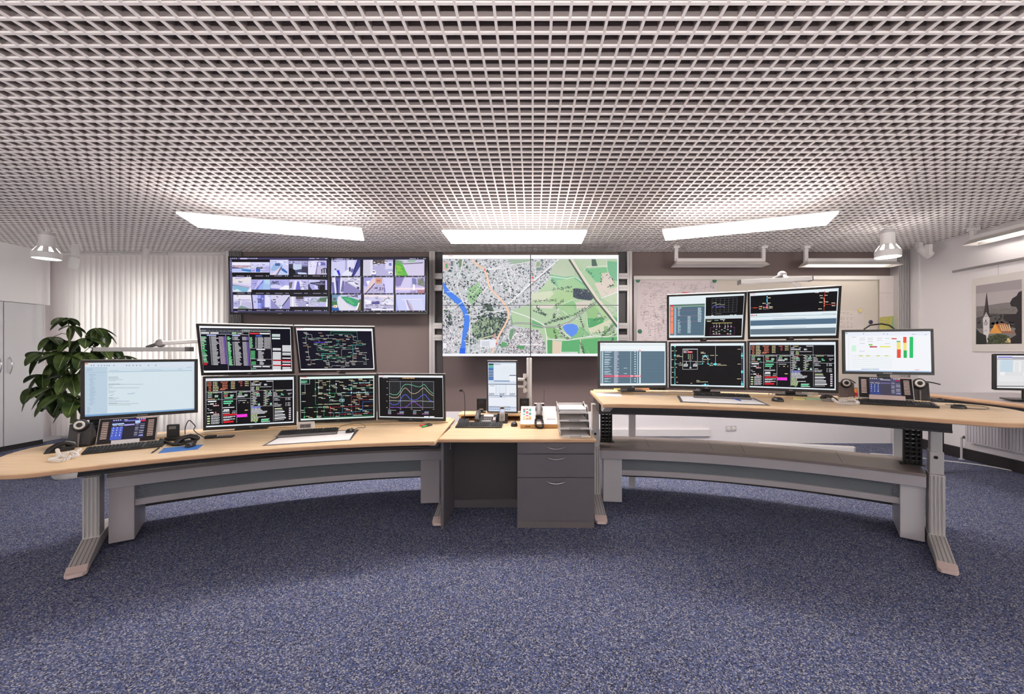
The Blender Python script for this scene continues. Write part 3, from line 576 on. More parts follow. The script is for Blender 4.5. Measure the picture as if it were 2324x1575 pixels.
def scr_portrait(W, Hh):
    c = CV(W, Hh, [(235,172),(765,172),(770,1130),(245,1130)], 16)
    c.bg((214,222,236)); c.r(238,172,765,195,(150,160,180)); c.r(342,197,765,545,(232,238,246)); c.r(345,205,475,232,(190,200,216))
    c.r(245,205,342,232,(40,50,70)); c.r(245,232,342,270,(110,185,150)); c.r(245,270,342,300,(100,160,200)); c.r(245,300,342,330,(60,100,170))
    for i in range(6): c.r(245,338+i*32,342,350+i*32,(60,70,100)); c.r(245,350+i*32,342,368+i*32,(140,165,205) if i<4 else (80,140,215))
    for i in range(10): c.ln([(360,270+i*29),(760,270+i*29)],3,(198,206,220))
    for x in (510,545,580,620): c.ln([(x,240),(x,420)],2,(214,220,230))
    c.r(345,532,645,552,(120,150,190)); c.r(640,425,765,440,(60,70,95)); c.r(645,440,765,545,(240,244,250)); c.r(245,598,768,612,(110,125,150)); c.r(250,612,385,815,(236,240,247)); c.r(390,612,575,815,(228,234,244)); c.r(580,612,768,815,(234,238,246))
    c.tx(275,635,365,10,(110,120,140)); c.ln([(385,612),(385,815)],4,(150,165,190)); c.ln([(575,612),(575,815)],4,(150,165,190)); c.ln([(452,640),(452,815)],2,(180,190,205)); c.ln([(640,640),(640,815)],2,(180,190,205))
    for x in (258,455,645): c.tx(x,782,x+105,11,(90,100,125)); c.tx(x,805,x+95,11,(90,100,125))
    c.r(248,822,768,830,(60,75,105)); c.r(465,830,495,852,(60,75,105)); c.r(250,860,768,1025,(234,237,246)); c.ln([(565,862),(565,1025)],3,(200,205,220)); c.tx(260,857,560,7,(150,160,180)); c.tx(258,1038,660,12,(110,120,150)); c.r(250,1052,768,1060,(120,140,170))
    for x in (272,308,345,382,418,455,530,567,602,640): c.disc(x,1088,14,(130,160,205))
    return c
def scr_side(W, Hh):
    c = CV(W, Hh, [(808,840),(1536,840),(1536,1300),(820,1290)], 17)
    c.bg((222,222,224)); c.r(808,840,1536,892,(240,240,246)); c.r(820,855,975,872,(110,110,200)); c.r(975,860,1536,878,(150,146,160)); c.r(848,900,980,1070,(196,214,226)); c.r(990,920,1065,1070,(236,236,238)); c.r(812,884,1536,892,(60,60,70)); c.r(820,1262,1536,1272,(50,48,50)); c.r(830,1275,1536,1285,(244,244,246))
    for i in range(11): c.tx(1000,935+i*13,1045,4,(190,190,195))
    for y in (1130,1150,1165,1180,1195): c.tx(840,y,1500,6,(240,240,242))
    for x in (875,1115): c.r(x-25,1070,x+25,1118,(238,238,240))
    return c
def scr_phone(W, Hh, bright):
    c = CV(W, Hh, [(640,325),(1745,255),(1690,880),(565,920)], 18)
    b = (80,100,200) if bright else (60,74,130); pan = (40,38,62) if bright else (72,68,92)
    c.bg(pan); c.poly([(640,325),(1745,255),(1742,310),(638,385)], (50,48,120) if bright else (84,82,112)); lt = (178,206,248) if bright else (84,82,112)
    for x in (690,760,825,895): c.disc(x,330-(x-690)*.06,20,WH)
    for x in (1520,1590,1660,1715): c.disc(x,290-(x-1520)*.06,16,WH)
    c.tx(1010,315,1125,16,WH); c.poly([(1025,345),(1390,325),(1390,345),(1025,365)],(150,160,240) if bright else LG); c.poly([(640,432),(1015,410),(1010,450),(638,470)],lt); c.poly([(1380,335),(1560,322),(1556,405),(1380,420)],lt); c.poly([(1565,318),(1740,305),(1735,350),(1565,362)],(215,40,62) if bright else (170,40,74))
    c.tx(660,487,790,14,WH); c.tx(830,482,990,14,WH); c.poly([(1015,450),(1365,432),(1362,470),(1010,495)],(176,166,232) if bright else (110,105,150)); c.poly([(1010,500),(1360,480),(1330,870),(985,890)],(44,42,54) if bright else (72,68,84))
    c.poly([(625,535),(990,515),(935,885),(580,905)], b)
    ks = '123456789*0#'
    for i, ch in enumerate(ks):
        r_, q_ = divmod(i, 3); x = 675+q_*118-r_*14; y = 535+r_*75-q_*8
        glyph(c, ch, x, y, 42, WH, .2)
    for k in (1,2): c.ln([(625+122*k,530-k*6),(580+118*k,900-k*6)],4,(50,60,140))
    for k in range(1,5): c.ln([(622-k*9,535+74*k),(988-k*11,515+74*k)],4,(50,60,140))
    for i in range(8):
        for X in (1400,1560): c.tx(X-i*8,440+i*52,X+120-i*8+ (40 if X>1500 else 0),15,(225,225,240) if (i+X)%3 else (140,140,180))
    c.poly([(1545,775),(1665,765),(1655,808),(1530,812)],(150,150,235) if bright else (140,140,190))
    return c
# ---------------------------------------------------------------- camera wall pictures
LV = (206,204,244); L2 = (178,176,228); L3 = (140,140,205); L4 = (96,94,150); DK = (24,22,30); NV = (50,52,90); WV = (232,230,250)
def tile(c, x0, y0, x1, y1, polys, noise=0, ncol=((150,148,200),(230,228,248),(90,90,130)), nb=(0,0,1,1)):
    X = lambda u: x0+(x1-x0)*u
    Y = lambda v: y0+(y1-y0)*v
    for col, pts in polys: c.poly([(X(u), Y(v)) for u, v in pts], col)
    q = c.rnd
    if noise:
        c.lay()
        for i in range(noise):
            u, v = q.uniform(nb[0], nb[2]-.06), q.uniform(nb[1], nb[3]-.06); w, h = q.uniform(.02,.11), q.uniform(.015,.06)
            if u+w > 1: w = 1-u
            s = q.uniform(-.04,.04)
            c.poly([(X(u),Y(v)),(X(u+w),Y(min(1,max(0,v+s)))),(X(u+w),Y(min(1,v+s+h))),(X(u),Y(min(1,v+h)))], q.choice(ncol), False, False)
def bx(a,b,cc,d): return [(a,b),(cc,b),(cc,d),(a,d)]
ALL = bx(0,0,1,1)
def scr_cam_many(W, Hh):
    c = CV(W, Hh, [(75,80),(2225,80),(2240,1305),(120,1310)], 21)
    c.bg((30,28,44)); c.r(90,88,2220,122,(74,66,110)); c.r(310,90,475,118,(200,190,235)); c.tx(520,103,700,12,LV); c.tx(1825,103,1950,14,LV); c.r(90,130,125,160,(120,110,160)); c.poly([(80,165),(135,165),(160,1290),(112,1290)],(92,88,124)); c.r(130,1272,2235,1300,(76,72,108)); c.tx(190,1293,270,10,LV)
    for x in (100,145,185,225,500,670,1995,2025,2180,2210): c.disc(x,101,9,WV)
    for y in (200,255,312,370): c.r(97,y-10,122,y+10,(150,145,180))
    cols = [(135,545),(550,958),(965,1375),(1382,1790),(1798,2205)]
    sh = (0, 15, 34)
    def cell(i, j): a, b = cols[i]; return a+sh[j]*(1-.15*i), b+sh[j]*(1-.15*i)
    blk = (22,20,22)
    rows = [(130,480),(515,865),(905,1245)]
    for j in range(3):
        for i in range(5):
            a, b = cell(i, j); c.r(a, rows[j][0], b, rows[j][1], blk); c.tx(a+95, rows[j][1]+12, a+265, 11, (176,168,190)); c.disc(b-70, rows[j][1]+12, 9, WV); c.disc(b-30, rows[j][1]+12, 9, WV)
    def T(i, j, ya, yb, polys, n=0, nc=((150,148,200),(230,228,248),(90,90,130)), nb=(0,0,1,1)):
        a, b = cell(i, j); tile(c, a, ya, b, yb, polys, n, nc, nb)
    T(0,0,185,415,[(WV,ALL),((176,160,190),bx(0,.3,1,.52)),((206,170,170),bx(.15,.36,.95,.48)),((60,70,110),[(0,.5),(1,.62),(1,.7),(0,.62)]),((186,196,242),bx(0,.62,1,1)),((60,130,196),[(.5,.66),(1,.72),(1,.95),(.52,.82)])],26,((90,80,130),(190,120,140),(230,220,240),(60,70,110)),(0,.28,1,.56))
    T(1,0,185,415,[(LV,ALL),((214,212,246),bx(0,0,1,.25)),((176,174,226),bx(.6,.4,1,.95)),((24,22,30),bx(.28,.5,.62,.68)),((52,98,190),bx(.27,.66,.5,.95)),((170,160,230),bx(.02,.7,.22,.95))],60,((240,240,250),(120,120,170),(60,60,80)),(0,.1,.75,.9))
    T(2,0,130,470,[((198,202,240),ALL),((150,180,224),[(.05,.6),(.2,.3),(.6,.25),(.7,.45),(.4,.7),(.1,.75)]),((84,110,170),bx(.28,.22,.54,.36)),((70,90,150),bx(.28,.3,.54,.4)),((226,210,226),[(.05,1),(.6,.42),(.66,.5),(.25,1)]),((120,110,150),[(.6,.42),(.66,.5),(.4,1),(.33,1)]),((60,104,180),[(.58,.6),(.7,.55),(.94,.8),(.9,.9),(.7,.8)]),((190,206,242),[(.5,1),(.62,.7),(.95,.93),(.95,1)]),(WV,[(.2,.02),(.7,.12),(.98,.3),(.98,.36),(.6,.2)])],18,((240,238,250),(160,160,210)),(0,0,1,.25))
    T(3,0,150,455,[((60,58,80),ALL),((176,174,220),bx(0,0,1,.24)),((196,206,232),bx(.22,.24,.68,.68)),((110,110,150),bx(.68,.14,1,.45)),((150,148,196),bx(.68,.2,1,.36)),((26,24,32),[(.0,.5),(.22,.6),(.5,.85),(.2,1),(0,1)]),((70,76,110),[(.3,.7),(.7,.6),(.7,1),(.4,1)]),((200,210,240),[(.45,.85),(.9,.88),(.98,1),(.5,1)])],22,((30,28,40),(190,190,230),(90,90,130)),(0,0,1,.3))
    T(4,0,145,460,[((186,182,232),ALL),((224,220,246),[(0,.1),(.45,0),(.5,.1),(.4,1),(0,1)]),((120,114,170),[(.5,.1),(.56,.1),(.46,1),(.38,1)]),((110,110,178),[(.55,.35),(.7,.1),(.9,.15),(.95,.35)]),((240,240,252),[(.56,.18),(.7,.2),(.62,.4)]),((196,186,214),[(.5,.45),(1,.5),(1,1),(.45,1)]),((56,54,84),[(.7,.62),(.9,.52),(1,.55),(1,.9),(.72,.9)]),(WV,bx(.78,.62,.82,.9)),(WV,bx(.9,.6,.94,.9))],20,((150,146,204),(232,230,250)),(0,0,.5,.5))
    T(0,1,515,850,[((216,212,240),ALL),((226,220,226),[(0,.1),(.95,.05),(.95,.4),(0,.4)]),((170,168,222),[(.12,.08),(.7,.02),(.7,.06),(.14,.14)]),((190,182,214),[(0,.42),(1,.62),(1,.7),(0,.47)]),((120,122,150),[(0,.5),(.9,.7),(.92,.74),(0,.55)]),((130,180,210),[(0,.55),(.9,.75),(.75,1),(.5,.98),(.25,.8),(.05,.9)]),((206,224,230),[(.05,1),(.25,.8),(.5,1)]),(WV,[(.78,1),(1,.75),(1,1)])],8,((120,116,150),),(.3,.25,.5,.4))
    T(1,1,570,798,[((168,164,222),ALL),((196,192,240),[(.35,.1),(.65,0),(.3,1),(.15,1)]),((120,122,206),[(.62,.05),(.66,.05),(.55,1),(.2,1)]),((150,176,236),[(.5,.5),(.64,.3),(.55,1),(.35,1)]),((160,190,232),[(.65,0),(1,0),(1,1),(.6,1)]),((178,206,232),[(.7,0),(1,0),(1,.5),(.7,.4)])],30,((130,126,190),(200,196,240),(110,108,168)),(0,0,.45,.8))
    T(2,1,570,798,[((170,168,226),ALL),((90,94,130),bx(.05,.15,.45,.45)),((206,204,240),[(0,.6),(.3,.5),(.6,.6),(.55,.95),(0,.95)]),((236,236,248),[(.55,.8),(.8,.55),(1,.6),(1,1),(.5,1)]),((130,126,204),[(0,.85),(.5,.9),(.45,1),(0,1)])],60,((110,110,160),(150,148,220),(210,208,246),(70,74,110)),(0,.05,1,.55))
    T(3,1,570,798,[((196,192,236),ALL),((110,106,190),[(.42,.2),(.52,.2),(.6,1),(.33,1)]),((232,230,248),[(.3,.1),(.4,.1),(.3,1),(.2,1)]),((226,224,246),[(.54,.1),(.6,.1),(.8,1),(.62,1)]),((110,106,120),[(0,.3),(.18,.2),(.12,.8),(0,.9)])],50,((230,228,248),(130,126,170),(90,88,120)),(.55,.1,1,1))
    T(4,1,570,800,[((60,58,84),ALL),((200,198,240),[(0,0),(.9,.05),(.9,.15),(.1,.3),(0,.5)]),((170,168,226),[(.05,.4),(.4,.5),(.55,.95),(.2,1),(.08,.7)]),((206,204,244),[(.3,.55),(.5,.6),(.5,.95),(.35,.9)]),((24,22,28),[(.62,.6),(.85,.45),(.88,1),(.6,1)]),((120,116,150),[(.2,.3),(.9,.4),(.85,.5),(.5,.5)]),((190,180,236),bx(.9,.05,1,1)),((26,24,36),bx(.62,.1,.9,.16))],14,((40,38,60),(120,118,170)),(.5,.1,.9,.4))
    T(0,2,915,1222,[((212,206,232),ALL),((226,222,236),bx(0,0,1,.3)),((176,174,214),[(0,.5),(.3,.4),(.36,.9),(0,.85)]),((190,186,220),[(.5,.4),(.95,.55),(1,.9),(.9,1),(.4,.8)]),((122,150,140),[(.25,.95),(.4,.78),(.6,.85),(.85,1),(.25,1)]),((170,164,200),[(.3,.32),(.9,.36),(.9,.4),(.3,.37)]),((140,136,120),bx(.28,.3,.37,.37)),((110,106,160),bx(.3,.42,.33,.7))],6)
    T(1,2,915,1222,[((196,194,240),ALL),((36,32,44),[(-.06,0),(0,0),(.08,1),(.02,1)]),((140,150,232),bx(.3,0,.48,1)),((176,186,244),bx(.36,.05,.4,1)),((112,112,190),bx(.48,0,.66,1)),((222,222,246),bx(.7,.0,.95,.88)),((90,86,130),[(.52,.85),(.7,.9),(.95,.9),(.9,1),(.55,1)]),((44,44,80),bx(.3,.28,.5,.35)),((44,44,80),bx(.3,.4,.5,.46)),((44,44,80),bx(.3,.5,.5,.56)),((120,116,180),bx(.1,.48,.2,.54))],6)
    T(2,2,915,1222,[((208,204,232),ALL),((146,142,196),[(0,.3),(.5,1),(0,1)]),((150,146,204),[(1,.1),(1,1),(.52,1)]),((60,58,84),[(.95,.12),(1,.15),(.62,.82),(.56,.82)]),((244,242,252),[(.56,.82),(.6,.85),(.5,1),(.46,.98)]),((150,200,176),bx(.42,.72,.52,.84)),((84,80,100),bx(.1,.3,.25,.38)),((84,80,100),[(.16,.5),(.24,.45),(.28,.52),(.2,.58)])],4,nb=(.1,.0,.9,.2))
    T(3,2,950,1175,[((168,164,206),ALL),((210,206,226),bx(0,0,.3,1)),((236,234,248),bx(.1,0,.2,1)),((86,80,84),bx(.32,0,.72,.25)),((214,212,238),bx(.75,.1,1,.45)),((246,246,252),[(.28,.7),(.4,.7),(.42,.95),(.28,.95)]),((40,38,60),bx(.3,.78,.4,.85)),((246,246,252),bx(.86,.75,.98,.92)),((60,58,90),bx(.88,.6,.97,.7))],18,((240,240,250),(60,56,80),(110,106,150)),(.32,.2,1,.5))
    T(4,2,950,1175,[((196,196,226),ALL),((90,120,96),[(.62,.1),(1,.05),(1,.5),(.85,.55),(.4,.4)]),((120,150,120),[(.45,.42),(.9,.5),(.85,.56),(.4,.47)]),((190,184,230),[(.5,.7),(.9,.6),(.9,1),(.3,1)]),((240,238,250),[(.95,.2),(1,.2),(.97,1),(.9,1)])],60,((150,170,160),(230,230,248),(100,110,130),(160,156,200)),(0,.1,.6,.9))
    return c
def scr_cam_nine(W, Hh):
    c = CV(W, Hh, [(85,85),(2195,85),(2215,1315),(110,1318)], 22); c.bg((28,26,36))
    c.r(100,92,2190,122,(50,46,70)); c.r(215,94,375,116,(180,170,220)); c.tx(430,106,510,12,LV); c.tx(1820,106,1960,12,LV)
    for x in (125,190,400,565,2003,2135,2165): c.disc(x,106,9,WV)
    X = [(108,745),(812,1465),(1512,2150)]; Yr = [(128,490),(522,880),(912,1270)]
    for j in range(3):
        for i in range(3):
            a,b = X[i]
            for k in range(7): c.tx(a+ [0,75,210,370,500,560,640][k]+j*12, Yr[j][1]+17, a+[0,75,210,370,500,560,640][k]+28+j*12, 11, (186,178,226))
    def T(i,j,polys,n=0,nc=((150,148,200),(230,228,248),(90,90,130)),nb=(0,0,1,1)):
        o = j*14; tile(c, X[i][0]+o, Yr[j][0], X[i][1]+o, Yr[j][1], polys, n, nc, nb)
    T(0,0,[((196,194,236),ALL),((206,204,238),bx(0,.1,.5,1)),((170,166,212),bx(.48,0,.55,.75)),((220,218,242),bx(.55,0,.8,.5)),((226,226,246),[(.4,.85),(.55,.6),(.75,.62),(.7,1),(.38,1)]),((66,66,140),[(.92,0),(1,0),(1,.4),(.8,1),(.7,1),(.84,.5)]),((40,40,84),[(.9,0),(.94,0),(.84,.5),(.74,1),(.71,1),(.8,.5)]),((196,194,236),[(1,.45),(1,1),(.86,1)]),((70,50,200),[(.18,.66),(.27,.62),(.33,.95),(.27,1),(.22,.8)]),((96,100,140),[(.1,.55),(.16,.52),(.2,.6),(.14,.64)]),((212,226,246),[(.1,.66),(.18,.66),(.24,1),(.07,1)]),((40,38,80),bx(.62,.45,.67,.72)),((110,108,170),bx(.68,.56,.77,.78)),(WV,bx(.1,.0,.3,.05))],10,nb=(.0,0,.3,.15))
    T(1,0,[((180,176,216),ALL),((206,202,222),bx(0,0,.3,1)),((222,220,238),bx(.24,0,.32,.95)),((84,76,76),bx(.32,0,.72,.26)),((214,212,240),bx(.74,.12,1,.58)),((120,116,190),[(.86,.2),(.95,.2),(.95,.38),(.86,.36)]),((190,186,230),[(.72,.55),(.86,.65),(.95,.8),(.7,.6)]),((250,250,254),[(.3,.8),(.33,.66),(.4,.66),(.43,.8),(.42,.96),(.3,.96)]),((40,38,60),bx(.32,.72,.4,.78)),((248,248,254),[(.84,.76),(.95,.72),(1,.82),(.96,.92),(.86,.86)]),((50,48,90),bx(.9,.82,.97,.88)),((130,126,180),bx(.28,.9,.44,1))],34,((60,50,50),(110,96,90),(230,226,240),(250,250,254)),(.32,.02,.8,.4))
    T(2,0,[((208,200,228),ALL),((120,160,120),[(0,0),(.3,.1),(.28,.25),(0,.3)]),((200,196,214),[(.22,.12),(.6,.14),(.7,.2),(.3,.26)]),((150,186,160),bx(.42,.02,.7,.14)),((196,190,226),bx(.7,.0,1,.16)),((96,96,110),[(.2,.25),(.95,.17),(.95,.23),(.3,.29)]),((92,178,70),[(0,.18),(.26,.3),(.34,.6),(.45,1),(.05,1)]),((150,196,60),[(.06,.4),(.2,.4),(.26,.6),(.1,.75)])],44,((120,190,80),(70,160,70),(160,196,80)),(0.02,.35,.28,.95))
    T(0,1,[((206,202,226),ALL),((110,108,176),[(0,.3),(.08,.3),(.12,1),(.02,1)]),((236,234,250),[(.06,.0),(.12,.0),(.16,1),(.12,1)]),((96,94,160),[(.12,0),(.3,0),(.28,1),(.18,1)]),((30,28,44),[(.17,.2),(.2,.2),(.22,1),(.2,1)]),(WV,[(.3,.2),(.36,.0),(.34,.5),(.3,.9)]),((112,108,160),[(.38,.2),(.44,.25),(.42,.9),(.32,.9)]),((140,132,184),[(.46,.25),(1,.82),(1,1),(.4,1)]),((60,56,84),[(.72,.4),(.82,.34),(.94,.42),(.88,.46)]),((70,66,100),bx(.88,.58,.96,.74)),((70,66,100),[(.55,.24),(.75,.22),(.75,.26),(.57,.28)]),(WV,[(.55,.3),(.75,.3),(.98,.62),(.9,.58)])],14,((120,116,160),(250,250,254)),(.45,.02,.95,.35))
    T(1,1,[((196,194,232),ALL),((160,156,214),[(0,0),(.3,0),(.1,.6),(0,.5)]),((240,240,252),[(.08,.25),(.22,.2),(.15,.5)]),((206,150,130),bx(.4,.05,.62,.4)),((160,100,80),bx(.44,.18,.56,.26)),((226,196,196),[(.3,.1),(.4,.1),(.38,.35),(.12,.9),(.02,1)]),((70,68,130),[(.36,.38),(.4,.38),(.12,1),(.06,1)]),((184,176,212),[(.4,.42),(.66,.42),(.72,.98),(.1,1)]),((100,90,140),bx(.38,.62,.48,.78)),((100,90,140),bx(.54,.62,.66,.78)),((208,204,244),[(.66,.0),(1,0),(1,1),(.74,1)]),((110,100,170),[(.66,.4),(.7,.42),(.74,.9),(.7,1)])],16,((130,120,160),(210,200,226)),(.2,.5,.7,.95))
    T(2,1,[((186,176,224),ALL),((130,120,178),[(0,0),(.3,0),(.24,.5),(.05,.6),(0,.5)]),((204,196,232),[(.3,.0),(.56,0),(.5,.9),(.1,.9)]),((110,116,170),[(.56,.05),(.7,.1),(.72,.5),(.58,.5)]),((120,126,110),[(.76,.1),(.95,.05),(1,.6),(.76,.5)]),((236,214,226),bx(0,.66,1,.78)),((250,250,254),bx(.6,.45,.66,.8)),((160,140,180),[(.5,.9),(.7,.85),(.72,1),(.48,1)]),((170,120,130),[(.75,.8),(1,.8),(1,1),(.75,1)])],26,((100,110,90),(140,140,150),(90,96,110)),(.72,.08,1,.5))
    T(0,2,[((200,198,232),ALL),((110,150,180),[(0,0),(.3,0),(.2,.15),(.16,.6),(0,.5)]),((74,120,80),[(0,.4),(.18,.42),(.2,.9),(0,.7)]),((110,96,90),bx(.04,.2,.14,.36)),((220,216,230),[(.2,.12),(.4,.1),(.3,.2),(.6,.7),(.9,.95),(.3,1),(.18,.5)]),((60,156,110),[(.3,.12),(.55,.12),(.93,.35),(.92,.7),(.78,.75),(.5,.5)]),((90,180,120),[(.4,.2),(.6,.25),(.8,.6),(.7,.62)]),((110,108,80),[(.94,.3),(1,.28),(1,1),(.86,1)]),((250,250,252),[(.92,.5),(.96,.5),(.88,.95),(.83,.95)]),((40,90,160),[(0,.78),(.22,.8),(.26,1),(0,1)]),((240,230,210),bx(.06,.65,.18,.82)),((200,150,90),bx(.09,.7,.14,.78)),((80,80,120),[(.5,.05),(.9,.12),(.9,.18),(.5,.08)])],16,((240,240,250),(70,66,100)),(.48,.02,.95,.16))
    T(1,2,[((206,202,230),ALL),((236,222,226),[(0,.0),(1,.08),(1,.2),(0,.12)]),((150,146,196),bx(.26,.4,.54,.62)),((80,74,140),bx(.27,.46,.52,.6)),((240,238,250),bx(.04,.35,.24,.6)),((110,104,130),[(.06,.62),(1,.66),(1,.7),(.06,.66)]),((190,184,216),[(.06,.66),(.5,.68),(.5,.85),(.04,.8)]),((180,174,206),[(.66,.68),(.98,.68),(.98,.9),(.68,.88)]),((150,140,150),[(.6,.35),(.8,.2),(1,.18),(.7,.4)]),((226,224,240),[(.62,.5),(.8,.25),(1,.5),(1,.66),(.62,.64)]),((70,66,96),[(0,.85),(.25,.88),(.25,1),(0,.95)]),((232,230,246),bx(.26,.88,1,.98))],50,((120,116,160),(244,244,252),(90,86,120),(170,164,200)),(0,.12,1,.95))
    T(2,2,[((196,200,240),ALL),((170,176,230),[(0,.2),(.08,.9),(.1,1),(0,1)]),((222,216,236),bx(.2,.28,.9,.36)),((160,150,190),[(.33,.34),(.4,.34),(.55,1),(.48,1)]),((226,224,244),[(.3,.34),(.34,.34),(.46,1),(.4,1)]),((206,170,176),[(.46,.55),(.5,.55),(.6,1),(.55,1)]),((206,208,240),[(.5,.4),(.9,.4),(.98,1),(.62,1)])],0)
    return c
# ---------------------------------------------------------------- aerial map on the video wall (drawn in picture coordinates of the photograph's map)
def inpoly(x, y, P):
    r = False
    for i in range(len(P)):
        x0,y0 = P[i-1]; x1,y1 = P[i]
        if (y0 > y) != (y1 > y) and x < (x1-x0)*(y-y0)/(y1-y0)+x0: r = not r
    return r
def scr_map(W, Hh):
    c = CV(W, Hh, [(1002.6,578.2),(1402.4,578.2),(1404,807.8),(1005.8,808)], 33); q = c.rnd
    c.mute = .14; c.bg((192,196,200))
    country = [(1268,587),(1404,587),(1404,806),(1240,806),(1236,775),(1224,750),(1165,738),(1158,705),(1205,690),(1206,676),(1226,655),(1247,632),(1250,610)]
    def dots(n, box, cols, smin, smax, asp=2., ang=0., inside=None, outside=None):
        c.lay()
        for _ in range(n):
            x, y = q.uniform(box[0], box[2]), q.uniform(box[1], box[3])
            if inside and not inpoly(x,y,inside): continue
            if outside and inpoly(x,y,outside): continue
            l = q.uniform(smin, smax); w = l/asp*q.uniform(.6,1.2); a = ang+q.choice((0,math.pi/2))+q.uniform(-.15,.15)
            ca, sa = math.cos(a)*l/2, math.sin(a)*l/2; cb, sb = -math.sin(a)*w/2, math.cos(a)*w/2
            c.poly([(x+ca+cb,y+sa+sb),(x-ca+cb,y-sa+sb),(x-ca-cb,y-sa-sb),(x+ca-cb,y+sa-sb)], q.choice(cols), False, False)
    WHT, GR1, GR2, DKB, PNK, GRE = (236,234,242), (200,200,212), (140,146,158), (56,64,80), (226,208,212), (92,116,104)
    tb = (1003,587,1290,806)
    dots(2000, tb, (DKB,GR2,GRE,(80,92,96),(60,76,70)), 2.2, 5.5, 1.7, .4, None, country)
    dots(3000, tb, (WHT,GR1,PNK,WHT,(216,200,206)), 1.4, 3.8, 2., .5, None, country)
    dots(1200, (1003,690,1060,806), (WHT,PNK,GR1,DKB,(214,190,200)), 1.4, 3.4, 2., .6)
    dots(900, (1100,590,1250,690), (WHT,PNK,WHT,GR1,(110,110,126)), 1.2, 3., 2., .7, None, country)
    dots(1300, (1150,745,1236,806), (PNK,WHT,(210,170,170),DKB,(120,116,120)), 1.3, 3.2, 1.8, 1.)
    # parks and woods inside the town
    for P, cl in (([(1062,655),(1086,640),(1094,660),(1080,680),(1070,692),(1060,675)],(150,196,140)),([(1040,588),(1046,588),(1046,605),(1040,608)],(120,150,110)),([(1072,735),(1095,720),(1130,718),(1140,735),(1132,755),(1110,770),(1085,772),(1072,760)],(150,172,140)),([(1148,588),(1205,588),(1200,592),(1168,602)],(160,184,160)),([(1158,715),(1205,722),(1206,738),(1160,736)],(120,180,130)),([(1140,775),(1152,778),(1150,788),(1136,786)],(96,170,110)),([(1172,783),(1192,785),(1190,793),(1176,790)],(90,160,100)),([(1158,748),(1168,744),(1162,770),(1154,772)],(110,160,120))): c.poly(P, cl)
    for P, n in (([(1050,700),(1066,690),(1062,760),(1082,775),(1070,790),(1052,775)],260),([(1066,725),(1100,700),(1150,712),(1152,735),(1135,770),(1095,775),(1080,760),(1130,752),(1135,735),(1120,722)],700),([(1072,735),(1095,720),(1130,718),(1140,735),(1132,755),(1110,770),(1085,772),(1072,760)],240),([(1052,640),(1080,632),(1095,660),(1070,690),(1060,660)],60),([(1100,690),(1128,684),(1120,706),(1098,700)],90),([(1008,700),(1022,705),(1026,735),(1014,745)],120)):
        xs = [p[0] for p in P]; ys = [p[1] for p in P]
        dots(n, (min(xs),min(ys),max(xs),max(ys)), ((60,72,84),(78,96,82),(46,56,70),(96,120,96)), 2, 4.4, 1.2, 0, P)
    # countryside
    c.poly(country, (176,204,162))
    for P, cl in (([(1268,587),(1300,587),(1320,622),(1308,622),(1280,628),(1248,620),(1250,610)],(186,200,172)),([(1248,622),(1280,628),(1306,626),(1325,640),(1336,655),(1300,655),(1268,655),(1252,640)],(122,192,146)),([(1262,636),(1300,630),(1330,652),(1300,656),(1268,656)],(160,204,150)),([(1206,665),(1250,660),(1262,670),(1240,684),(1208,686)],(208,216,184)),([(1262,660),(1304,655),(1300,680),(1270,690),(1240,684)],(172,206,146)),([(1306,587),(1340,587),(1342,604),(1325,612)],(184,204,172)),([(1341,587),(1350,587),(1355,604),(1342,605)],(86,110,96)),([(1352,587),(1376,587),(1376,606),(1356,604)],(188,206,172)),([(1376,592),(1402,594),(1402,640),(1384,630),(1378,610)],(120,186,144)),([(1324,610),(1376,606),(1378,640),(1352,640)],(124,196,142)),([(1363,620),(1380,618),(1394,646),(1380,653),(1366,646)],(218,202,188)),([(1348,642),(1366,640),(1384,655),(1403,650),(1403,662),(1364,674)],(222,206,192)),([(1364,676),(1403,664),(1403,700)],(196,210,176)),([(1300,655),(1304,654),(1342,657),(1350,672),(1340,682),(1310,678),(1300,674)],(66,74,92)),
        ([(1276,688),(1302,680),(1310,690),(1306,705),(1280,705)],(140,198,132)),([(1306,686),(1345,680),(1330,700),(1308,700)],(214,204,190)),([(1208,692),(1260,690),(1252,700),(1210,698)],(220,212,200)),([(1262,692),(1300,694),(1308,710),(1300,722),(1270,716)],(162,202,146)),([(1330,705),(1345,690),(1365,712),(1370,722),(1334,722)],(150,196,130)),([(1346,690),(1374,702),(1386,718),(1372,722)],(176,206,150)),([(1332,722),(1372,722),(1366,738),(1334,744)],(84,172,106)),([(1336,746),(1386,724),(1388,734),(1370,752),(1340,756)],(214,212,180)),([(1388,715),(1403,722),(1403,740),(1390,740)],(104,180,120)),([(1238,742),(1276,745),(1282,764),(1250,768),(1240,760)],(140,190,120)),([(1315,740),(1338,756),(1330,766),(1296,768),(1310,752)],(132,192,130)),([(1240,770),(1254,770),(1254,805),(1241,805)],(86,170,100)),([(1254,772),(1275,776),(1273,805),(1254,805)],(224,202,178)),([(1275,774),(1316,770),(1316,805),(1274,805)],(90,180,112)),([(1274,798),(1312,798),(1312,805),(1274,805)],(206,214,206)),([(1318,770),(1360,766),(1356,805),(1324,805)],(96,182,110)),([(1360,766),(1402,764),(1403,806),(1357,806)],(100,178,116)),([(1207,726),(1230,735),(1232,745),(1208,742)],(110,180,120)),([(1370,740),(1400,740),(1398,762),(1372,764)],(150,186,130))): c.poly(P, cl)
    dots(260, (1298,654,1352,684), ((84,90,104),(52,60,80),(100,112,106)), 1.5, 3, 1.5, 1.2, [(1300,655),(1304,654),(1342,657),(1350,672),(1340,682),(1310,678),(1300,674)])
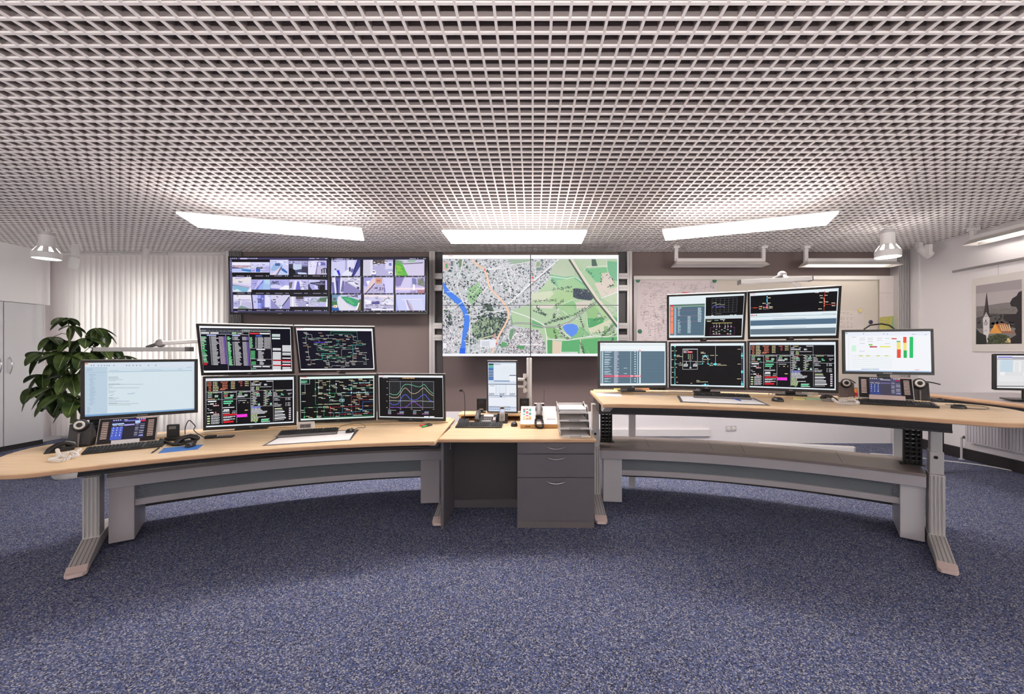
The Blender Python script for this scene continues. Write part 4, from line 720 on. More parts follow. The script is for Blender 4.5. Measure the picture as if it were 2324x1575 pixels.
    dots(170, (1240,587,1404,806), ((158,194,146),(182,204,162),(140,186,136)), 4, 10, 12., .9, country)
    DT = ((66,80,78),(84,104,88),(54,66,76))
    for x0,y0,x1,y1,n in ((1250,632,1258,646,20),(1252,656,1300,652,46),(1210,684,1262,680,50),(1262,692,1278,680,26),(1262,702,1262,692,10),(1237,735,1275,722,90),(1272,724,1296,716,60),(1256,722,1260,712,40),(1210,705,1240,715,60),(1218,695,1236,716,40),(1300,716,1330,698,40),(1325,705,1345,690,40),(1316,718,1324,746,34),(1350,724,1374,720,30),(1392,645,1376,652,22),(1330,610,1345,628,14),(1366,764,1386,742,50),(1386,735,1394,760,40),(1318,778,1326,804,50),(1268,735,1276,765,60),(1258,745,1262,770,34),(1364,618,1364,646,12),(1270,656,1300,664,12),(1390,766,1392,780,18),(1395,640,1370,618,12),(1280,764,1300,770,20),(1342,754,1380,752,26),(1304,612,1345,668,30)):
        c.lay()
        for _ in range(n):
            t = q.random(); x = x0+(x1-x0)*t+q.gauss(0,1.6); y = y0+(y1-y0)*t+q.gauss(0,1.6); r_ = q.uniform(.7,1.5)
            c.poly([(x-r_,y),(x,y-r_),(x+r_,y),(x,y+r_)], q.choice(DT), False, False)
    for bxx,n in (((1260,700,1272,716),46),((1268,748,1282,764),40),((1378,690,1402,712),50),((1322,756,1345,764),30),((1380,738,1400,760),40),((1356,708,1366,718),24)): dots(n, bxx, (WHT,PNK,GR1,DKB), 1., 2.6, 1.6, .5)
    # roads
    Wd = (238,236,238)
    for P, w in (([(1003,640),(1024,662),(1040,680),(1052,690),(1060,710),(1066,735),(1066,780),(1060,806)],1.5),([(1050,587),(1040,632),(1037,650),(1040,662),(1052,688)],1.4),([(1032,592),(1038,630)],1.2),([(1060,625),(1095,612),(1140,604),(1200,594)],1.3),([(1106,612),(1138,608)],2.),([(1132,588),(1146,612),(1156,645),(1158,672)],1.6),([(1140,610),(1155,605),(1166,620),(1170,640)],1.2),([(1062,598),(1082,597),(1100,592)],1.1),([(1062,636),(1092,618),(1100,625),(1075,642),(1062,636)],1.2),([(1056,655),(1070,640),(1088,650),(1072,668),(1056,655)],1.2),([(1152,690),(1180,665),(1206,640),(1240,612),(1266,588)],2.2),([(1086,672),(1104,652),(1120,645)],1.3),
        ([(1066,716),(1085,716),(1100,708),(1130,707),(1148,702)],1.6),([(1005,702),(1030,700),(1042,690),(1060,680)],1.6),([(1006,725),(1026,755),(1052,756),(1030,772),(1010,780)],1.4),([(1007,762),(1024,785),(1030,806)],1.3),([(1160,706),(1190,716),(1210,724),(1236,738),(1237,744)],1.8),([(1070,800),(1090,794),(1120,788),(1125,785)],1.6),([(1162,770),(1168,758),(1185,756),(1192,765)],1.5),([(1150,745),(1154,760),(1158,780)],1.2),([(1180,782),(1230,782)],1.8),([(1237,744),(1241,765),(1242,806)],1.8),([(1240,770),(1262,770),(1290,772),(1320,766),(1350,762),(1380,764),(1396,756),(1402,735)],1.5),([(1248,627),(1268,630),(1285,632),(1305,628),(1322,640),(1335,660),(1352,680)],1.4),([(1324,612),(1333,605),(1376,603)],1.1),([(1376,590),(1376,608)],.8),([(1364,676),(1403,662)],1.6),([(1276,690),(1300,680),(1308,690)],1.),([(1258,742),(1275,750),(1296,768)],1.2),([(1332,722),(1334,740),(1340,752)],.9),([(1275,704),(1292,718),(1310,724)],.9),([(1275,774),(1273,806)],.7),([(1064,690),(1082,700),(1084,715)],1.),([(1115,742),(1118,755)],1.)): c.road(P, w, Wd)
    c.road([(1150,742),(1170,733),(1200,734),(1235,742),(1262,742),(1290,732),(1315,714),(1340,694),(1362,678)], 3.2, (70,74,82)); c.road([(1150,742),(1170,733),(1200,734),(1235,742),(1262,742),(1290,732),(1315,714),(1340,694),(1362,678)], 1.4, (214,212,208)); c.road([(1122,806),(1138,770),(1150,742)],2.6,(150,156,166))
    c.ln([(1246,610),(1190,660)],1.3,(80,86,96))
    c.road([(1292,587),(1322,634),(1352,678),(1380,712),(1404,742)], 8.5, (92,102,92)); c.road([(1295,587),(1325,634),(1355,678),(1382,710),(1404,738)], 5.2, (236,222,208)); c.road([(1295,587),(1325,634),(1355,678),(1382,710),(1404,738)], .6, (190,170,150))
    c.road([(1070,587),(1082,602),(1096,608),(1104,625),(1108,645),(1116,660),(1132,675),(1146,692),(1153,705),(1154,720),(1146,738),(1136,755),(1124,780),(1116,806)], [3.6,4.4,4,4.4,4.6,4,4,4.6,5.4,4.6,4.2,5,4.4,4.6], (240,186,150)); c.road([(1070,587),(1082,602),(1096,608),(1104,625),(1108,645),(1116,660),(1132,675),(1146,692),(1153,705),(1154,720),(1146,738),(1136,755),(1124,780),(1116,806)], 1., (250,224,206))
    for x,y,r_ in ((1127,780,2.2),(1016,665,2.8),(1099,612,1.8),(1208,630,2.6)): c.disc(x,y,r_,(230,70,84))
    c.r(1205,637,1212,639,(230,90,100))
    # water and landmarks
    c.road([(1001,642),(1012,660),(1028,674),(1044,688),(1053,702),(1060,722),(1059,738),(1055,755),(1053,775),(1050,806)], [11,11,13,13,10,12,13,10,9,14], (62,128,246)); c.road([(1051,790),(1050,806)],13,(30,100,244))
    for a,b in (((1014,662),(1028,662)),((1040,691),(1052,683)),((1054,773),(1066,774)),((1056,714),(1066,713))): c.ln([a,b],1.4,(226,232,240))
    c.poly([(1276,742),(1282,736),(1298,734),(1309,738),(1313,747),(1308,757),(1298,765),(1286,756)], (86,140,246)); c.poly([(1274,742),(1281,735),(1298,733),(1298,734),(1282,736),(1276,742)],(226,216,196))
    c.poly([(1006,595),(1010,592),(1016,594),(1018,605),(1014,613),(1008,614),(1005,608)],(214,176,170)); c.poly([(1009,598),(1014,598),(1015,608),(1010,609)],(96,176,116)); c.r(1021,592,1027,603,(120,124,136)); c.r(1090,770,1126,788,(228,230,238)); c.r(1094,774,1112,786,(206,210,220)); c.poly([(1088,768),(1120,760),(1120,763),(1088,771)],(196,196,160)); c.r(1121,757,1126,768,(206,150,150)); c.poly([(1064,782),(1068,782),(1066,806),(1063,806)],(196,216,214)); c.r(1006,778,1014,790,(236,234,240)); c.r(1216,594,1224,604,(150,176,120)); c.r(1216,607,1226,614,(120,146,136))
    # window frame of the map program
    c.poly([(0,0),(1,0),(1,.038),(0,.038)],(252,250,252),True); c.poly([(0,.036),(1,.036),(1,.042),(0,.042)],(206,204,214),True); c.poly([(0,.975),(1,.975),(1,1),(0,1)],(240,240,246),True); c.poly([(.992,0),(1,0),(1,1),(.992,1)],(240,240,248),True)
    c.r(1015,579.5,1026,581,(226,180,190))
    for x in range(1376,1402,4): c.disc(x,583,.6,(150,150,170))
    c.poly([(.498,0),(.5022,0),(.5022,1),(.498,1)],(40,36,42),True); c.poly([(0,.4945),(1,.4945),(1,.4995),(0,.4995)],(44,42,46),True)
    return c
# ---------------------------------------------------------------- the room shell
XL, XR, YB, YF, ZC, ZS = -7.49, 5.72, 6.43, -3.6, 2.9575, 3.3
YW = 6.78
struct(MB().box(-8.3, 6.6, YF-.3, 7.4, -.12, 0).build('floor', M_carpet))
gb = MB(); P = .086
k0, k1 = math.ceil(XL/P), math.floor(XR/P)
def blade(x0, x1, y0, y1, dz):          # T-shaped strip: broad white foot, web above greyed to imitate shade in the cells
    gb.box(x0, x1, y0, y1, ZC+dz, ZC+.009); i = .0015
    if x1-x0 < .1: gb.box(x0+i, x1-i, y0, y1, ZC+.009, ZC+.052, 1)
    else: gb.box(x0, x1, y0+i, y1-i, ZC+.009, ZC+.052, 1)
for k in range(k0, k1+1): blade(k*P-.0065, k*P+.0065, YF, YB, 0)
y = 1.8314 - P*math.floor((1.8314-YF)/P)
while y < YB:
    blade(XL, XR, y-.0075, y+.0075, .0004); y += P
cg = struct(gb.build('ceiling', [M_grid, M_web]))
cs = struct(MB().box(XL-.7, XR+.7, YF-.2, 7.3, ZS, ZS+.15).build('ceiling_slab', M_slab))
struct(MB().box(XL-.2, XL, YF-.1, YB+.02, 2.135, ZS).box(XL-.7, XL-.2, YF-.2, 7.3, 0, ZS).box(XL-.2, XL, YF-.1, 4.2, 0, 2.135).build('wall_left', M_wall))
wr = MB().box(XR, XR+.2, YF-.1, 7.3, 0, ZS); struct(wr.build('wall_right', M_wall))
wf = MB().box(XL-.7, XR+.7, YF-.25, YF, 0, .85).box(XL-.7, XR+.7, YF-.25, YF, 2.75, ZS)
fx = [XL-.7, -7.2, -4.6, 2.9, 5.45, XR+.7]
for i in range(0, len(fx), 2): wf.box(fx[i], fx[i+1], YF-.25, YF, .85, 2.75)
struct(wf.build('wall_front', M_wall))
for n in range(2):  # two added windows, unseen behind the camera, letting in light for the ceiling
    a, b = fx[2*n+1], fx[2*n+2]
    w = struct(MB().box(a,a+.06,YF-.2,YF-.12,.85,2.75).box(b-.06,b,YF-.2,YF-.12,.85,2.75).box(a,b,YF-.2,YF-.12,.85,.91).box(a,b,YF-.2,YF-.12,2.69,2.75).build('window_%d' % (n+4), M_wht))
    MB().box(a+.06,b-.06,YF-.17,YF-.162,.91,2.69).build('pane', M_glass, w)
# back wall: brown panelling above a white lower wall; window section at the left

struct(MB().box(-4.66, XR, YB, YB+.45, .49, ZS).build('wall_back', M_panel))
struct(MB().box(-4.64, XR, YB-.012, YB+.3, 0, .49).build('wall_back_lower', M_wall))
wb = MB().box(XL-.2, -4.66, YW, YW+.25, 2.575, ZS).box(XL-.2, -4.66, YW, YW+.25, 0, .28)
for a, b in ((XL-.2, -7.2), (-6.62, -6.42), (-5.72, -5.5), (-4.86, -4.66)): wb.box(a, b, YW, YW+.25, .28, 2.575)
struct(wb.build('wall_back_window', M_wall))
for n, (a, b) in enumerate(((-7.2, -6.62), (-6.42, -5.72), (-5.5, -4.86)), 1):
    w = struct(MB().box(a, a+.05, YW+.08, YW+.16, .28, 2.575).box(b-.05, b, YW+.08, YW+.16, .28, 2.575).box(a, b, YW+.08, YW+.16, .28, .34).box(a, b, YW+.08, YW+.16, 2.5, 2.575)
        .box(b-.27, b-.23, YW+.08, YW+.16, .34, 2.5).box(b-.23, b-.05, YW+.08, YW+.16, 2.24, 2.28).build('window_%d' % n, M_wht))
    MB().box(a+.05, b-.05, YW+.11, YW+.118, .34, 2.5).build('pane', M_glass, w)
struct(MB().box(XR-.03, XR, YF, 6.2, 0, .14).build('base_strip_right', M_bstrip))  # black strip along the foot of the right wall
# ---------------------------------------------------------------- pendant luminaires
M_lamp = mat('glowing lamp lens', (255,255,255), .5, emit=(255,247,243), es=LAMP_E)
M_up = mat('glowing upper lens', (255,255,255), .5, emit=(255,244,240), es=UP_E)
M_lampd = mat('dimmed lamp lens', (255,255,255), .5, emit=(255,247,243), es=REAR_E)
M_upd = mat('dimmed upper lens', (255,255,255), .5, emit=(255,244,240), es=2.)
def luminaire(c, yaw, label, L=1.53, Wd=.42, name='pendant_luminaire', grp='twin tube pendant luminaires', wires=((-.45,0),(.45,0)), ml=None, mu=None):
    t = thing(name, label, 'ceiling light', c, yaw, grp)
    MB().box(-L/2, L/2, -Wd/2, Wd/2, .016, .026).box(-L/2, L/2, -.016, .016, .006, .016).build('housing', M_wht, t)
    for s in (-1, 1):
        y0, y1 = (s*.018, s*Wd/2); y0, y1 = min(y0,y1), max(y0,y1)
        MB().box(-L/2, L/2, y0, y1, .0, .0155).build('lens', ml or M_lamp, t)
    MB().box(-L/2+.1, L/2-.1, -Wd/2+.05, Wd/2-.05, .0265, .031).build('upper_lens', mu or M_up, t)
    for a, b in wires:
        MB().tube([(a, b, .026), (a, b, ZC-c[2]+.06)], .0022, 6).lathe([(.012,.026),(.012,.065),(.004,.078)], 10, (a,b,0)).build('suspension_wire', M_chrome, t)
    return t
ZL = 2.68
luminaire((-2.58, 4.25, ZL), math.atan2(.505, 1.482), 'glowing white pendant luminaire on the left, hung askew above the left desk', 1.56, .455)
luminaire((-.19, 4.60, ZL), 0, 'glowing white pendant luminaire hung straight in the middle before the map wall', 1.52, .49)
luminaire((2.14, 4.24, ZL), -math.atan2(.572, 1.418), 'glowing white pendant luminaire on the right, hung askew above the right desk', 1.53, .40)
M_tor = mat('added uplight bowl', (255,255,255), .5, emit=(255,246,243), es=TOR_E)
for x in (-4.2, 0., 4.0):                      # added uplighters, unseen behind the viewer, to brighten the ceiling
    t = thing('added_uplighter', 'added standing uplighter, unseen behind the viewer, brightening the ceiling', 'lamp', (x, -.9, 0), 0, 'added standing uplighters behind the viewer')
    MB().lathe([(.15,0),(.15,.02),(.02,.03),(.015,1.55),(.02,1.6)], 20).build('stand', M_alu, t, smooth=True)
    MB().lathe([(.03,1.58),(.19,1.68),(.195,1.70),(.185,1.70),(.03,1.60)], 24).build('bowl', M_wht, t, smooth=True); MB().lathe([(.18,1.694),(.18,1.702)], 24).build('lens', M_tor, t)
for x in (-3.2, 0, 3.0):                       # added dimmed copies of the pendants, unseen behind the camera, for extra light
    luminaire((x, -1.5, ZL), 0, 'added white pendant luminaire, unseen behind the viewer, for extra light', 1.53, .42, ml=M_lampd, mu=M_upd)
# ---------------------------------------------------------------- the two curved control consoles
def perf(name, sd, r, a0, a1, z0, z1, parent, origin, n=50):
    vs, fs, uv = [], [], []
    for i in range(n+1):
        a = a0+(a1-a0)*i/n
        for z in (z0, z1): vs.append(tuple(pol(sd, a, r, z)-Vector(origin))); uv.append((R_(a)*r, z))
    for i in range(n): fs.append((2*i, 2*i+2, 2*i+3, 2*i+1))
    me = bpy.data.meshes.new(name); me.from_pydata(vs, [], fs); me.materials.append(M_perf)
    l = me.uv_layers.new(name='UVMap')
    for p in me.polygons:
        for li, vi in zip(p.loop_indices, p.vertices): l.data[li].uv = uv[vi]
    o = bpy.data.objects.new(name, me); COL.objects.link(o); o.parent = parent
    return o
def rad(sd, th, r): return Matrix.Translation(pol(sd, th, r)) @ Matrix.Rotation(-sd*R_(th), 4, 'Z')   # local frame, y pointing outward
def console(sd, zt, name, label):
    og = pol(sd, 20, 4.1); og.z = 0
    t = thing(name, label, 'desk', og)
    T = Matrix.Translation(-og)
    def outline(r0, r1, cap=True, a0=2.6, a1=39.0, n=36, b=0.):
        pts = [pol(sd, a0+(a1-a0)*i/n, r0+b) for i in range(n+1)]
        if cap:
            e = R_(a1); tang = Vector((sd*math.cos(e), -math.sin(e), 0)); rm, hw = (r0+r1)/2, (r1-r0)/2-b
            for i in range(1, 20):
                p = math.pi*i/20; pts.append(pol(sd, a1, rm-hw*math.copysign(abs(math.cos(p))**.85, math.cos(p))) + tang*(.34-b)*math.sin(p)**.85)
        pts += [pol(sd, a1-(a1-a0)*i/n, r1-b) for i in range(n+1)]
        return [(p.x-og.x, p.y-og.y) for p in pts]
    MB().prism(outline(3.52, 4.60), zt-.032, zt).build('desktop', M_wood, t, bevel=.008, seg=3)
    MB().prism(outline(3.517, 4.603), zt-.030, zt-.006).build('edge_band', M_edge, t, bevel=.004)
    rs = MB(T).arc(sd, 4.34, 4.598, 3.0, 37.6, zt, zt+.011, 40); rs.build('rear_shelf', M_wood, t, bevel=.004)
    ap = MB(T).arc(sd, 3.93, 4.40, 2.8, 38.2, zt-.138, zt-.032, 40); ap.arc(sd, 3.915, 3.935, 2.8, 38.2, zt-.142, zt-.126, 40).build('cable_tray', M_apron, t)
    MB(T).arc(sd, 4.14, 4.165, 3.3, 36.7, .432, .515, 44).build('front_fascia', M_sil, t, bevel=.003)
    lid = MB(T).arc(sd, 4.125, 4.67, 3.3, 36.7, .515, .536, 44).build('tray_lid', M_lid, t, bevel=.002)
    for a in (9.5, 17., 20.5, 30.):
        q = rad(sd, a, 4.4); MB().box(-.0015, .0015, -.2, .2, .536, .5364, 0, T @ q).build('lid_joint', M_blk2, lid)
    MB(T).arc(sd, 4.63, 4.65, 3.3, 36.7, .13, .515, 44).build('rear_panel', M_dark2, t)
    perf('perforated_screen', sd, 4.235, 6., 35.3, .31, .433, t, og)
    MB(T).arc(sd, 4.215, 4.255, 6., 35.3, .263, .312, 44).build('lower_rail', M_sil, t, bevel=.003)
    for a0, a1 in ((3.75, 6.1), (34.8, 36.7)):
        MB(T).arc(sd, 4.19, 4.62, a0, a1, .02, .431, 3).build('pedestal', M_sil if sd < 0 else M_sil2, t, bevel=.003)
    for a in (2.75, 37.8 if sd < 0 else 37.5):
        q = T @ rad(sd, a, 0)
        lg = MB().box(-.043, .043, 4.14, 4.32, .03, .535, 0, q)
        for k in range(4): lg.box(-.0375+k*.0205, -.0285+k*.0205, 4.134, 4.142, .11, .53, 0, q)
        l = lg.build('leg', M_alu, t, bevel=.004)
        MB().xprism([(4.75,.015),(4.75,.05),(4.34,.09),(4.14,.105),(3.76,.058),(3.76,.016)], -.047, .047, 0, q).build('foot', M_alu, l, bevel=.004)
        fr = MB()
        for k in range(4): fr.add([(-.036+k*.022,3.77,.0605),(-.030+k*.022,3.77,.0605),(-.030+k*.022,4.13,.1055),(-.036+k*.022,4.13,.1055)], [(0,1,2,3)], 0, q)
        fr.build('foot_grooves', M_alu2, l)
        MB().add([(-.050,3.77,.014),(.050,3.77,.014),(.050,3.77,.063),(-.050,3.77,.063),(-.050,3.715,.014),(.050,3.715,.014),(.050,3.715,.040),(-.050,3.715,.040),(-.034,3.69,.014),(.034,3.69,.014),(.034,3.69,.038),(-.034,3.69,.038)],
            [(0,1,2,3),(0,3,7,4),(1,5,6,2),(3,2,6,7),(4,7,11,8),(5,9,10,6),(8,11,10,9),(7,6,10,11),(0,4,8,9,5,1)], 0, q).build('end_cap', M_beige, l, bevel=.004)
        MB().box(-.032, .032, 4.17, 4.29, .535, zt-.09, 0, q).build('lifting_column', M_alu, l, bevel=.004)
        if sd > 0: MB().box(-.038, .038, 4.155, 4.305, .535, .70, 0, q).build('column_sleeve', M_alu, l, bevel=.005); MB().lathe([(.012,0),(.012,.004)], 10, (0,0,0), 0, q @ Matrix.Translation((-.005,4.1545,.66)) @ Matrix.Rotation(math.pi/2,4,'X')).build('lock_hole', M_blk, l)
        if a > 10: MB().box(-.04, .04, 3.98, 4.45, zt-.115, zt-.033, 0, q).build('bracket', M_alu2 if sd < 0 else M_sil2, l, bevel=.006)
    q = T @ rad(sd, 3.6, 0)
    MB().xprism([(3.60,zt-.034),(3.95,zt-.034),(3.95,zt-.11),(3.85,zt-.11)], -.035, .035, 0, q).build('corner_bracket', M_wht, t, bevel=.004)
    if sd > 0:
        for a in (8., 35.4): MB().box(-.035, .035, 4.665, 4.72, .0, zt-.033, 0, T @ rad(sd, a, 0)).build('support_post', M_sil2, t, bevel=.004)
        for a, rr in ((4.4, 4.40), (36.1, 4.43)):
            q = T @ rad(sd, a, rr); ch = MB().box(-.075, .075, -.04, .04, .536, .542, 0, q)
            for k in range(10):
                z = .545+k*.0345
                for x in (-.05, -.012, .022, .05): ch.box(x-.006, x+.006, -.03, .03, z, z+.034, 0, q)
                ch.box(-.056, .056, -.032, .032, z+.024, z+.034, 0, q); ch.box(-.05, .05, .02, .024, z, z+.012, 0, q)
            ch.build('cable_chain', M_blk2, t)
    return t
ZL_, ZR_ = .735, 1.02
console(-1, ZL_, 'control_console', 'curved maple topped control desk on the left, at normal height')
console(1, ZR_, 'control_console', 'curved maple topped control desk on the right, raised high above its grey tray lid')

# ---------------------------------------------------------------- centre desk with drawer cabinet
ZD = .7256; X0, X1, Y0, Y1 = -.757, .507, 3.318, 4.42
dk = thing('desk', 'straight maple topped desk with anthracite panels standing between the two curved consoles', 'desk', (-.12, 3.87, 0))
o = (-.12, 3.87, 0); T = Matrix.Translation((.12, -3.87, 0))
MB(T).prism([(X0,Y0),(X1,Y0),(X1,Y1),(X0,Y1)], ZD-.03, ZD).build('desktop', M_wood, dk, bevel=.008, seg=3)
MB(T).prism([(X0-.003,Y0-.003),(X1+.003,Y0-.003),(X1+.003,Y1),(X0-.003,Y1)], ZD-.028, ZD-.006).build('edge_band', M_edge, dk, bevel=.004)
MB(T).box(-.738, -.715, 3.338, 4.40, 0, ZD-.03).build('side_panel', M_dark, dk, bevel=.002)
MB(T).box(-.715, .495, 3.80, 3.82, .075, ZD-.03).build('back_panel', M_dark2, dk); MB(T).box(-.715, .495, 3.79, 3.815, 0, .07).build('plinth', M_dark, dk)
MB(T).tube([(-.675,3.40,ZD-.03),(-.675,3.40,ZD-.10)], .003, 6).build('hook', M_chrome, dk)
dc = thing('drawer_cabinet', 'anthracite three drawer cabinet under the right half of the middle desk', 'cabinet', (.19, 3.56, 0))
T = Matrix.Translation((-.19, -3.56, 0)); xa, xb = -.125, .497
MB(T).box(xa, xb, 3.36, 3.795, .055, ZD-.032).build('carcass', M_dark, dc); MB(T).box(xa, xb, 3.352, 3.78, 0, .055).build('plinth', mat('dusty grey plinth',(106,100,100),.5), dc, bevel=.002)
for z0, z1, hz in ((.603, .693, .655), (.413, .598, .572), (.06, .408, .378)):
    d = MB(T).box(xa+.001, xb-.001, 3.337, 3.359, z0, z1).build('drawer', M_dark, dc, bevel=.0015)
    pts = [(.187+.073*u, 3.337-.02*math.cos(u*math.pi/2)**.5-.001, hz-.012*math.cos(u*math.pi/2)) for u in [k/8.-1 for k in range(17)]]
    MB(T).tube(pts, .0048, 8).build('handle', M_chrome, d, smooth=True)

# ---------------------------------------------------------------- monitors
def minv(o):
    return (Matrix.Translation(o.location) @ Euler(o.rotation_euler).to_matrix().to_4x4()).inverted()
def logo(txt, parent, loc, size, m=None):
    cu = bpy.data.curves.new('logo', 'FONT'); cu.body = txt; cu.size = size; cu.align_x = 'CENTER'; cu.extrude = .0004
    tmp = bpy.data.objects.new('logo_text', cu); COL.objects.link(tmp)
    bpy.context.view_layer.update()
    me = bpy.data.meshes.new_from_object(tmp.evaluated_get(bpy.context.evaluated_depsgraph_get()))
    bpy.data.objects.remove(tmp); bpy.data.curves.remove(cu)
    me.materials.clear(); me.materials.append(m or M_logo)
    ob = bpy.data.objects.new('logo', me); COL.objects.link(ob); ob.parent = parent; ob.location = loc; ob.rotation_euler = (math.pi/2, 0, 0)
    return ob
def monitor(label, X, Y, Z, yaw, pit, W, Hh, cvf, zdesk=None, kind='low', brand='DELL', bz=(.02,.017,.026), grp=None, name='monitor', neckx=0., smat=None, cat='monitor', thick=.055):
    yaw, pit = R_(yaw), R_(pit)
    Rm = Euler((pit, 0, yaw)).to_matrix(); base = Vector((X,Y,Z)) + Rm @ Vector((0,0,-Hh/2))
    t = thing(name, label, cat, base, yaw, grp, pit)
    sd, tp, bt = bz
    MB().box(-W/2, W/2, 0, .022, 0, bt).box(-W/2, W/2, 0, .022, Hh-tp, Hh).box(-W/2, -W/2+sd, 0, .022, bt, Hh-tp).box(W/2-sd, W/2, 0, .022, bt, Hh-tp).build('bezel', M_bez, t, bevel=.002)
    MB().box(-W/2+.002, W/2-.002, .010, .03, .003, Hh+.0025).box(-W/2+.03, W/2-.03, .03, thick, .04, Hh-.04).build('back_cover', M_alu, t, bevel=.003)
    sw, sh = W-2*sd, Hh-tp-bt
    cvf(sw, sh).build('screen', t, smat or M_scr, (0, .004, bt+sh/2))
    if brand: logo(brand, t, (0, -.0003, bt*.28), .013)
    if zdesk is not None:
        N = Matrix.Rotation(-pit, 4, 'X'); g = base.z - zdesk
        s = MB(N)
        if kind == 'low': s.box(neckx-.04, neckx+.04, .058, .085, -g+.012, Hh*.55).box(neckx-.12, neckx+.12, -.02, .125, -g, -g+.012)
        else: s.box(-.03, .03, .15, .19, -g, Hh*.62).box(-.06, .06, .13, .27, -g, -g+.01).box(-.04, .04, .02, .16, Hh*.45, Hh*.6)
        s.build('stand' if kind == 'low' else 'mounting_post', M_blk, t, bevel=.003)
    return t
W3, H3 = .69, .455; zl, zr = ZL_+.0115, ZR_+.0115
gl, gr = 'widescreen monitors of the left desk', 'widescreen monitors of the right desk'
monitor('tilted monitor with a dense alarm table, upper left on the left desk', -2.467,3.601,1.434,24.8,18.6,W3,H3,scr_table,zl,'up',grp=gl)
monitor('tilted monitor with a thin network diagram on black, left desk', -1.836,3.891,1.438,13.1,19.4,W3,H3,scr_net_dark,zl,'up',grp=gl)
monitor('monitor with process columns and a magenta field, lower left on the left desk', -2.447,3.611,.986,20.9,1.2,W3,H3,scr_process,zl,grp=gl)
monitor('monitor filled with a green and red line network, lower middle on the left desk', -1.867,3.986,.975,16.5,3.5,W3,H3,scr_net_grid,zl,grp=gl)
monitor('monitor showing a line chart with coloured curves, lower right on the left desk', -1.183,4.024,.980,-6.9,2.1,W3,H3,scr_chart,zl,grp=gl)
monitor('large monitor with a pale blue mail window at the left end of the left desk', -3.129,3.333,1.131,36.0,.5,W3,H3,scr_mail,zl,neckx=-.27,brand='SAMSUNG',bz=(.023,.02,.026),grp=gl)
monitor('monitor with a striped blue list and one red row, low left on the right desk', .972,4.020,1.296,5.2,-.5,W3,H3,scr_list,zr,grp=gr)
monitor('tilted monitor with an orange marked list and two charts, right desk', 1.633,3.933,1.747,-18.3,19.1,W3,H3,scr_multi,zr,'up',grp=gr)
monitor('tilted monitor half black and half blue bands, topmost on the right desk', 2.275,3.648,1.749,-28.6,20.2,W3,H3,scr_two,zr,'up',grp=gr)
monitor('monitor with a cyan station diagram on black, lower middle on the right desk', 1.660,3.969,1.291,-19.1,-1.4,W3,H3,scr_station,zr,grp=gr)
monitor('monitor with process columns and a magenta field, lower right on the right desk', 2.294,3.690,1.295,-26.6,-.7,W3,H3,scr_process,zr,grp=gr)
m12 = monitor('monitor with a white spreadsheet and red, yellow and green bars, right desk', 2.809,3.292,1.4207,-18.,-2.2,.595,.358,scr_sheet,zr,brand='SAMSUNG',bz=(.018,.018,.022),grp=gr)
I = minv(m12)
hn = [(at(1961,747,3.34)),(at(1975,738,3.34)),(at(2000,735,3.34)),(at(2018,738,3.34)),(at(2030,747,3.34))]
MB(I).tube(hn, .006, 8).build('handle', M_blk, m12, smooth=True)
m14 = monitor('tall portrait monitor with pale blue window panels above the middle desk', -.310,4.213,1.064,-5.8,3.2,.315,.53,scr_portrait,None,brand=None,bz=(.013,.012,.012),name='portrait_monitor')
I = minv(m14); px, py_ = -.037, 4.36
pole = thing('monitor_pole', 'aluminium pole with two short arms standing behind the middle desk phones', 'pole', (px, py_, ZD))
MB().lathe([(.0275,0),(.0275,.625),(.024,.631)], 20).build('pole', M_alu, pole, smooth=True)
for z in (1.128, 1.052):
    MB(Matrix.Translation((-px,-py_,-ZD))).tube([(-.085,4.345,z),(-.30,4.285,z+.012)], .017, 12).build('arm', M_alu, pole, smooth=True)
for z, m in ((1.165, M_wht), (1.09, M_alu), (1.015, M_wht)):
    MB(Matrix.Translation((-px,-py_,-ZD))).lathe([(.016,-.025),(.016,.025)], 14, (-.085,4.345,z)).cbox((-.06,4.352,z),(.05,.02,.03)).build('clamp', m, pole, smooth=True)
mon_r = thing('monitor', 'monitor with a pale grey window on the wall counter at the right edge', 'monitor', (4.86, 4.05, .94), R_(-16))
W, Hh = .56, .36
MB().box(-W/2, W/2, 0, .02, .10, .122).box(-W/2, W/2, 0, .02, .10+Hh-.018, .10+Hh).box(-W/2, -W/2+.017, 0, .02, .122, .442).box(W/2-.017, W/2, 0, .02, .122, .442).build('bezel', M_blk, mon_r, bevel=.002)
MB().box(-W/2+.003, W/2-.003, .011, .05, .103, .457).build('back_cover', M_blk2, mon_r, bevel=.003)
scr_side(W-.034, .32).build('screen', mon_r, M_scr, (0, .004, .282))
MB().box(-.03, .03, .05, .07, .0, .3).prism([(-.16,-.02),(.16,-.02),(.12,.2),(-.12,.2)], 0, .012).build('stand', M_blk, mon_r, bevel=.003)
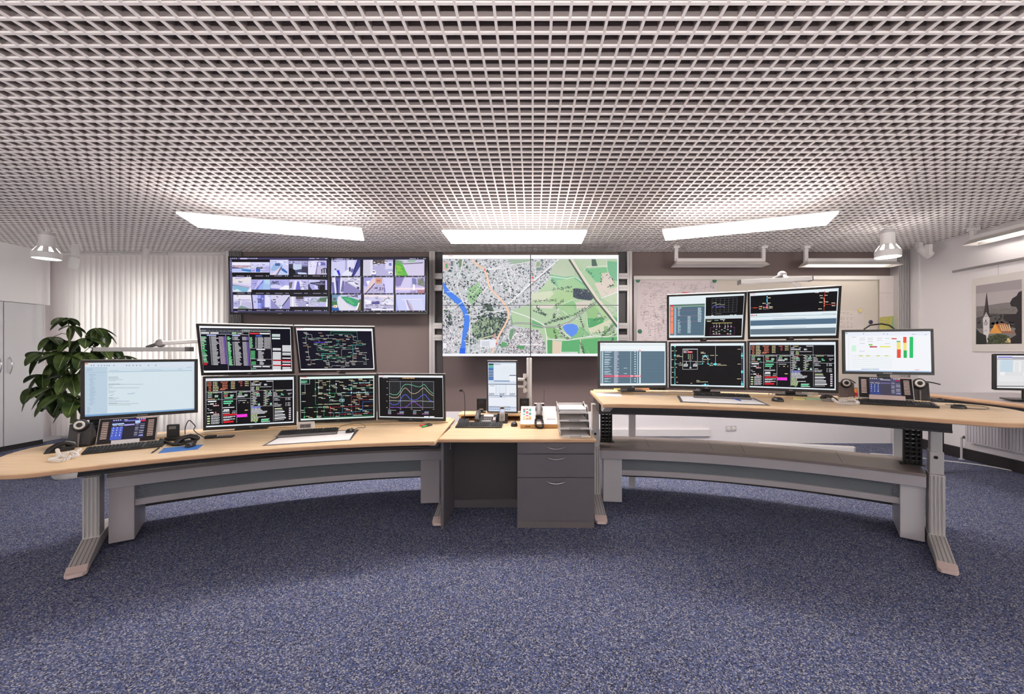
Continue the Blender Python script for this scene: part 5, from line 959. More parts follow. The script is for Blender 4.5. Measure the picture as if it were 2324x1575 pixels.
# ---------------------------------------------------------------- wall displays
def wall_display(label, X, Y, Z, yaw, pit, W, Hh, cvf, grp):
    yaw, pit = R_(yaw), R_(pit); Rm = Euler((pit, 0, yaw)).to_matrix(); base = Vector((X,Y,Z)) + Rm @ Vector((0,0,-Hh/2))
    t = thing('wall_display', label, 'display', base, yaw, grp, pit)
    b = .017; bb = .026
    MB().box(-W/2, W/2, 0, .03, 0, bb).box(-W/2, W/2, 0, .03, Hh-b, Hh).box(-W/2, -W/2+b, 0, .03, bb, Hh-b).box(W/2-b, W/2, 0, .03, bb, Hh-b).build('bezel', M_blk, t, bevel=.003)
    MB().box(-W/2+.004, W/2-.004, .015, .07, .004, Hh-.004).build('back_cover', M_blk2, t)
    MB().box(-.25, .25, .07, YB-Y-.012, Hh*.3, Hh*.7).build('wall_bracket', M_alu2, t)
    cvf(W-2*b, Hh-b-bb).build('screen', t, M_scr2, (0, .006, bb+(Hh-b-bb)/2)); MB().box(-.03,.03,-.0012,.001,.010,.017).build('maker_plate', M_alu2, t)
    return t
wall_display('wall display split into fifteen small camera pictures, left of the pair', -3.685,6.036,2.378,.2,2.7,1.455,.84,scr_cam_many,'camera wall displays')
wall_display('wall display split into nine larger camera pictures, right of the pair', -2.251,6.059,2.381,-1.3,.8,1.45,.84,scr_cam_nine,'camera wall displays')
vw = thing('video_wall', 'large four panel video wall showing an aerial town map with a blue river', 'display', (-.03, 5.909, 1.353))
MB().box(-1.253, 1.253, .01, .16, 0, 1.44).build('housing', M_blk2, vw)
scr_map(2.505, 1.44).build('screen', vw, M_scr2, (0, .008, .72))
# ---------------------------------------------------------------- things on the desks
def yawof(a, b): return math.atan2(b.y-a.y, b.x-a.x)
def keyboard(label, pl, pr, z, depth=.145, m=None, mk=None, palm=False, name='keyboard', wid=None):
    a, b = on(*pl, z), on(*pr, z); w = wid or (b-a).length; c = (a+b)/2
    t = thing(name, label, 'keyboard', c, yawof(a, b), 'keyboards')
    MB().xprism([(0,0),(depth,0),(depth,.026),(depth-.01,.028),(0,.014)], -w/2, w/2).build('housing', m or M_blk, t, bevel=.003)
    kb = MB(); n = int(w/.0195)
    S = (.028-.014)/(depth-.01)
    for r in range(6):
        y0 = .012+(.02 if palm else 0)+r*(depth-.03-(.02 if palm else 0))/6.; hh = (depth-.03)/6.*.82
        x = -w/2+.012
        while x < w/2-.02:
            kw = .0165
            if r == 0 and abs(x+w*.18) < .01: kw = .09
            if x > w*.22 and x < w*.25: x += .012
            z0 = .014+S*y0
            kb.add([(x,y0,z0),(x+kw,y0,z0),(x+kw,y0+hh,z0+S*hh),(x,y0+hh,z0+S*hh),(x+.002,y0+.001,z0+.006),(x+kw-.002,y0+.001,z0+.006),(x+kw-.002,y0+hh-.002,z0+S*hh+.006),(x+.002,y0+hh-.002,z0+S*hh+.006)],
                [(4,5,6,7),(0,1,5,4),(1,2,6,5),(2,3,7,6),(3,0,4,7)])
            x += kw+.0025
    kb.build('keys', mk or M_blk2, t)
    if palm: MB().box(-w/2+.004, w/2-.004, -.004, .03, .002, .016).build('palm_rest', M_gry, t, bevel=.003)
    return t
def cord(name, parent, pts, r, m=None, n=8, world=True):
    M = minv(parent) if world else None
    P = [Vector(p) for p in pts]; out = []
    for i in range(len(P)-1):
        a,b,c,d = P[max(i-1,0)],P[i],P[i+1],P[min(i+2,len(P)-1)]
        for k in range(n):
            u = k/n; out.append(.5*((2*b)+(c-a)*u+(2*a-5*b+4*c-d)*u*u+(3*b-a-3*c+d)*u**3))
    out.append(P[-1])
    return MB(M).tube(out, r, 6).build(name, m or M_blk, parent, smooth=True)
def coil(name, parent, pts, R, r, m, turns):
    P = [Vector(p) for p in pts]; cen = []
    for i in range(len(P)-1):
        a,b,c,d = P[max(i-1,0)],P[i],P[i+1],P[min(i+2,len(P)-1)]
        for k in range(12):
            u = k/12.; cen.append(.5*((2*b)+(c-a)*u+(2*a-5*b+4*c-d)*u*u+(3*b-a-3*c+d)*u**3))
    cen.append(P[-1]); N = turns*10; out = []
    for i in range(N+1):
        f = i/N*(len(cen)-1); j = min(int(f), len(cen)-2); p = cen[j].lerp(cen[j+1], f-j); tg = (cen[j+1]-cen[j]).normalized()
        up = Vector((0,0,1)); sd = tg.cross(up).normalized(); up2 = sd.cross(tg)
        a = 2*math.pi*i/10.; out.append(p + sd*math.cos(a)*R + up2*math.sin(a)*R)
    return MB(minv(parent)).tube(out, r, 5).build(name, m, parent, smooth=True)
def mouse(label, px, py, z, yaw, cab=None, name='computer_mouse', s=1.):
    c = on(px, py, z); t = thing(name, label, 'mouse', c, yaw, 'mice')
    b = MB(); n, m = 16, 7
    vs = []
    prof = [(1.,0.),(1.02,.25),(.98,.5),(.85,.75),(.6,.93),(.25,1.),(.02,1.01)]
    for k, (rr, zz) in enumerate(prof):
        for i in range(n):
            a = 2*math.pi*i/n; x = .031*s*rr*math.copysign(abs(math.cos(a))**.85, math.cos(a)); y = .052*s*rr*math.copysign(abs(math.sin(a))**.85, math.sin(a))
            vs.append((x, y+.004*zz*s, .036*s*zz*(1-.12*(y/.05))))
    fs = [(k*n+i, k*n+(i+1)%n, (k+1)*n+(i+1)%n, (k+1)*n+i) for k in range(len(prof)-1) for i in range(n)] + [tuple(range(n))[::-1], tuple(range((len(prof)-1)*n, len(prof)*n))]
    b.add(vs, fs).build('shell', M_blk, t, smooth=True)
    MB().lathe([(.008*s,-.004*s),(.008*s,.004*s)], 12, (0,0,0), 0, Matrix.Translation((0,.028*s,.031*s)) @ Matrix.Rotation(math.pi/2,4,'Y')).build('scroll_wheel', M_gry, t, smooth=True)
    if cab: cord('cable', t, [c + Euler((0,0,yaw)).to_matrix() @ Vector((0,.05*s,.01))] + cab, .0022)
    return t
def sheet(name, label, quad, z, m, th=.0012, cat='paper', grp=None, parts=None):
    P = [on(x, y, z) for x, y in quad]; c = sum(P, Vector())/4
    o = MB().prism([(p.x,p.y) for p in P], z, z+th).build(name, m, None, origin=(c.x,c.y,z)); tag(o, label, cat, grp); return o
def touch_phone(label, X, Y, Z, yaw, pit, W, Hh, bright, zd):
    yaw, pit = R_(yaw), R_(pit); Rm = Euler((pit,0,yaw)).to_matrix(); base = Vector((X,Y,Z)) + Rm @ Vector((0,0,-Hh/2))
    t = thing('touch_console', label, 'telephone', base, yaw, 'touch screen telephone consoles', pit)
    MB().box(-W/2, W/2, .004, .022, 0, Hh).build('silver_frame', M_alu, t, bevel=.003)
    MB().box(-W/2+.006, W/2-.006, 0, .006, .004, Hh-.006).build('front_panel', M_blk, t, bevel=.0015)
    scr_phone(W*.565, Hh*.80, bright).build('screen', t, M_scr if bright else M_scr, (-.0*W, -.0006, Hh*.52))
    for s in (-1, 1):
        kb = MB()
        for i in range(10): kb.box(s*W*.385-.017, s*W*.385+.017, -.003, .0, Hh*.2+i*Hh*.067, Hh*.2+i*Hh*.067+Hh*.036)
        kb.build('side_keys', M_beige, t)
    MB().box(W*.12, W*.49, -.001, .002, Hh-.016, Hh-.004).build('label_strip', M_beige, t)
    N = Matrix.Rotation(-pit, 4, 'X')
    g = base.z-zd
    MB(N).box(-W*.3, W*.3, .03, .16, -g, -g+.012).box(-.04, .04, .125, .15, -g+.01, Hh*.5).build('stand', M_blk2, t, bevel=.002)
    return t
def dock(label, px, py, z, yaw, m, headset=True, arm=None, s=1., h=.15):
    c = on(px, py, z); t = thing('headset_dock', label, 'headset dock', c, yaw, 'headset docks')
    MB().xprism([(0,0),(.085*s,0),(.085*s,h*.55),(.045*s,h),(.03*s,h*.98),(0,.02)], -.05*s, .05*s).build('stand', m, t, bevel=.004)
    MB().box(-.0035, .0035, -.006, .03, .0, h*.6).build('centre_strip', M_gry, t)
    Q = Matrix.Translation((.0, .024*s, h*.93)) @ Matrix.Rotation(math.pi/2-.25, 4, 'X')
    e = MB().lathe([(.036*s,-.015),(.038*s,0),(.032*s,.014)], 20, (0,0,0), 0, Q).build('ear_cup', M_blk, t, smooth=True)
    rg = [(math.cos(2*math.pi*i/20)*.02*s, math.sin(2*math.pi*i/20)*.02*s, .016) for i in range(21)]
    MB(Q).tube(rg, .006*s, 8).build('ring', M_wht, e, smooth=True)
    if arm: cord('headset_arm', t, arm, .0045)
    return t
def handset(label, px, py, z, yaw, coilpts=None, s=1., m=None, cm=None):
    c = on(px, py, z); t = thing('telephone_handset', label, 'telephone', c, yaw)
    MB().xprism([(-.06*s,0),(.06*s,0),(.07*s,.03*s),(.0,.035*s),(-.075*s,.008*s)], -.036*s, .036*s).build('cradle', M_blk2 if m is None else m, t, bevel=.004)
    Q = Matrix.Rotation(.42, 4, 'X')
    hb = MB(Q)
    pts = [(0, -.085*s, .018*s), (0,-.05*s,.05*s), (0,0,.062*s), (0,.045*s,.05*s), (0,.075*s,.012*s)]
    hb.tube(pts, [.026*s,.021*s,.018*s,.021*s,.028*s], 12); hb.ell((0,-.083*s,.01*s),(.028*s,.026*s,.022*s)); hb.ell((0,.076*s,.006*s),(.030*s,.027*s,.024*s))
    hb.build('handset', M_blk, t, smooth=True)
    if coilpts: coil('coil_cord', t, coilpts, .0075, .0036, cm or M_wht, 62)
    return t
zl, zr = ZL_, ZR_
yl = lambda px: 0
# --- left desk
keyboard('black keyboard in front of the touch console on the left desk end', (184,1033), (368,1014.5), zl, .14)
touch_phone('touch console with lit blue keypad below the pale mail monitor, left desk', -3.089,3.171,.828,32.5,-28.6,.335,.205,True,zl)
st = on(283, 1013, zl+.012); o = MB(Matrix.Rotation(-.35,4,'X')).box(-.075,.075,0,.0015,0,.062).build('paper_strip', M_paper, None); o.location = (st.x, st.y, zl); o.rotation_euler = (0,0,R_(32)); tag(o, 'white paper strip leaning on the left touch console', 'paper')
handset('black telephone handset lying on its cradle at the far left desk end', 140, 1024, zl, R_(-20), [on(130,1031,zl)+Vector((0,0,.03)), on(137,1039,zl)+Vector((0,0,.012)), on(160,1042,zl)+Vector((0,0,.012)), on(176,1037,zl)+Vector((0,0,.012)), on(160,1033,zl)+Vector((0,0,.02)), on(128,1043,zl)+Vector((0,0,.012)), on(114,1048,zl)+Vector((0,0,.012)), on(150,1047,zl)+Vector((0,0,.012)), on(182,1022,zl)+Vector((0,0,.012))], .85)
c = on(178, 1013, zl); dock('black headset dock with a white ring beside the mail monitor, left desk', 178, 1015, zl, R_(28), M_blk, True, [c+Vector((0,.0,.16)), c+Vector((-.06,.04,.19)), c+Vector((-.10,.05,.13))], 1.2, .165)
c = on(206, 1005, zl); o = thing('black_box', 'small black charger box with a side loop between the dock and left touch console', 'charger', c, R_(30))
MB().box(-.05,.05,0,.07,0,.13).build('case', M_blk, o, bevel=.006); cord('loop', o, [(.05,.0,.12),(.075,.0,.11),(.075,.0,.03),(.05,.0,.02)], .004, M_blk2, 6, False)
c = on(390, 1001, zl); o = thing('pager_charger', 'small black pager standing upright in its charger, left desk', 'charger', c, R_(24))
MB().prism([(-.05,0),(.05,0),(.045,.05),(-.045,.05)],0,.03).build('charger_base', M_blk, o, bevel=.006); MB().box(-.038,.038,.012,.042,.025,.125).build('pager', M_blk2, o, bevel=.008); MB().box(-.022,.022,.0105,.0125,.09,.112).build('display', M_gry, o)
c = on(425, 1005, zl)
handset('black handset with a dark coil cord in the middle of the left desk', 424, 1007, zl, R_(-38), [on(412,1003,zl)+Vector((0,0,.03)), on(417,1010,zl)+Vector((0,0,.012)), on(395,1012,zl)+Vector((0,0,.012)), on(378,1007,zl)+Vector((0,0,.012)), on(365,1001,zl)+Vector((0,0,.012))], .85, M_blk, M_blk)
o = thing('cable_loop', 'thin black cable looping up behind the handset on the left desk', 'cable', on(430,1000,zl)); cord('cable', o, [at(420,985,3.25),at(421,968,3.3),at(429,954,3.3),at(438,961,3.3),at(443,968,3.3),at(440,976,3.25),at(450,985,3.2),at(462,992,3.15)], .0035)
sheet('blue_sheet', 'blue printed sheet under the mouse on the left desk', ((358,1029),(448,1020),(462,1009),(372,1017)), zl, M_blue, .0014)
mouse('black mouse standing on the blue sheet, left desk', 432, 1013.5, zl+.0015, R_(10), None, s=.8)
a, b = on(343,1030,zl), on(361,1018,zl); o = MB().tube([a+Vector((0,0,.005)), a.lerp(b,.15)+Vector((0,0,.005)), b+Vector((0,0,.005))], [.001,.005,.005], 8).build('pen', M_blk, None, origin=(a+b)/2); tag(o, 'dark pen lying beside the blue sheet on the left desk', 'pen')
sheet('note_paper', 'small white note behind the black handset on the left desk', ((434,999),(452,996),(458,991),(438,993)), zl, M_paper)
for (px,py,w,d,h,lab) in ((475,996,.07,.05,.022,'small black cable box between the handset and the phone, left desk'),(508,994,.115,.06,.012,'black mobile phone lying flat on the left desk below the process monitor')):
    c = on(px,py,zl); o = thing('mobile_phone' if w>.1 else 'cable_box', lab, 'phone' if w>.1 else 'box', c, R_(18)); MB().box(-w/2,w/2,0,d,0,h).build('case', M_blk, o, bevel=.004); MB().box(-w*.42,w*.42,.006,d-.006,h,h+.0006).build('face', M_gry if w>.1 else M_blk2, o)
mt = sheet('desk_mat', 'paper desk mat in a dark frame under the keyboard, left desk', ((595,1012),(796,999),(815,975),(648,983)), zl, M_dark2, .002, 'desk mat')
q = [on(*p, zl) for p in ((604,1010),(793,998.5),(806,977),(650,985))]; MB(Matrix.Translation(-mt.location)).prism([(p.x,p.y) for p in q], zl+.002, zl+.0026).build('paper_pad', M_paper, mt)
keyboard('dark keyboard with a grey palm rest on the mat of the left desk', (627,994), (765,985), zl+.003, .17, M_blk, M_blk2, True)
c = on(800,972,zl); mouse('black mouse with a cable on the right of the left desk mat', 794.5, 981, zl+.003, R_(-12), [on(812,972,zl)+Vector((0,0,.004)), on(828,971,zl)+Vector((0,0,.004)), on(826,966,zl+.011)+Vector((0,0,.004)), on(812,962,zl+.011)+Vector((0,0,.004)), on(780,966,zl+.011)+Vector((0,0,.004)), on(768,974,zl)+Vector((0,0,.004))], s=.85)
c = on(693.5,975,zl); ck = thing('desk_clock', 'small white desk clock with a grey display below the left monitors', 'clock', c, R_(17)); MB().xprism([(0,0),(.05,0),(.03,.066),(.015,.066)], -.066,.066).build('case', M_wht2, ck, bevel=.003)
QQ = Matrix.Rotation(-math.atan2(.015,.066),4,'X'); MB(QQ).box(-.046,.040,-.002,.002,.016,.048).build('display', M_gry, ck); 
dg = MB(QQ)
for x in (-.036,-.020,.004,.020): dg.box(x,x+.010,-.0026,-.0019,.022,.024).box(x,x+.002,-.0026,-.0019,.024,.042).box(x+.008,x+.010,-.0026,-.0019,.024,.042).box(x,x+.010,-.0026,-.0019,.040,.042)
dg.build('display_segments', M_blk2, ck)
for (a,b,m,nm,lab) in (((954,968),(975,964),M_red,'marker_pen','red and black marker pen on the left desk before the chart monitor'),((958,971),(980,966),M_green,'marker_pen','green and black marker pen on the left desk before the chart monitor')):
    a, b = on(*a,zl), on(*b,zl); u = Vector((0,0,.009)); o = MB().tube([a+u, a.lerp(b,.42)+u], .009, 10, 0).tube([a.lerp(b,.42)+u, b+u], .0075, 10, 1).build(nm, [m, M_blk], None, origin=(a+b)/2, smooth=True); tag(o, lab, 'pen', 'marker pens')
# --- centre desk
rs = thing('monitor_riser', 'low maple shelf riser at the back of the middle desk', 'shelf', (-.44, 4.18, ZD)); MB().box(-.31,.34,0,.22,.046,.066).build('top', M_wood, rs, bevel=.004)
for x in (-.30,.31): MB().box(x,x+.018,.008,.215,0,.046).build('side', M_wood, rs)
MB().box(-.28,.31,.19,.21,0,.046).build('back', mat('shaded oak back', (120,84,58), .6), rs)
for px, lab in ((1092.5,'small black loudspeaker left of the portrait monitor'),(1190,'small black loudspeaker right of the portrait monitor')):
    xx = (px-CX)/F*4.27; t = thing('desk_speaker', lab, 'speaker', (xx,4.27,ZD+.066), 0, 'desk loudspeakers')
    MB().box(-.048,.048,0,.08,.022,.145).build('cabinet', M_blk2, t, bevel=.003); MB().lathe([(.034,0),(.036,.003),(.02,.004),(.006,.008)],20,(0,0,0),0,Matrix.Translation((0,.0,.098)) @ Matrix.Rotation(math.pi/2,4,'X')).build('cone', M_blk, t, smooth=True); MB().lathe([(.045,0),(.045,.006),(.014,.010),(.014,.03)],18,(0,.03,0)).build('foot', M_blk, t, smooth=True)
    MB().box(-.02,.02,-.003,.001,.034,.042).build('label_plate', M_alu, t)
c = on(1051,962,ZD); mi = thing('gooseneck_microphone', 'gooseneck microphone on a black base at the left of the middle desk', 'microphone', c, 0); MB().xprism([(0,0),(.11,0),(.11,.035),(0,.012)],-.055,.045).build('base', M_blk, mi, bevel=.003); MB().box(-.035,-.012,-.001,.006,.006,.016).build('red_key', M_red, mi)
MB().tube([(0,.085,.03),(.004,.085,.16),(.0,.085,.27),(-.008,.083,.30),(-.022,.08,.315)],.0035,8).build('gooseneck', M_blk, mi, smooth=True); MB().ell((-.034,.078,.316),(.019,.016,.014)).build('head', M_blk2, mi, smooth=True)
c = on(1100,962,ZD); dp = thing('desk_telephone', 'dark desk telephone with its handset on the left side, middle desk', 'telephone', c, 0); MB().xprism([(0,0),(.14,0),(.14,.07),(0,.018)],-.10,.11).build('body', M_blk, dp, bevel=.004)
S = math.atan2(.052,.14); Q = Matrix.Translation((0,0,.018)) @ Matrix.Rotation(S,4,'X')
MB(Q).box(-.02,.075,.098,.14,.001,.006).build('display', M_paper, dp)
kk = MB(Q)
for i in range(4):
    for j in range(4): kk.box(-.012+j*.02,.002+j*.02,.03+i*.015,.04+i*.015,.001,.005)
kk.build('keypad', M_gry, dp); MB(Q).box(.075,.10,.03,.09,.001,.003).build('label_card', M_beige, dp); MB(Q).box(-.03,.06,.012,.022,.001,.003).build('label_strip', M_wht, dp)
hs = MB(Q); hs.tube([(-.075,.0,.02),(-.075,.03,.04),(-.075,.08,.045),(-.075,.13,.04),(-.075,.155,.02)],[.024,.02,.018,.02,.026],12).build('handset', M_dark2, dp, smooth=True)
coil('coil_cord', dp, [c+Vector((-.07,-.0,.03)), c+Vector((-.12,-.01,.012)), c+Vector((-.15,.02,.012)), c+Vector((-.10,.01,.01))], .006, .0025, M_gry, 22)
c = on(1140,961,ZD); cp = thing('cordless_phone', 'silver cordless phone standing in a black charger on the middle desk', 'telephone', c, 0); MB().xprism([(0,0),(.12,0),(.12,.012),(.09,.085),(.07,.085),(.045,.014),(0,.014)],-.055,.05).build('charger', M_blk, cp, bevel=.004)
Q = Matrix.Translation((-.004,.014,.016)) @ Matrix.Rotation(-.16,4,'X'); h = MB(Q).prism([(-.024,0),(.024,0),(.026,.02),(-.026,.02)],0,.145).build('handset', M_alu, cp, bevel=.008); MB(Q).box(-.016,.016,-.001,.001,.09,.118).build('display', mat('lit lilac display',(170,180,235),.3,emit=(150,165,235),es=.6), h)
kk = MB(Q)
for i in range(5):
    for j in range(3): kk.box(-.017+j*.0125,-.008+j*.0125,-.0015,.001,.012+i*.012,.02+i*.012)
kk.build('keypad', M_gry, h); MB(Q).box(-.018,.018,-.0012,.001,.122,.138).build('earpiece', M_blk, h)
keyboard('black keyboard at the left of the middle desk', (1033,971.5), (1139,971.5), ZD, .15)
c = on(1167,960,ZD); mouse('small black mouse left of the white telephone panel, middle desk', 1167, 966.5, ZD, 0, [on(1170,955,ZD)+Vector((0,0,.004)), on(1174,951,ZD)+Vector((0,0,.004))], s=1.)
ep = thing('emergency_telephone', 'white sloping emergency telephone panel in a wood case on the middle desk', 'telephone', (.056,3.774,ZD), 0)
MB().xprism([(0,0),(.29,0),(.29,.155),(0,.034)],-.168,.168).build('case', M_wood2, ep, bevel=.002)
S = math.atan2(.121,.29); Q = Matrix.Translation((0,0,.036)) @ Matrix.Rotation(S,4,'X'); L = math.hypot(.29,.121)
MB(Q).box(-.169,.169,-.004,L+.002,-.002,.005).build('panel', mat('warm white sheet metal',(204,196,192),.4), ep, bevel=.001)
tcol = [M_red, mat('teal key',(20,130,120),.4), mat('teal key',(20,130,120),.4), M_wht, mat('teal key',(20,130,120),.4), M_wht, M_org, M_yel]
keys = MB(Q)
for j in range(3):
    for i in range(8): keys.box(-.148+j*.028,-.126+j*.028,L*.83-i*.0235-.018,L*.83-i*.0235,.005,.010,[[0,1,1,3,1,3,4,5],[2,3,0,0,3,0,3,4],[1,1,3,1,1,3,4,4]][j][i])
keys.build('button_field', [M_red, tcol[1], M_dark2, M_wht, M_org, M_yel], ep)
MB(Q).box(-.062,-.03,L*.45,L*.62,.005,.008).build('label_plate', M_wht2, ep); MB(Q).box(.075,.16,L*.25,L*.31,.005,.008).build('paper_slot', M_alu2, ep); MB(Q).box(.075,.15,L*.36,L*.55,.005,.0065).build('note', M_paper, ep)
h = MB(Q).tube([(.002,L*.30,.03),(.004,L*.38,.045),(.004,L*.6,.05),(.004,L*.82,.045),(.004,L*.90,.028)],[.03,.027,.025,.027,.03],14).build('handset', M_gry, ep, smooth=True)
MB(Q).box(-.03,.038,L*.70,L*.80,.005,.04).box(-.03,.038,L*.26,L*.36,.005,.03).build('cradle', M_blk, ep, bevel=.004)
I0 = Matrix.Translation(ep.location)
coil('coil_cord', ep, [I0 @ Q @ Vector((-.008,L*.28,.02)), I0 @ Q @ Vector((-.03,L*.12,.02)), I0 @ Vector((-.028,-.02,.028)), I0 @ Vector((-.004,-.03,.012)), I0 @ Vector((.026,-.03,.012)), I0 @ Vector((.036,-.02,.03)), I0 @ Q @ Vector((.03,L*.12,.02)), I0 @ Q @ Vector((.014,L*.27,.02))], .008, .0036, M_blk, 26)
MB().box(-.125,-.075,-.0012,.001,.010,.022).build('name_plate', mat('dark wood stain',(120,88,48),.5), ep)
rd = thing('table_radio', 'flat topped dark radio with a thin antenna behind the white telephone panel', 'radio', (.066,4.14,ZD)); MB().box(-.05,.05,0,.07,0,.172).build('case', M_blk, rd, bevel=.004); MB().box(-.05,.05,-.002,.072,.172,.177).build('top_plate', M_alu, rd); MB().tube([(.047,.05,.175),(.05,.05,.305)],.002,6).build('antenna', M_blk, rd)
tx0, tx1, ty0, ty1 = .226, .472, 3.376, 3.70
for k in range(4):
    z = ZD+k*.0625; yo = k*.014; xo = -k*.0045
    t = thing('letter_tray', ['white letter tray at the bottom of the stack beside the telephone panel','second white letter tray from the bottom of the stack','third white letter tray from the bottom of the stack','topmost white letter tray of the stack, heaped with papers'][k], 'letter tray', ((tx0+tx1)/2+xo, ty0+yo, z), 0, 'stacked letter trays')
    w = (tx1-tx0)/2; d = ty1-ty0
    tb = MB().box(-w,w,0,d,0,.004).box(-w,-w+.004,.02,d,0,.05).box(w-.004,w,.02,d,0,.05).box(-w,w,d-.004,d,0,.05)
    for s in (-1,1): tb.xprism([(.02,.003),(.10,.003),(.10,.0625),(.07,.0625)], s*w-.004*(s>0), s*w+.004*(s<0)); tb.xprism([(d-.06,.003),(d,.003),(d,.0625),(d-.06,.0625)], s*w-.004*(s>0), s*w+.004*(s<0))
    tb.build('tray', M_wht, t)
    for s in (-1,1): x = s*(w-.04); MB().box(x-.038,x+.038,-.003,.003,0,.014).build('front_lip', M_wht, t, bevel=.001)
    n = (.012,.010,.008,.03)[k]; sp = MB(); rr = random.Random(k)
    for i in range(5): 
        j = rr.uniform(-.006,.006); sp.box(-w+.012+j,w-.014+j,.012+rr.uniform(0,.02),d-.03,.0042+n*i/5,.0042+n*(i+1)/5-.0004)
    o = sp.build('paper_stack', M_paper, None); o.location = t.location; tag(o, ['loose white papers in the bottom letter tray','loose white papers in the second letter tray','loose white papers in the third letter tray','thick heap of papers in the topmost letter tray'][k], 'paper', 'papers in the letter trays')
# --- right desk
sheet('paper_sheet', 'white sheets at the left corner of the right desk', ((1357,899.5),(1412,901),(1407,892),(1352,891.5)), zr, M_paper, .004)
sheet('paper_sheet', 'grey sheet right of the white sheets on the right desk', ((1447,897),(1507,898),(1500,894),(1444,893)), zr, M_beige, .001)
for px,py,w,d,h,m,nm,lab,ct in ((1402,887.5,.06,.04,.03,M_yel,'tape_roll','pale yellow adhesive tape block under the list monitor, right desk','tape'),(1458,889,.14,.05,.035,mat('tan wood',(222,170,130),.5),'wood_block','tan wooden block under the list monitor, right desk','block'),(1496,887.5,.15,.05,.04,M_blk2,'ribbed_holder','black ribbed pen holder under the list monitor, right desk','holder'),(1437,887,.05,.04,.026,M_alu,'hole_punch','small grey punch between the tape and wood block, right desk','punch')):
    c = on(px,py,zr+.0); o = thing(nm, lab, ct, c, R_(3)); b = MB()
    if nm == 'ribbed_holder':
        for i in range(5): b.box(-w/2+i*w/5,-w/2+(i+.8)*w/5,0,d,0,h)
        b.box(-w/2,w/2,.01,d,0,h*.8)
    else: b.box(-w/2,w/2,0,d,0,h)
    b.build('body', m, o, bevel=.004); MB().box(-w/2+.006,w/2-.006,.006,d-.006,h,h+.002).build('top', m if nm!='tape_roll' else M_wht, o)
mt = sheet('desk_mat', 'paper desk mat in a dark frame under the keyboard, right desk', ((1544,913),(1748,921),(1712,904),(1536,898.5)), zr, M_dark2, .002, 'desk mat')
q = [on(*p, zr) for p in ((1550,911.5),(1738,918.5),(1706,904.5),(1543,899.5))]; MB(Matrix.Translation(-mt.location)).prism([(p.x,p.y) for p in q], zr+.002, zr+.0026).build('paper_pad', M_paper, mt)
sheet('paper_sheet', 'white sheet lying on the mat before the keyboard, right desk', ((1610,914),(1672,916),(1660,904),(1598,902)), zr+.0028, M_paper, .001)
a, b = on(1660,905,zr), on(1683,912,zr); u = Vector((0,0,.008)); o = MB().tube([a+u, a.lerp(b,.85)+u, b+u], [.005,.005,.001], 8).build('pen', mat('blue plastic',(60,80,180),.4), None, origin=(a+b)/2+u, smooth=True); tag(o, 'blue pen lying on the right desk mat', 'pen')
keyboard('dark keyboard with a grey palm rest on the mat of the right desk', (1574,902.5), (1706,907.5), zr+.003, .16, M_blk, M_blk2, True)
mouse('black mouse right of the mat on the right desk', 1765, 911, zr, R_(18), [on(1756,901,zr)+Vector((0,0,.004)), on(1752,896,zr)+Vector((0,0,.02)), at(1748,889,3.75), on(1744,897,zr+.011)+Vector((0,0,.004))], s=.95)
sheet('sticky_notes', 'pale yellow note pad before the process monitor, right desk', ((1800,907),(1826,908),(1828,901),(1802,900)), zr, M_yel, .006)
sheet('green_note', 'pale green papers beside the right handset', ((1828,906),(1866,908),(1862,898),(1832,898)), zr, M_grn2, .006)
handset('black telephone handset with a white coil cord on the right desk', 1881, 911, zr, R_(35), [on(1890,914,zr)+Vector((0,0,.03)), on(1905,919,zr)+Vector((0,0,.012)), on(1930,920,zr)+Vector((0,0,.012)), on(1948,918,zr)+Vector((0,0,.012)), on(1935,912,zr)+Vector((0,0,.012)), on(1908,914,zr)+Vector((0,0,.012)), on(1912,909,zr)+Vector((0,0,.012)), on(1944,905,zr)+Vector((0,0,.012))], .68, M_gry)
c = on(1922,905,zr); dock('grey headset dock with a white ring between the handset and touch console, right desk', 1922, 905, zr, R_(-28), mat('taupe plastic',(120,106,104),.45), True, [c+Vector((0,.05,.16)), c+Vector((.06,.05,.16)), c+Vector((.12,.06,.13))], 1.1, .14)
for px,py,m,lab,nm in ((1941,902,M_red,'small red plastic tub beside the right touch console','plastic_tub'),(1943,893,M_org,'small orange plastic tub behind the red one, right desk','plastic_tub')):
    c = on(px,py,zr); o = MB().lathe([(.022,0),(.026,.04),(.026,.045),(.02,.045)],14).build(nm, m, None, smooth=True); o.location = c; tag(o, lab, 'tub')
tp = touch_phone('touch console with a dim grey keypad below the spreadsheet monitor, right desk', 2.77,3.268,1.142,-35.9,-38.0,.335,.205,False,zr)
o = MB().box(-.10,.115,-.0045,-.003,-.014,.026).build('paper_strip', M_beige, None); o.location = tp.location; o.rotation_euler = tp.rotation_euler; tag(o, 'printed paper strip leaning on the right touch console', 'paper')
keyboard('black keyboard in front of the touch console on the right desk end', (1949,917.5), (2133,927), zr, .145)
c = on(2089,911,zr); dock('black headset dock with a white ring right of the right touch console', 2089, 912, zr, R_(-30), M_blk, True, [c+Vector((.0,.06,.15)), c+Vector((.10,.05,.155)), c+Vector((.19,.03,.135))], 1.2, .155)
mouse('black mouse with a looped cable on the rounded right desk end', 2176, 927, zr, R_(62), [on(2200,928,zr)+Vector((0,0,.004)), on(2225,930,zr)+Vector((0,0,.004)), on(2242,929,zr)+Vector((0,0,.004)), on(2240,925,zr)+Vector((0,0,.004)), on(2200,921,zr)+Vector((0,0,.004)), on(2145,919,zr)+Vector((0,0,.004))], s=.82)
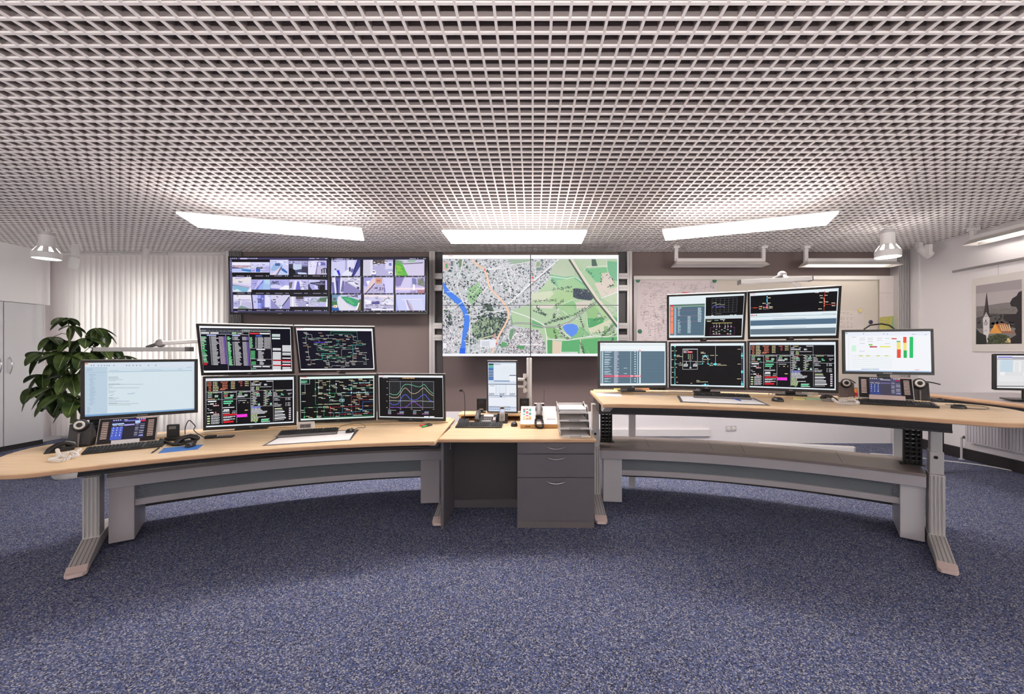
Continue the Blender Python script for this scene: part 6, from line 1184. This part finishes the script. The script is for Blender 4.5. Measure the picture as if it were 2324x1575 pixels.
o = thing('cable_bundle', 'dark tangled cables beside the black dock on the right desk', 'cable', on(2120,908,zr)); cord('cable', o, [on(2108,903,zr)+Vector((0,0,.006)), on(2130,909,zr)+Vector((0,0,.006)), on(2150,911,zr)+Vector((0,0,.006)), on(2164,912,zr)+Vector((0,0,.006))], .004); cord('cable', o, [on(2106,908,zr)+Vector((0,0,.004)), on(2135,905,zr)+Vector((0,0,.004)), on(2140,911,zr)+Vector((0,0,.004)), on(2112,906,zr)+Vector((0,0,.004))], .003)
# ---------------------------------------------------------------- back wall fittings
def X_(px, d): return (px-CX)/F*d
def Z_(py, d): return H-(py-CY)/F*d
dp_ = YB-.05
for px0, px1, lab in ((974.5,987.5,'tall aluminium post left of the video wall'),(1422.5,1434,'tall aluminium post right of the video wall')):
    t = thing('aluminium_post', lab, 'post', (X_((px0+px1)/2,dp_), dp_, .49), 0, 'aluminium wall posts'); w = (px1-px0)/2/F*dp_
    MB().box(-w,w,-.02,.05,0,ZC-.49-.002).build('profile', M_alu, t, bevel=.003); MB().box(-.004,.004,-.021,-.018,.01,ZC-.52).build('groove', M_alu2, t)
for s, (xa, xb) in (('left', (987.5,1006)), ('right', (1402,1422.5))):
    for n, (ya, yb) in enumerate(((622,635),(648.5,661.5),(733.5,746.5),(760,773))):
        o = MB().box(X_(xa,6.36),X_(xb,6.36),6.28,6.40,Z_(yb,6.36),Z_(ya,6.36)).box(X_(xa,6.36),X_(xb,6.36),6.274,6.28,Z_((ya+yb)/2,6.36)-.006,Z_((ya+yb)/2,6.36)+.006).build('wall_rail', M_alu, None, bevel=.003)
        tag(o, ['topmost','second','third','lowest'][n]+' short aluminium rail on the %s side of the video wall' % s, 'rail', 'short rails beside the video wall')
struct(MB().box(X_(987.5,6.425),X_(1004,6.425),6.415,6.432,.49,ZC).box(X_(1404,6.425),X_(1422.5,6.425),6.415,6.432,.49,ZC).build('trim_1', M_dark2))
rb = MB()
for k in range(8): rb.box(-4.655+k*.024,-4.641+k*.024,6.36,6.43,.49,ZC)
rb.box(-4.652,-4.475,6.385,6.425,.495,ZC-.002); struct(rb.build('trim_2', M_alu2)); struct(MB().box(-4.70,-4.665,6.37,6.44,.0,ZC).build('trim_3', M_wht))
rb = MB()
for k in range(7): rb.box(5.53+k*.024,5.544+k*.024,6.28,6.43,.0,ZC)
rb.box(5.534,5.698,6.31,6.425,0.002,ZC-.002); struct(rb.build('trim_4', M_alu)); struct(MB().box(XR-.028,XR,6.13,6.22,0,ZC).build('trim_5', M_wht))
# whiteboard, papers and magnets
yb_ = 6.40
wbt = thing('whiteboard', 'long whiteboard below the grey top panel on the right of the back wall', 'whiteboard', (3.5, yb_, .86))
MB().box(1.60-3.5,5.54-3.5,0,.025,0,1.66).build('board', M_wb, wbt); MB().box(1.55-3.5,5.68-3.5,-.03,.02,1.66,1.72).build('top_rail', M_wht2, wbt, bevel=.004); MB().box(1.555-3.5,1.60-3.5,-.008,.025,0,1.66).build('side_rail', M_alu2, wbt)
def pin(x, z, m, lab, d=yb_-.006): 
    o = MB().lathe([(.03,0),(.032,.008),(.024,.016)],16,(0,0,0),0,Matrix.Rotation(math.pi/2,4,'X')).build('magnet', m, None, smooth=True); o.location = (x,d,z); tag(o, lab, 'magnet', 'round magnets on the whiteboards')
def print_(name, x0, x1, z0, z1, draw, lab, cat, d=yb_-.002, grp=None):
    W, Hh = x1-x0, z1-z0; c = CV(W, Hh, [(0,0),(1000,0),(1000,1000*Hh/W),(0,1000*Hh/W)], 41); draw(c, 1000, 1000*Hh/W)
    t = thing(name, lab, cat, ((x0+x1)/2, d, z0), 0, grp); MB().box(-W/2,W/2,.0002,.0018,0,Hh).build('sheet', M_paper, t); c.build('print', t, M_print, (0,-.0002,Hh/2)); return t
def plan(c, w, h):
    c.bg((222,210,210)); q = c.rnd
    for cl in ((160,148,154),(190,168,174),(150,150,160)):
        for _ in range(150):
            x, y = q.uniform(60,940), q.uniform(40,h-60); pts = [(x,y)]
            for k in range(q.randint(2,4)):
                if k%2: y = min(max(y+q.uniform(-60,60),30),h-40)
                else: x = min(max(x+q.uniform(-70,70),60),950)
                pts.append((x,y))
            c.ln(pts, 2.2, cl)
    for _ in range(420):
        x, y = q.uniform(60,930), q.uniform(40,h-60); c.r(x,y,x+q.uniform(5,22),y+q.uniform(2,5),q.choice(((130,124,132),(170,140,146),(150,160,160))),False)
    c.r(560,h*.15,640,h*.155+4,(230,90,100)); c.r(450,h*.06,470,h*.06+6,(190,50,60)); c.r(330,h*.45,336,h*.5,(180,50,50))
dpl = yb_-.001
print_('network_plan', X_(1443,dpl), X_(1629,dpl), 1.16, Z_(633,dpl), plan, 'large white sheet with a fine line network plan held by green magnets', 'plan', dpl)
for px, py, n in ((1447.5,637,'green magnet on the upper left corner of the network plan'),(1621,637.5,'green magnet on the upper right corner of the network plan'),(1452,752,'green magnet on the left edge of the network plan')): pin(X_(px,yb_), Z_(py,yb_), mat('green magnet',(40,120,84),.4), n)
def listing(c, w, h):
    c.bg((222,212,204)); q = c.rnd
    for i,y in enumerate((90,150,290,350,470,540,640,700,800,880)):
        for x in (30,150,300,460): 
            if q.random()<.8: c.tx(x,y,x+q.uniform(60,110),16,q.choice(((150,140,136),(130,122,120),(176,150,90))))
t = print_('wall_list', X_(1905,dpl), X_(1960,dpl), Z_(775,dpl), Z_(705,dpl), listing, 'white paper with rows of small printed lists behind the spreadsheet monitor', 'paper', dpl)
o = MB().box(X_(1630,yb_),X_(1995,yb_),yb_-.0008,yb_,1.0,Z_(634,yb_)).build('whiteboard_sheet', mat('warm white board',(216,206,192),.4), None, origin=(3.9,yb_,1.0)); tag(o, 'plain magnetic sheet covering the middle of the whiteboard', 'board')
pin(X_(1975,dpl), Z_(731,dpl), mat('dark blue magnet',(50,46,84),.4), 'dark blue magnet right of the printed lists'); pin(X_(1951,dpl), Z_(705,dpl), mat('yellow magnet',(230,210,140),.5), 'pale yellow magnet above the printed lists')
def region(c, w, h):
    c.bg((226,214,210)); q = c.rnd; y0 = h*.62
    c.poly([(0,y0+60),(950,y0-60),(900,h*.95),(800,h),(0,h)], (206,200,110))
    for _ in range(260):
        x,y = q.uniform(0,930), q.uniform(y0,h-10); a = q.uniform(10,60); c.poly([(x,y),(min(x+a,950),y+q.uniform(-10,14)),(min(x+a*.8,950),min(y+a*.5,h)),(x+2,min(y+a*.4,h))], q.choice(((150,190,90),(226,206,120),(236,190,100),(120,180,96),(210,150,110))),False,False)
    c.poly([(420,h*.86),(560,h*.86),(540,h),(320,h)],(96,186,190)); c.poly([(640,y0+30),(680,y0+30),(660,h*.85),(600,h*.9)],(130,190,150)); c.r(0,h*.23,600,h*.235,(180,170,168))
    for x,y in ((330,.3),(480,.33),(700,.31),(100,.45),(650,.45)): c.tx(x,h*y,x+110,8,(170,160,160))
dq = yb_-.03
print_('region_map', X_(1996,dq), X_(2042,dq), Z_(770,dq), Z_(633,dq), region, 'narrow poster with a green and yellow regional map at the right end of the whiteboard', 'map', dq)
pin(X_(2039,dq), Z_(662,dq), mat('dark red magnet',(140,30,40),.4), 'dark red magnet at the edge of the regional map', dq-.006)
# wall washer lights
M_tube = mat('dim lamp tube', (235,232,226), .4, emit=(255,250,244), es=7.)
def washer(label, loc, L, rz=0., lit=True):
    t = thing('wall_washer_light', label, 'light', loc, rz, 'angled wall washer lights'); Zt = ZC-loc[2]
    MB().add([(-L/2,0,.055),(L/2,0,.055),(L/2,0,.105),(-L/2,0,.105),(-L/2,.10,.055),(L/2,.10,.055),(L/2,.10,.105),(-L/2,.10,.105)],[(0,1,2,3),(4,7,6,5),(3,2,6,7),(0,3,7,4),(1,5,6,2),(0,4,5,1)]).build('housing', M_wht, t, bevel=.003)
    MB().add([(-L/2,0,.056),(L/2,0,.056),(L/2+.04,-.06,.0),(-L/2-.04,-.06,.0),(-L/2,.0,.06),(L/2,.0,.06),(L/2+.04,-.064,.004),(-L/2-.04,-.064,.004)],[(0,1,2,3),(4,7,6,5),(3,2,6,7),(0,3,7,4),(1,5,6,2),(0,4,5,1)]).add([(-L/2,.1,.056),(L/2,.1,.056),(L/2+.04,.15,.0),(-L/2-.04,.15,.0),(-L/2,.1,.06),(L/2,.1,.06),(L/2+.04,.154,.004),(-L/2-.04,.154,.004)],[(0,1,2,3),(4,7,6,5),(3,2,6,7),(0,3,7,4),(1,5,6,2),(0,4,5,1)]).add([(-L/2-.04,-.06,0),(-L/2-.04,.15,0),(-L/2,.1,.056),(-L/2,0,.056)],[(0,1,2,3)]).add([(L/2+.04,-.06,0),(L/2+.04,.15,0),(L/2,.1,.056),(L/2,0,.056)],[(0,1,2,3)]).build('reflector', M_wht2, t)
    MB().tube([(-L/2+.05,.05,.035),(L/2-.05,.05,.035)], .013, 10).build('lamp_tube', M_tube if lit else M_gry, t, smooth=True)
    for s in (-1, 1): MB().xprism([(.02,.07),(.06,.07),(.06,Zt+.02),(.02,Zt+.02)], s*L/2-.025, s*L/2+.025).box(s*L/2-.045,s*L/2+.045,.0,.09,Zt-.03,Zt+.01).build('bracket', M_wht, t, bevel=.004)
    return t
washer('unlit wall washer light above the network plan, left of the back wall pair', (2.745, 6.06, 2.675), 1.28, 0, False)
washer('wall washer light partly behind the right bell shaped lamp', (4.66, 6.06, 2.675), 1.30, 0, True)
washer('wall washer light on the right wall at the picture edge', (5.47, 4.55, 2.755), 1.30, R_(-90), True)
# bell shaped pendant spots
M_bulb = mat('lit bulb', (255,255,255), .4, emit=(255,250,246), es=45.)
M_bulb2 = mat('dim bulb', (250,248,246), .4, emit=(255,248,244), es=2.5)
def bell(label, x, y, z, lit=True):
    t = thing('bell_pendant_lamp', label, 'lamp', (x,y,z), 0, 'bell shaped pendant lamps')
    MB().lathe([(.128,0),(.130,.075),(.124,.08),(.121,.004),(.128,0)],28,caps=False).build('lower_ring', M_wht, t, smooth=True)
    MB().lathe([(.078,.14),(.070,.17),(.069,.24),(.069,.285),(.062,.29)],28).build('neck', M_wht, t, smooth=True)
    MB().lathe([(.070,.285),(.070,.325),(.03,.332)],28).build('cap', M_alu, t, smooth=True)
    rb = MB()
    for k in range(8):
        a = 2*math.pi*k/8; Q = Matrix.Rotation(a, 4, 'Z'); rb.add([(.127,-.026,.07),(.127,.026,.07),(.076,.022,.150),(.076,-.022,.150),(.119,-.026,.07),(.119,.026,.07),(.068,.022,.150),(.068,-.022,.150)],[(0,1,2,3),(4,7,6,5),(3,2,6,7),(0,3,7,4),(1,5,6,2),(0,4,5,1)],0,Q)
    rb.build('ribs', M_wht, t)
    MB().lathe([(.116,.012),(.108,.06),(.085,.11),(.055,.15),(.05,.155)],24).build('glowing_reflector', M_bulb if lit else M_bulb2, t, smooth=True)
    MB().tube([(0,0,.33),(0,0,ZC-z+.05)],.0035,6).lathe([(.012,.33),(.012,.36)],10).build('cord', M_wht, t)
    return t
b1 = at(106,588,5.05); bell('bell shaped white pendant lamp near the ceiling at the far left', b1.x, b1.y, b1.z, False)
b2 = at(2015,584,4.95); bell('bell shaped white pendant lamp near the ceiling at the right', b2.x, b2.y, b2.z)
def spot(label, p, ang, axis, L=.19, r=.062):
    t = thing('ceiling_spotlight', label, 'spotlight', p, 0, 'small white ceiling spotlights'); zt = ZC-p.z
    MB().box(-.03,.03,-.03,.03,-.02,zt+.01).build('mount', M_wht, t, bevel=.004)
    Q = Matrix.Rotation(ang, 4, axis); MB(Q).lathe([(.03,.0),(r*.9,-.03),(r,-L),(r*.92,-L+.002),(r*.8,-.05)],20).build('lamp_head', M_wht, t, smooth=True)
    return t
p = at(171,580,6.0); spot('small white spotlight in front of the left blinds', p, R_(14), 'Y')
p = at(2086,561,5.9); spot('small white tilted spotlight at the top of the right wall corner', p, R_(-52), 'Y')
p = at(332,576,6.2); o = thing('ceiling_clip', 'small white ceiling clip with a hanging cord above the left blinds', 'clip', p); MB().box(-.03,.03,-.02,.02,-.08,ZC-p.z+.005).build('clip', M_wht, o, bevel=.004); cord('cord', o, [(.02,0,-.0),(.055,0,-.04),(.04,0,-.1),(.0,0,-.08)], .004, M_wht, 6, False)
p = at(2108,558,5.6); o = thing('ceiling_clip', 'small white ceiling clip right of the tilted corner spotlight', 'clip', p); MB().box(-.025,.025,-.03,.03,-.13,.02).build('clip', M_wht, o, bevel=.004)
# blinds
for n, (a, b, lab) in enumerate(((X_(107,6.5),X_(246,6.5),'vertical fabric blind behind the leafy plant, leftmost of three'),(X_(248,6.5),X_(382,6.5),'vertical fabric blind behind the mail monitor, middle of three'),(X_(384,6.5),X_(516,6.5),'vertical fabric blind next to the camera displays, rightmost of three'))):
    t = thing('vertical_blind', lab, 'blind', ((a+b)/2, 6.5, 0), 0, 'vertical window blinds'); sl = MB(); k = 0; x = a+.045; rr = random.Random(n)
    while x < b+.03:
        Q = Matrix.Translation((x-(a+b)/2, 0, 0)) @ Matrix.Rotation(R_(20+rr.uniform(-3,3)), 4, 'Z'); vs = []; N = 6
        for z in (.10, ZC-.03):
            for i in range(N+1): u = i/N-.5; vs.append((u*.106, .010*(1-4*u*u), z))
        sl.add(vs, [(i,i+1,N+2+i,N+1+i) for i in range(N)], 0, Q); x += .0865
    sl.build('slats', M_slat, t, smooth=True); MB().box(-(b-a)/2,(b-a)/2,-.03,.03,ZC-.03,ZC+.03).build('headrail', M_wht, t)
# ---------------------------------------------------------------- built-in wardrobe in the left wall
wd = thing('wardrobe', 'tall white built-in wardrobe at the left picture edge with curved handles', 'wardrobe', (XL, 5.4, 0))
MB().box(-.19,-.022,-1.15,.98,.09,2.13).build('carcass', M_sil2, wd); MB().box(-.19,-.03,-1.15,.98,0,.088).build('plinth', M_bstrip, wd)
for y0, y1, hy in ((-.60,-.115,0), (-.04-.07,.48,.075), (.485,.97,0)):
    y0 = {-.60:-.615}.get(y0, y0)
    d = MB().box(-.022,.0,y0+.003,y1-.003,.075,2.128).build('door', M_sil2, wd, bevel=.002)
hy = {0: -5.4+5.83-.0, 1: -5.4+5.95}
doors = [c for c in wd.children if c.name.startswith('door')]
for d, yy in ((doors[1], 5.83-5.4), (doors[2], 5.95-5.4)):
    MB().tube([(.0,yy,1.10),(.012,yy,1.12),(.03,yy,1.17),(.036,yy,1.22),(.03,yy,1.27),(.012,yy,1.32),(.0,yy,1.34)],.006,8).build('handle', M_chrome, d, smooth=True)
# ---------------------------------------------------------------- the leafy plant
pp = Vector((-5.25, 4.75, 0)); pl = thing('umbrella_plant', 'tall leafy green houseplant in a white pot behind the left desk', 'plant', pp)
MB().lathe([(.15,.0),(.165,.02),(.20,.34),(.205,.36),(.19,.36),(.185,.32),(.01,.32)],28).build('pot', M_wht2, pl, smooth=True); MB().lathe([(.186,.318),(.02,.33)],24).build('soil', M_soil, pl)
def pv(px, py, dd=0.): return at(px, py, 4.75+dd) - pp
sm = MB(); q = random.Random(7)
stems = [[(164,1060,0),(168,1000,0),(170,940,0),(163,860,.02),(160,800,.02),(157,772,.0),(160,752,0)],[(172,1060,.05),(182,985,.05),(188,930,.08),(206,850,.1),(214,790,.1),(220,760,.1)],[(164,960,-.04),(170,900,-.06),(150,850,-.12)],[(186,940,.06),(230,860,.12),(262,815,.15)]]
for s in stems: sm.tube([Vector((0,0,.3)) + Vector((i_*0,0,0)) if False else pv(*k) for i_, k in enumerate(s)], [.02-.0022*i for i in range(len(s))], 8)
lf = MB(); vn = MB()
def leaf(base, dirv, L, W, tip):
    """one oval leaf with a folded midrib, drooping along its length"""
    d = dirv.normalized(); up = Vector((0,0,1)); side = d.cross(up)
    side = side.normalized() if side.length > .05 else Vector((1,0,0)); nrm = side.cross(d)
    N = 8; rows = []
    for i in range(N+1):
        u = i/N; w = W*max(math.sin(math.pi*(.04+.95*u**.9)), 0)**.62
        c = base + d*L*u + Vector((0,0,-1))*tip*L*u*u
        rows.append((c-side*w/2+nrm*w*.16, c-side*w*.25+nrm*w*.05, c, c+side*w*.25+nrm*w*.05, c+side*w/2+nrm*w*.16))
    vw_ = side*.0022
    vp = [r[2]+nrm*.0012 for r in rows[:-1]]; vn.add([v for p in vp for v in (p-vw_, p+vw_)], [(2*i,2*i+1,2*i+3,2*i+2) for i in range(len(vp)-1)])
    lf.add([p for r in rows for p in r], [(i*5+k, i*5+k+1, i*5+5+k+1, i*5+5+k) for i in range(N) for k in range(4)])
cl = [(150,722,-.02,7,.17),(196,768,-.1,6,.20),(222,745,.05,7,.19),(236,752,.12,5,.17),(120,765,.0,7,.20),(100,800,-.1,6,.24),(152,800,-.2,8,.25),(190,800,-.15,7,.23),(160,850,-.12,7,.24),(96,850,-.05,5,.22),(76,880,-.05,6,.2),(118,880,-.15,7,.22),(206,830,-.05,7,.24),(140,895,-.2,6,.24),(172,905,-.12,5,.26),(252,790,.15,6,.2),(285,808,.2,6,.17),(230,790,.0,6,.22),(130,820,.05,6,.22),(180,850,.15,6,.2),(215,800,.2,6,.2),(160,775,.1,6,.2),(110,905,.1,4,.2),(165,740,.1,4,.15)]
joints = [pv(160,760,0), pv(214,790,.1), pv(160,800,.02), pv(163,860,.02), pv(188,930,.08), pv(150,850,-.12), pv(262,815,.15)]
for px, py, dd, n, L in cl:
    c = pv(px, py, dd); j = min(joints, key=lambda a: (a-c).length)
    sm.tube([j, j.lerp(c,.5)+Vector((0,0,.03)), c], [.005,.004,.003], 6)
    a0 = q.uniform(0, 6.28)
    for k in range(n):
        a = a0 + 6.283*k/n + q.uniform(-.25,.25); el = q.uniform(-1.25,-.05)
        leaf(c, Vector((math.cos(a)*math.cos(el), math.sin(a)*math.cos(el), math.sin(el))), L*q.uniform(.78,1.05), L*q.uniform(.5,.6), q.uniform(.1,.45))
sm.tube([pv(160,752,0), pv(152,722,-.02)], [.006,.003], 6)
sm.build('stem', M_stem, pl, smooth=True); fo = lf.build('foliage', M_leaf, pl, smooth=True); vn.build('leaf_veins', mat('pale leaf vein',(150,168,104),.5), fo)
# ---------------------------------------------------------------- arm lamps on the desks
def armlamp(label, pA, pB, joint, foot, zdesk, ztop):
    c = Vector((foot.x, foot.y, zdesk)); t = thing('arm_lamp', label, 'lamp', c, 0, 'swing arm desk lamps'); o = lambda v: v - c
    d = (pB-pA); L = d.length; Q = Matrix.Translation(o((pA+pB)/2)) @ d.to_track_quat('X','Z').to_matrix().to_4x4()
    MB(Q).box(-L/2,L/2,-.045,.045,-.018,.018).build('lamp_bar', M_alu, t, bevel=.003)
    MB(Q).box(-L/2-.006,-L/2,-.046,.046,-.02,.02).box(L/2,L/2+.006,-.046,.046,-.02,.02).build('end_caps', M_dark2, t); MB(Q).box(-L/2+.03,L/2-.03,-.035,.035,-.0195,-.0175).build('diffuser', M_wht, t)
    MB().ell(o(joint),(.045,.03,.038)).build('joint', M_alu2, t, smooth=True)
    m = (pA+pB)/2+Vector((0,.03,.02)); MB().tube([o(m), o(m.lerp(joint,.6)), o(joint)], [.012,.016,.02], 8).build('tilt_link', M_dark2, t, smooth=True)
    top = Vector((foot.x, foot.y, ztop)); MB().tube([o(joint), o(top)], .019, 10).build('arm', M_wht, t, smooth=True)
    MB().tube([Vector((0,0,.0)), o(top)], .016, 10).cbox((0,0,.012),(.09,.09,.024)).build('post', M_alu, t, smooth=True)
f1 = pol(-1, 23.6, 4.53); armlamp('swing arm lamp with a long bar above the pale mail monitor, left desk', at(222,793,3.75), at(429,792.5,3.75), at(364,779,3.80), f1, zl+.011, 1.56)
f2 = pol(1, 27.6, 4.57); armlamp('swing arm lamp with a long bar above the tilted right monitors', at(1678,641,3.95), at(1839,633,3.85), at(1775,624,4.02), f2, zr+.011, 1.935)
# ---------------------------------------------------------------- right wall
pw = thing('wall_picture', 'picture of a church tower and orange roof in a white mount on the right wall', 'picture', (XR-.022, 5.09, 1.418), R_(-90))
MB().box(-.30,.30,-.0,.02,0,.94).build('mount', M_wht2, pw, bevel=.002)
cfr = CV(.5,.752,[(584,148),(1114,78),(1136,822),(608,822)],50)
def church(c):
    c.bg((160,152,154)); c.poly([(590,148),(1114,78),(1120,360),(596,385)],(170,162,164)); c.poly([(590,240),(1118,190),(1120,360),(596,385)],(190,182,182))
    c.poly([(596,388),(700,380),(830,360),(960,345),(1000,350),(1120,390),(1136,822),(608,822)],(134,128,127)); c.poly([(598,450),(760,420),(1120,410),(1126,470),(760,500),(600,520)],(128,122,120)); c.poly([(600,520),(760,470),(1000,480),(1128,560),(1130,640),(604,640)],(92,88,88)); q = c.rnd
    for _ in range(220):
        x,y = q.uniform(600,1120), q.uniform(400,640); c.poly([(x,y),(x+q.uniform(6,26),y-3),(x+q.uniform(6,22),y+q.uniform(3,9))],q.choice(((104,99,98),(124,120,116),(140,136,132),(94,90,90))),False,False)
    for _ in range(70):
        x,y = q.uniform(770,1080), q.uniform(560,640); c.r(x,y,x+q.uniform(8,30),y+q.uniform(6,18),q.choice(((216,210,206),(170,164,162),(110,100,98))),False)
    c.poly([(690,520),(740,520),(745,800),(700,800)],(226,222,222)); c.poly([(676,525),(755,520),(758,690),(720,800),(690,720)],(224,220,220)); c.poly([(708,230),(712,230),(756,520),(676,528),(696,380)],(70,58,62)); c.poly([(714,260),(756,520),(735,522)],(50,42,46)); c.poly([(678,526),(712,455),(750,520)],(226,222,220))
    for x,y in ((702,500),(722,500),(712,478)): c.r(x-4,y-8,x+4,y+8,(60,56,58))
    c.disc(712,583,22,(60,56,60),16); c.disc(712,583,17,(214,210,208),16); c.ln([(712,583),(712,570)],4,(50,46,50)); c.ln([(712,583),(722,588)],4,(50,46,50)); c.r(706,540,718,560,(70,66,70)); c.r(704,660,709,674,(70,66,70)); c.r(718,660,723,674,(70,66,70))
    c.poly([(820,588),(770,680),(750,700),(900,700),(890,680)],(236,166,80)); c.poly([(820,588),(860,600),(905,690),(890,690)],(206,130,60)); c.poly([(850,590),(940,580),(1010,670),(1060,700),(905,695)],(170,110,84))
    for i in range(5): c.poly([(870+i*26,600),(882+i*26,598),(915+i*24,672),(898+i*24,676)],(236,196,150))
    c.poly([(1136,210),(1080,230),(1060,270),(1010,300),(985,350),(1000,390),(1060,400),(1080,440),(1060,480),(930,480),(910,520),(940,560),(1040,580),(1060,640),(1050,680),(1070,720),(1000,760),(1010,822),(1140,822)],(42,36,40)); c.poly([(602,640),(650,690),(720,720),(735,822),(606,822)],(40,42,40)); c.poly([(740,822),(760,740),(850,700),(960,720),(1010,770),(1000,822)],(76,84,60)); c.poly([(930,800),(980,745),(1010,790),(1000,810)],(230,206,140))
    for _ in range(120):
        x,y = q.uniform(745,990), q.uniform(725,812); c.disc(x,y,q.uniform(4,11),q.choice(((60,70,46),(96,104,70),(50,54,42))),6)
church(cfr); cfr.build('photograph', pw, M_print, (0,-.0006,.094+.376))
o = MB().box(XR-.022,XR,2.6,5.646,2.49,2.518).build('picture_rail', M_alu2, None, origin=(XR,4.1,2.49)); tag(o, 'long grey picture rail on the right wall', 'rail')
MB(Matrix.Identity(4)).tube([(0,.004,.94),(0,.004,1.085)],.0016,5).build('hanging_wire', M_alu2, pw)
ct = thing('wall_counter', 'grey wall counter with a rounded wood edge along the right wall', 'counter', (5.15, 4.0, 0))
MB().box(-.52,.57,-2.0,.98,.895,.93).build('worktop', mat('grey counter laminate',(176,168,170),.35), ct, bevel=.006); MB().tube([(-.53,-2.0,.907),(-.53,.98,.907)],.023,14).build('front_edge', M_edge, ct, smooth=True)
MB().box(-.50,.0,-1.9,.95,.80,.893).build('under_rail', M_apron, ct)
for y in (-1.6,.85): MB().box(-.44,-.38,y-.03,y+.03,0,.80).build('leg', M_blk2, ct)
sheet_c = at(2300,893,4.25)
rd = thing('radiator', 'white ribbed radiator on the right wall below the counter', 'radiator', (5.61, 4.2, 0), R_(-90))
rm = MB().box(-1.19,1.4,.0,.075,.25,.84)
for k in range(72): rm.box(-1.175+k*.0355,-1.155+k*.0355,-.008,.002,.27,.82)
rm.build('panel', M_sil2, rd); MB().box(-1.19,1.4,.0,.08,.84,.86).build('top_grille', M_wht, rd)
MB().tube([(-1.19,.03,.30),(-1.25,.03,.30),(-1.265,.03,.285),(-1.265,.03,.0)],.013,10).lathe([(.03,0),(.03,.01)],14,(-1.265,.03,0)).build('pipe', M_sil2, rd, smooth=True); MB().tube([(-1.18,.03,.30),(-1.235,.03,.30)],.02,10).build('valve', M_dark2, rd, smooth=True)
MB().box(-1.0,-.96,.07,.105,.3,.8).box(1.1,1.14,.07,.105,.3,.8).build('wall_bracket', M_sil2, rd)
so = thing('power_socket', 'white double power socket on the white wall below the right desk', 'socket', (X_(1658.5,YB-.012), YB-.012, Z_(972,YB-.012)))
MB().box(-.083,.083,-.012,0,-.042,.042).build('frame', mat('grey socket plastic',(206,200,200),.4), so, bevel=.004)
for s in (-1,1): MB().lathe([(.027,0),(.027,-.004),(.022,-.006)],18,(0,0,0),0,Matrix.Translation((s*.04,-.0125,0)) @ Matrix.Rotation(-math.pi/2,4,'X')).build('insert', M_wht2, so, smooth=True)
du = MB().box(X_(1340,6.40),X_(1610,6.40),6.385,6.418,Z_(990,6.40),Z_(974,6.40)).build('cable_duct', M_wht, None, bevel=.004, origin=(X_(1475,6.40),6.40,Z_(982,6.40))); tag(du, 'white cable duct along the wall behind the right desk', 'duct')
o = thing('floor_cable', 'thin white cable running over the carpet at the right', 'cable', on(2200,1058,.0)); cord('cable', o, [on(x,y,0)+Vector((0,0,.006)) for x,y in ((1975,1030),(2040,1035),(2140,1046),(2200,1053),(2260,1062),(2330,1076))], .006, M_wht)
o = thing('floor_duct', 'white floor duct end behind the right desk base', 'duct', on(1880,1024,.0), R_(-14)); MB().prism([(-.9,-.04),(.30,-.04),(.34,0),(.34,.08),(-.9,.08)],0,.075).build('cover', M_wht, o, bevel=.004)
# ---------------------------------------------------------------- sky, camera, colour management
w = bpy.data.worlds.new('sky'); SC.world = w; w.use_nodes = True
bg = w.node_tree.nodes['Background']; bg.inputs['Color'].default_value = (1.0,.965,.95,1); bg.inputs['Strength'].default_value = SKY_E
cam = bpy.data.cameras.new('camera'); co = bpy.data.objects.new('camera', cam); COL.objects.link(co); SC.camera = co
co.location = (0, 0, H); co.rotation_euler = (math.pi/2, 0, 0)
cam.sensor_fit = 'HORIZONTAL'; cam.sensor_width = 36; cam.lens = F/2324*36; cam.shift_x = (1162-CX)/2324; cam.shift_y = (CY-787.5)/2324; cam.clip_start = .02
vs = SC.view_settings; SC.display_settings.display_device = 'sRGB'; vs.view_transform = 'Standard'; vs.look = 'None'; vs.gamma = 1; vs.use_curve_mapping = False; vs.exposure = EXPO
cy = SC.cycles; cy.max_bounces = 10; cy.diffuse_bounces = 5; cy.glossy_bounces = 3; cy.transparent_max_bounces = 12
cy.use_denoising = True; cy.sample_clamp_indirect = 6
